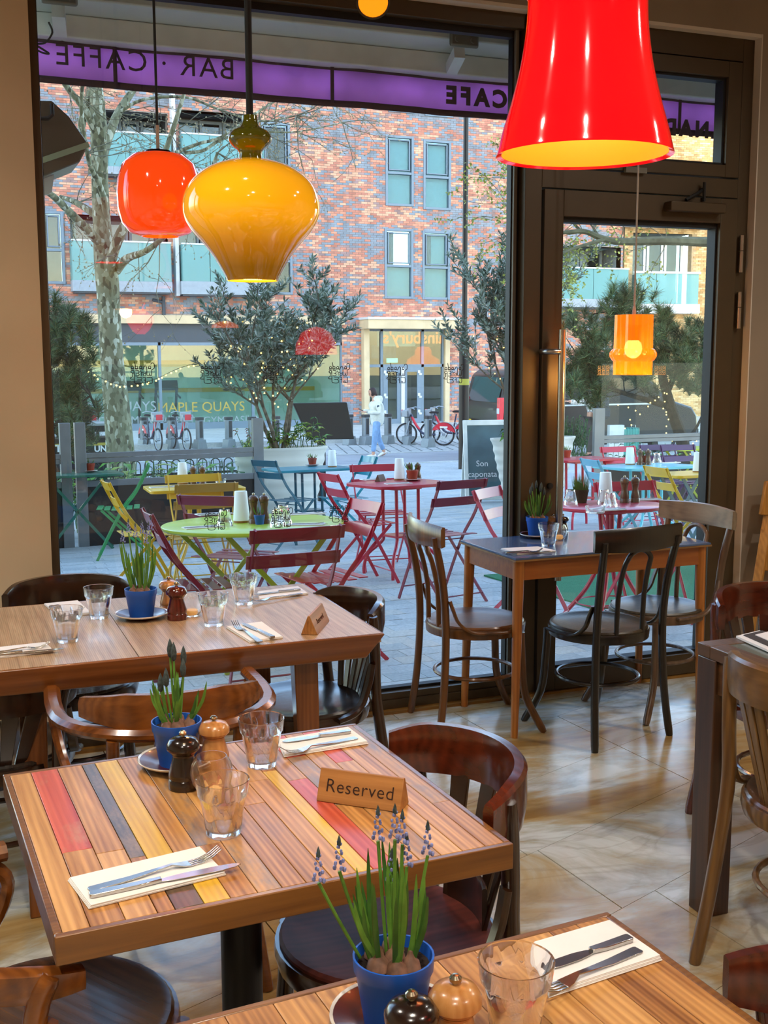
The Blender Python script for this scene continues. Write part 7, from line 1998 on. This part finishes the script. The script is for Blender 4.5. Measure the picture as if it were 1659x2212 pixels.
# van
VANP = plain('dark grey van paint', '#171a1f', .3, .2, var=.03, coat=.4); VANG = clear('van glass', (.12, .14, .15), refl=2.0, f0=.10); TRIMB = plain('van plastic trim', '#191b1d', .6, var=.03)
vx0, vy0 = 11.75, 22.75
vn = thing('van', 'dark grey passenger van parked at the kerb behind the lamp post', 'van', (vx0, vy0, gz(22.7) - .06))
VL, VWd, VH = 5.35, 1.95, 2.02
side = [(0.02, .38), (.0, .9), (.04, 1.25), (.22, 1.9), (.40, VH), (3.45, VH), (3.75, 1.96), (4.45, 1.32), (5.15, 1.12), (5.32, .9), (5.35, .42), (5.2, .28), (.12, .28)]
mwv = M(((1, 0, 0, 0), (0, 0, -1, VWd), (0, 1, 0, 0), (0, 0, 0, 1)))
part('body', MB().prism(side, 0, VWd, mwv), VANP, vn, bevel=.06)
for a, b in ((.55, 1.55), (1.63, 2.62), (2.70, 3.50)):
    part('side_window', MB().prism([(a, 1.26), (b, 1.26), (b - .04, 1.82), (a + .04, 1.82)], -.012, .004, M(((1, 0, 0, 0), (0, 0, -1, 0), (0, 1, 0, 0), (0, 0, 0, 1)))), plain('tinted van glass', '#12161a', .05, 0, .8, var=.03, coat=1.0), vn)
part('side_window', MB().prism([(3.58, 1.28), (4.30, 1.28), (3.72, 1.82), (3.60, 1.82)], -.012, .004, M(((1, 0, 0, 0), (0, 0, -1, 0), (0, 1, 0, 0), (0, 0, 0, 1)))), MATS['tinted van glass'], vn)
part('windscreen', MB().add([(4.50, .12, 1.34), (4.50, VWd - .12, 1.34), (3.80, VWd - .2, 1.97), (3.80, .2, 1.97)], [(0, 1, 2, 3)]), MATS['tinted van glass'], vn)
part('rear_window', MB().add([(.03, .2, 1.30), (.03, VWd - .2, 1.30), (.20, VWd - .24, 1.86), (.20, .24, 1.86)], [(3, 2, 1, 0)]), MATS['tinted van glass'], vn)
part('bumper', MB().bb(-.09, .16, .04, VWd - .04, .30, .58), TRIMB, vn, bevel=.03); part('bumper', MB().bb(VL - .2, VL + .05, .04, VWd - .04, .30, .6), TRIMB, vn, bevel=.03)
part('chrome_strip', MB().bb(.25, 4.2, -.02, .0, 1.20, 1.235), BOX2, vn)
RLM = plain('rear lamp red', '#d1283a', .25, var=.05, coat=.6, emit='#d1283a', estr=.12)
for y in (.0, VWd - .13):
    l_ = part('rear_lamp', MB().bb(-.03, .12, y + .0, y + .13, .86, 1.42), RLM, vn, bevel=.015); part('clear_band', MB().bb(-.035, .05, y + .01, y + .12, 1.06, 1.18), WPAINT, l_)
for x, y in ((.95, .04), (4.4, .04), (.95, VWd - .26), (4.4, VWd - .26)):
    w_ = part('wheel', MB().tube([(x, y - .02, .33), (x, y + .22, .33)], .33, 24), TYRE, vn, bevel=.02); part('hub', MB().tube([(x, y - .035, .33), (x, y - .018, .33)], .2, 18), BIKEF, w_)
pl = part('number_plate', MB().bb(-.115, -.10, 1.28, 1.80, .76, .88), plain('yellow plate', '#e8c21c', .5, var=0), vn)
lettering('RK25 DHJ', .105, plain('plate letters', '#16140a', .6, var=0), pl, M.Translation((-.117, 1.54, .82)) @ M.Rotation(R(-90), 4, 'Z') @ M.Rotation(PI / 2, 4, 'X'), .001, bold=.002)
part('wing_mirror', MB().box((4.1, -.14, 1.32), (.12, .2, .22)), VANP, vn, bevel=.03)

# ---------------------------------------------------------------- people
SKIN = plain('skin', '#c99a80', .55, var=.04, sub=.1); HAIR = plain('dark hair', '#2a1a18', .6, var=.2, scale=30, bump=.4, bscale=90)
JACK = plain('white padded jacket', '#d9dccf', .8, var=.05, bump=.3, bscale=14); JEAN = plain('light blue jeans', '#7fa4cc', .85, var=.08, scale=8); SHOE = plain('white trainers', '#e6e6e0', .6, var=.03)
def skin_body(name, verts, edges, mat, parent, root=0, lev=2):
    me = bpy.data.meshes.new(name); me.from_pydata([v[:3] for v in verts], edges, []); me.materials.append(mat)
    o = bpy.data.objects.new(name, me); link(o, parent)
    md = o.modifiers.new('skin', 'SKIN'); md.use_smooth_shade = True
    sv = me.skin_vertices[0].data
    for i, v in enumerate(verts):
        sv[i].radius = (v[3], v[4] if len(v) > 4 else v[3]); sv[i].use_root = (i == root)
    s = o.modifiers.new('round', 'SUBSURF'); s.levels = lev; s.render_levels = lev
    return o
def hand_mb(p, d, up_, s=1.0):
    # palm and five separate curled fingers, d = direction of the fingers
    mb = MB(); d = V(d).normalized(); u = V(up_).normalized(); x = d.cross(u).normalized()
    p = V(p)
    mb.sweep([p, p + d * .045 * s, p + d * .085 * s], rsec(.075 * s, .028 * s, .45), upv=tuple(u), scale=[(.7, .9), (1, 1), (1.0, .8)])
    for i, L_ in enumerate((.066, .076, .072, .056)):
        b = p + d * .082 * s + x * ((i - 1.5) * .019 * s)
        mb.tube([b, b + d * L_ * .45 * s - u * .006 * s, b + d * L_ * .75 * s - u * .022 * s, b + d * L_ * .85 * s - u * .04 * s], [.0095 * s, .009 * s, .008 * s, .006 * s], 6)
    b = p + d * .02 * s - x * .034 * s
    mb.tube([b, b + d * .03 * s - x * .022 * s - u * .006 * s, b + d * .055 * s - x * .026 * s - u * .014 * s], [.012 * s, .0105 * s, .008 * s], 6)
    return mb
# walker in white jacket, seen from the side, facing -x
wp = on_g(812, 982); ws = 1.0
wk = thing('person', 'person in a white padded jacket and blue jeans walking while looking at a phone', 'person', (wp.x, wp.y, gz(wp.y) - .06 if wp.y > 22.6 else gz(wp.y)), R(-4))
# figure looks toward -x; x forward negative
body = [(0.02, 0, .92, .10, .10), (.03, 0, 1.08, .15, .15), (.02, 0, 1.24, .16, .17), (-.0, 0, 1.36, .12, .14), (-.035, 0, 1.44, .055, .055), (-.06, 0, 1.50, .05, .05),
        (.0, -.09, .86, .06), (-.06, -.10, .47, .05), (-.10, -.10, .09, .045), (-.10, -.10, .05, .045), (-.23, -.10, .035, .032),
        (.03, .09, .86, .06), (.09, .10, .48, .05), (.24, .10, .13, .045), (.26, .10, .07, .045), (.16, .10, .035, .032)]
edges = [(0, 1), (1, 2), (2, 3), (3, 4), (4, 5), (0, 6), (6, 7), (7, 8), (8, 9), (9, 10), (0, 11), (11, 12), (12, 13), (13, 14), (14, 15)]
skin_body('body', body, edges, SKIN, wk)
jk = [(0.03, 0, .72, .175, .175), (.04, 0, .98, .185, .19), (.035, 0, 1.16, .185, .20), (.01, 0, 1.33, .15, .19), (-.005, 0, 1.40, .10, .12), (-.02, -.20, 1.33, .075), (.03, -.24, 1.10, .066), (-.24, -.21, 1.12, .055), (-.27, -.20, 1.13, .05), (-.02, .20, 1.33, .075), (.02, .24, 1.10, .066), (-.24, .16, 1.14, .052), (-.27, .15, 1.15, .05)]
skin_body('jacket', jk, [(0, 1), (1, 2), (2, 3), (3, 4), (3, 5), (5, 6), (6, 7), (7, 8), (3, 9), (9, 10), (10, 11), (11, 12)], JACK, wk)
part('hood', MB().lathe([(.05, -.10), (.13, -.05), (.145, .03), (.12, .09), (.09, .10), (.10, .03), (.06, -.04)], 18, c=(.05, 0, 1.42), sx=.9), JACK, wk)
part('badge', MB().tube([(-.02, -.272, 1.27), (-.02, -.262, 1.27)], .03, 14), plain('dark round badge', '#2c4652', .6, var=0), wk)
jn = [(0.02, 0, .93, .12, .11), (.0, -.09, .84, .105), (-.06, -.10, .47, .075), (-.10, -.10, .12, .062), (.03, .09, .84, .105), (.09, .10, .48, .075), (.235, .10, .15, .062)]
skin_body('jeans', jn, [(0, 1), (1, 2), (2, 3), (0, 4), (4, 5), (5, 6)], JEAN, wk)
def shoe(p, ang):
    mb = MB(); mb.sweep([V((.09, 0, .045)), V((.04, 0, .05)), V((-.06, 0, .04)), V((-.14, 0, .028)), V((-.17, 0, .022))], rsec(.085, .085, .4), scale=[(.8, .9), (1, 1.05), (1, .85), (1, .55), (.6, .4)])
    return mb
part('shoe', shoe(0, 0), SHOE, wk, loc=(-.12, -.10, .0)); part('shoe', shoe(0, 0), SHOE, wk, loc=(.25, .10, .04), rot=(0, R(-20), 0))
hd = MB().lathe([(0, -.115), (.045, -.105), (.068, -.06), (.078, .0), (.08, .05), (.065, .095), (.03, .115), (0, .118)], 20, sx=1.12)
hd.ball((-.094, 0, -.012), .014, 8, 6, (1, .8, 1.5)); hd.ball((.0, -.08, -.005), .018, 8, 6, (.8, .4, 1.4)); hd.ball((.0, .08, -.005), .018, 8, 6, (.8, .4, 1.4)); hd.ball((-.082, 0, -.058), .014, 8, 5, (.6, 1.6, .5))
h_ = part('head', hd, SKIN, wk, loc=(-.085, 0, 1.585), rot=(0, R(-22), 0))
for s in (-1, 1): part('eye', MB().ball((-.080, s * .03, .012), .010, 8, 6), plain('dark eye', '#1c1412', .3, var=0), h_)
part('hair', MB().lathe([(.085, -.06), (.092, .0), (.09, .05), (.074, .10), (.035, .128), (0, .132)], 20, c=(.018, 0, .0), sx=1.06).ball((.06, 0, -.05), .062, 10, 8, (.8, 1.1, 1.2)), HAIR, h_)
part('hand', hand_mb((-.30, -.20, 1.13), (-1, .3, .15), (0, -.1, 1), .95), SKIN, wk); part('hand', hand_mb((-.30, .15, 1.15), (-1, -.3, .1), (0, .1, 1), .95), SKIN, wk)
ph_ = thing('phone', 'dark phone held up by the walking person in white', 'phone', V((wp.x, wp.y, 0)) + V((-.39, -.02, wk.location.z + 1.175)))
part('case', MB().box((0, 0, 0), (.15, .075, .009), M.Rotation(R(28), 3, 'Y')), TRIMB, ph_, bevel=.004)
# person with back turned at the van, patterned jacket and backpack
PATT = plain('black and white patterned jacket', '#c9c9c2', .85, var=.3, scale=22); RUCK = plain('navy backpack', '#26333f', .75, var=.08, bump=.2, bscale=30); TROU = plain('dark trousers', '#3a3b3a', .85, var=.06)
sx_, sy_ = 13.55, 21.75
st = thing('person', 'person seen from behind in a patterned jacket with a navy backpack reaching toward the van', 'person', (sx_, sy_, gz(sy_)), R(8))
body = [(0, 0, .92, .15, .12), (0, 0, 1.10, .15, .12), (0, 0, 1.28, .17, .12), (0, 0, 1.38, .12, .10), (0, .01, 1.46, .055), (0, .02, 1.51, .05), (-.10, 0, .84, .09), (-.11, .02, .46, .065), (-.11, 0, .08, .045), (-.11, .12, .04, .035), (.10, 0, .84, .09), (.12, .02, .46, .065), (.13, 0, .08, .045), (.13, .12, .04, .035),
        (-.21, 0, 1.33, .055), (-.42, .06, 1.22, .045), (-.62, .14, 1.26, .036), (.22, 0, 1.32, .055), (.30, -.02, 1.06, .045), (.26, .16, .96, .036)]
edges = [(0, 1), (1, 2), (2, 3), (3, 4), (4, 5), (0, 6), (6, 7), (7, 8), (8, 9), (0, 10), (10, 11), (11, 12), (12, 13), (3, 14), (14, 15), (15, 16), (3, 17), (17, 18), (18, 19)]
skin_body('body', body, edges, SKIN, st)
skin_body('jacket', [(0, 0, .90, .175, .14), (0, 0, 1.10, .18, .145), (0, 0, 1.29, .19, .145), (0, 0, 1.39, .13, .11), (-.22, 0, 1.33, .075), (-.42, .06, 1.22, .065), (-.58, .13, 1.25, .052), (.23, 0, 1.32, .075), (.31, -.02, 1.06, .065), (.27, .13, .98, .052)], [(0, 1), (1, 2), (2, 3), (3, 4), (4, 5), (5, 6), (3, 7), (7, 8), (8, 9)], PATT, st)
skin_body('trousers', [(0, 0, .93, .16, .13), (-.10, 0, .83, .105), (-.11, .02, .46, .08), (-.11, 0, .10, .065), (.10, 0, .83, .105), (.12, .02, .46, .08), (.13, 0, .10, .065)], [(0, 1), (1, 2), (2, 3), (0, 4), (4, 5), (5, 6)], TROU, st)
hd = MB().lathe([(0, -.115), (.045, -.105), (.068, -.06), (.078, .0), (.08, .05), (.065, .095), (.03, .115), (0, .118)], 20, sy=1.12)
hd.ball((0, .094, -.012), .014, 8, 6, (.8, 1, 1.5)); hd.ball((-.08, 0, -.005), .018, 8, 6, (.4, .8, 1.4)); hd.ball((.08, 0, -.005), .018, 8, 6, (.4, .8, 1.4))
h_ = part('head', hd, SKIN, st, loc=(0, .03, 1.60))
for s in (-1, 1): part('eye', MB().ball((s * .03, .082, .012), .010, 8, 6), MATS['dark eye'], h_)
part('headscarf', MB().lathe([(.10, -.12), (.095, -.05), (.095, .0), (.092, .05), (.076, .10), (.035, .13), (0, .135)], 20, c=(0, -.018, 0), sy=1.05), PATT, h_)
part('hand', hand_mb((-.60, .14, 1.255), (-1, .25, .05), (0, 0, 1)), SKIN, st); part('hand', hand_mb((.26, .16, .965), (0, 1, -.3), (0, .3, 1)), SKIN, st)
for s in (-.115, .13): part('shoe', MB().sweep([V((s, -.08, .045)), V((s, .0, .05)), V((s, .12, .035)), V((s, .17, .025))], rsec(.085, .085, .4), scale=[(.85, .95), (1, 1), (1, .7), (.7, .45)]), TRIMB, st)
bp_ = thing('backpack', 'navy backpack worn by the person in the patterned jacket', 'backpack', V((sx_ + .02, sy_ - .25, gz(sy_) + .88)), R(8))
part('bag', MB().prism(rrect(.36, .20, .08), 0, .46), RUCK, bp_, bevel=.03); part('pocket', MB().prism(rrect(.28, .07, .03), .04, .22, M.Translation((0, -.125, 0))), RUCK, bp_, bevel=.015)
part('strap', MB().sweep([V((-.12, .09, .44)), V((-.13, .14, .50)), V((-.13, .24, .50))], rsec(.05, .01)).sweep([V((.12, .09, .44)), V((.13, .14, .50)), V((.13, .24, .50))], rsec(.05, .01)), RUCK, bp_)
pb_ = thing('paper_bag', 'pale paper carrier bag standing between the backpack and the teal suitcase', 'bag', (sx_ + .30, sy_ - .42, gz(sy_ - .42)), R(-10))
part('body', MB().bb(-.17, .17, -.07, .07, 0, .72), plain('pale paper bag', '#cfd3d2', .8, var=.03), pb_, bevel=.004); lettering('HES', .12, DOCKD, pb_, M.Translation((-.04, -.0715, .36)) @ M.Rotation(PI / 2, 4, 'X'), .001)
sc_ = thing('suitcase', 'teal ribbed suitcase with a steel handle by the person at the van', 'suitcase', (sx_ + .72, sy_ - .30, gz(sy_ - .30)), R(-6))
TEALC = plain('teal suitcase shell', '#2f8f86', .35, var=.04, coat=.4)
part('shell', MB().prism(rrect(.42, .26, .05), .04, .64), TEALC, sc_, bevel=.03)
for k in range(6): part('rib', MB().bb(-.17 + k * .068 - .012, -.17 + k * .068 + .012, -.138, .138, .08, .655), TEALC, sc_, bevel=.006)
part('handle', MB().tube([(.10, .08, .6), (.10, .08, .70), (.20, .08, .70), (.20, .08, .05)], .008, 6), BOX2, sc_)
for a in (-.15, .15):
    for b in (-.09, .09): part('castor', MB().ball((a, b, .025), .025, 8, 6), TYRE, sc_)
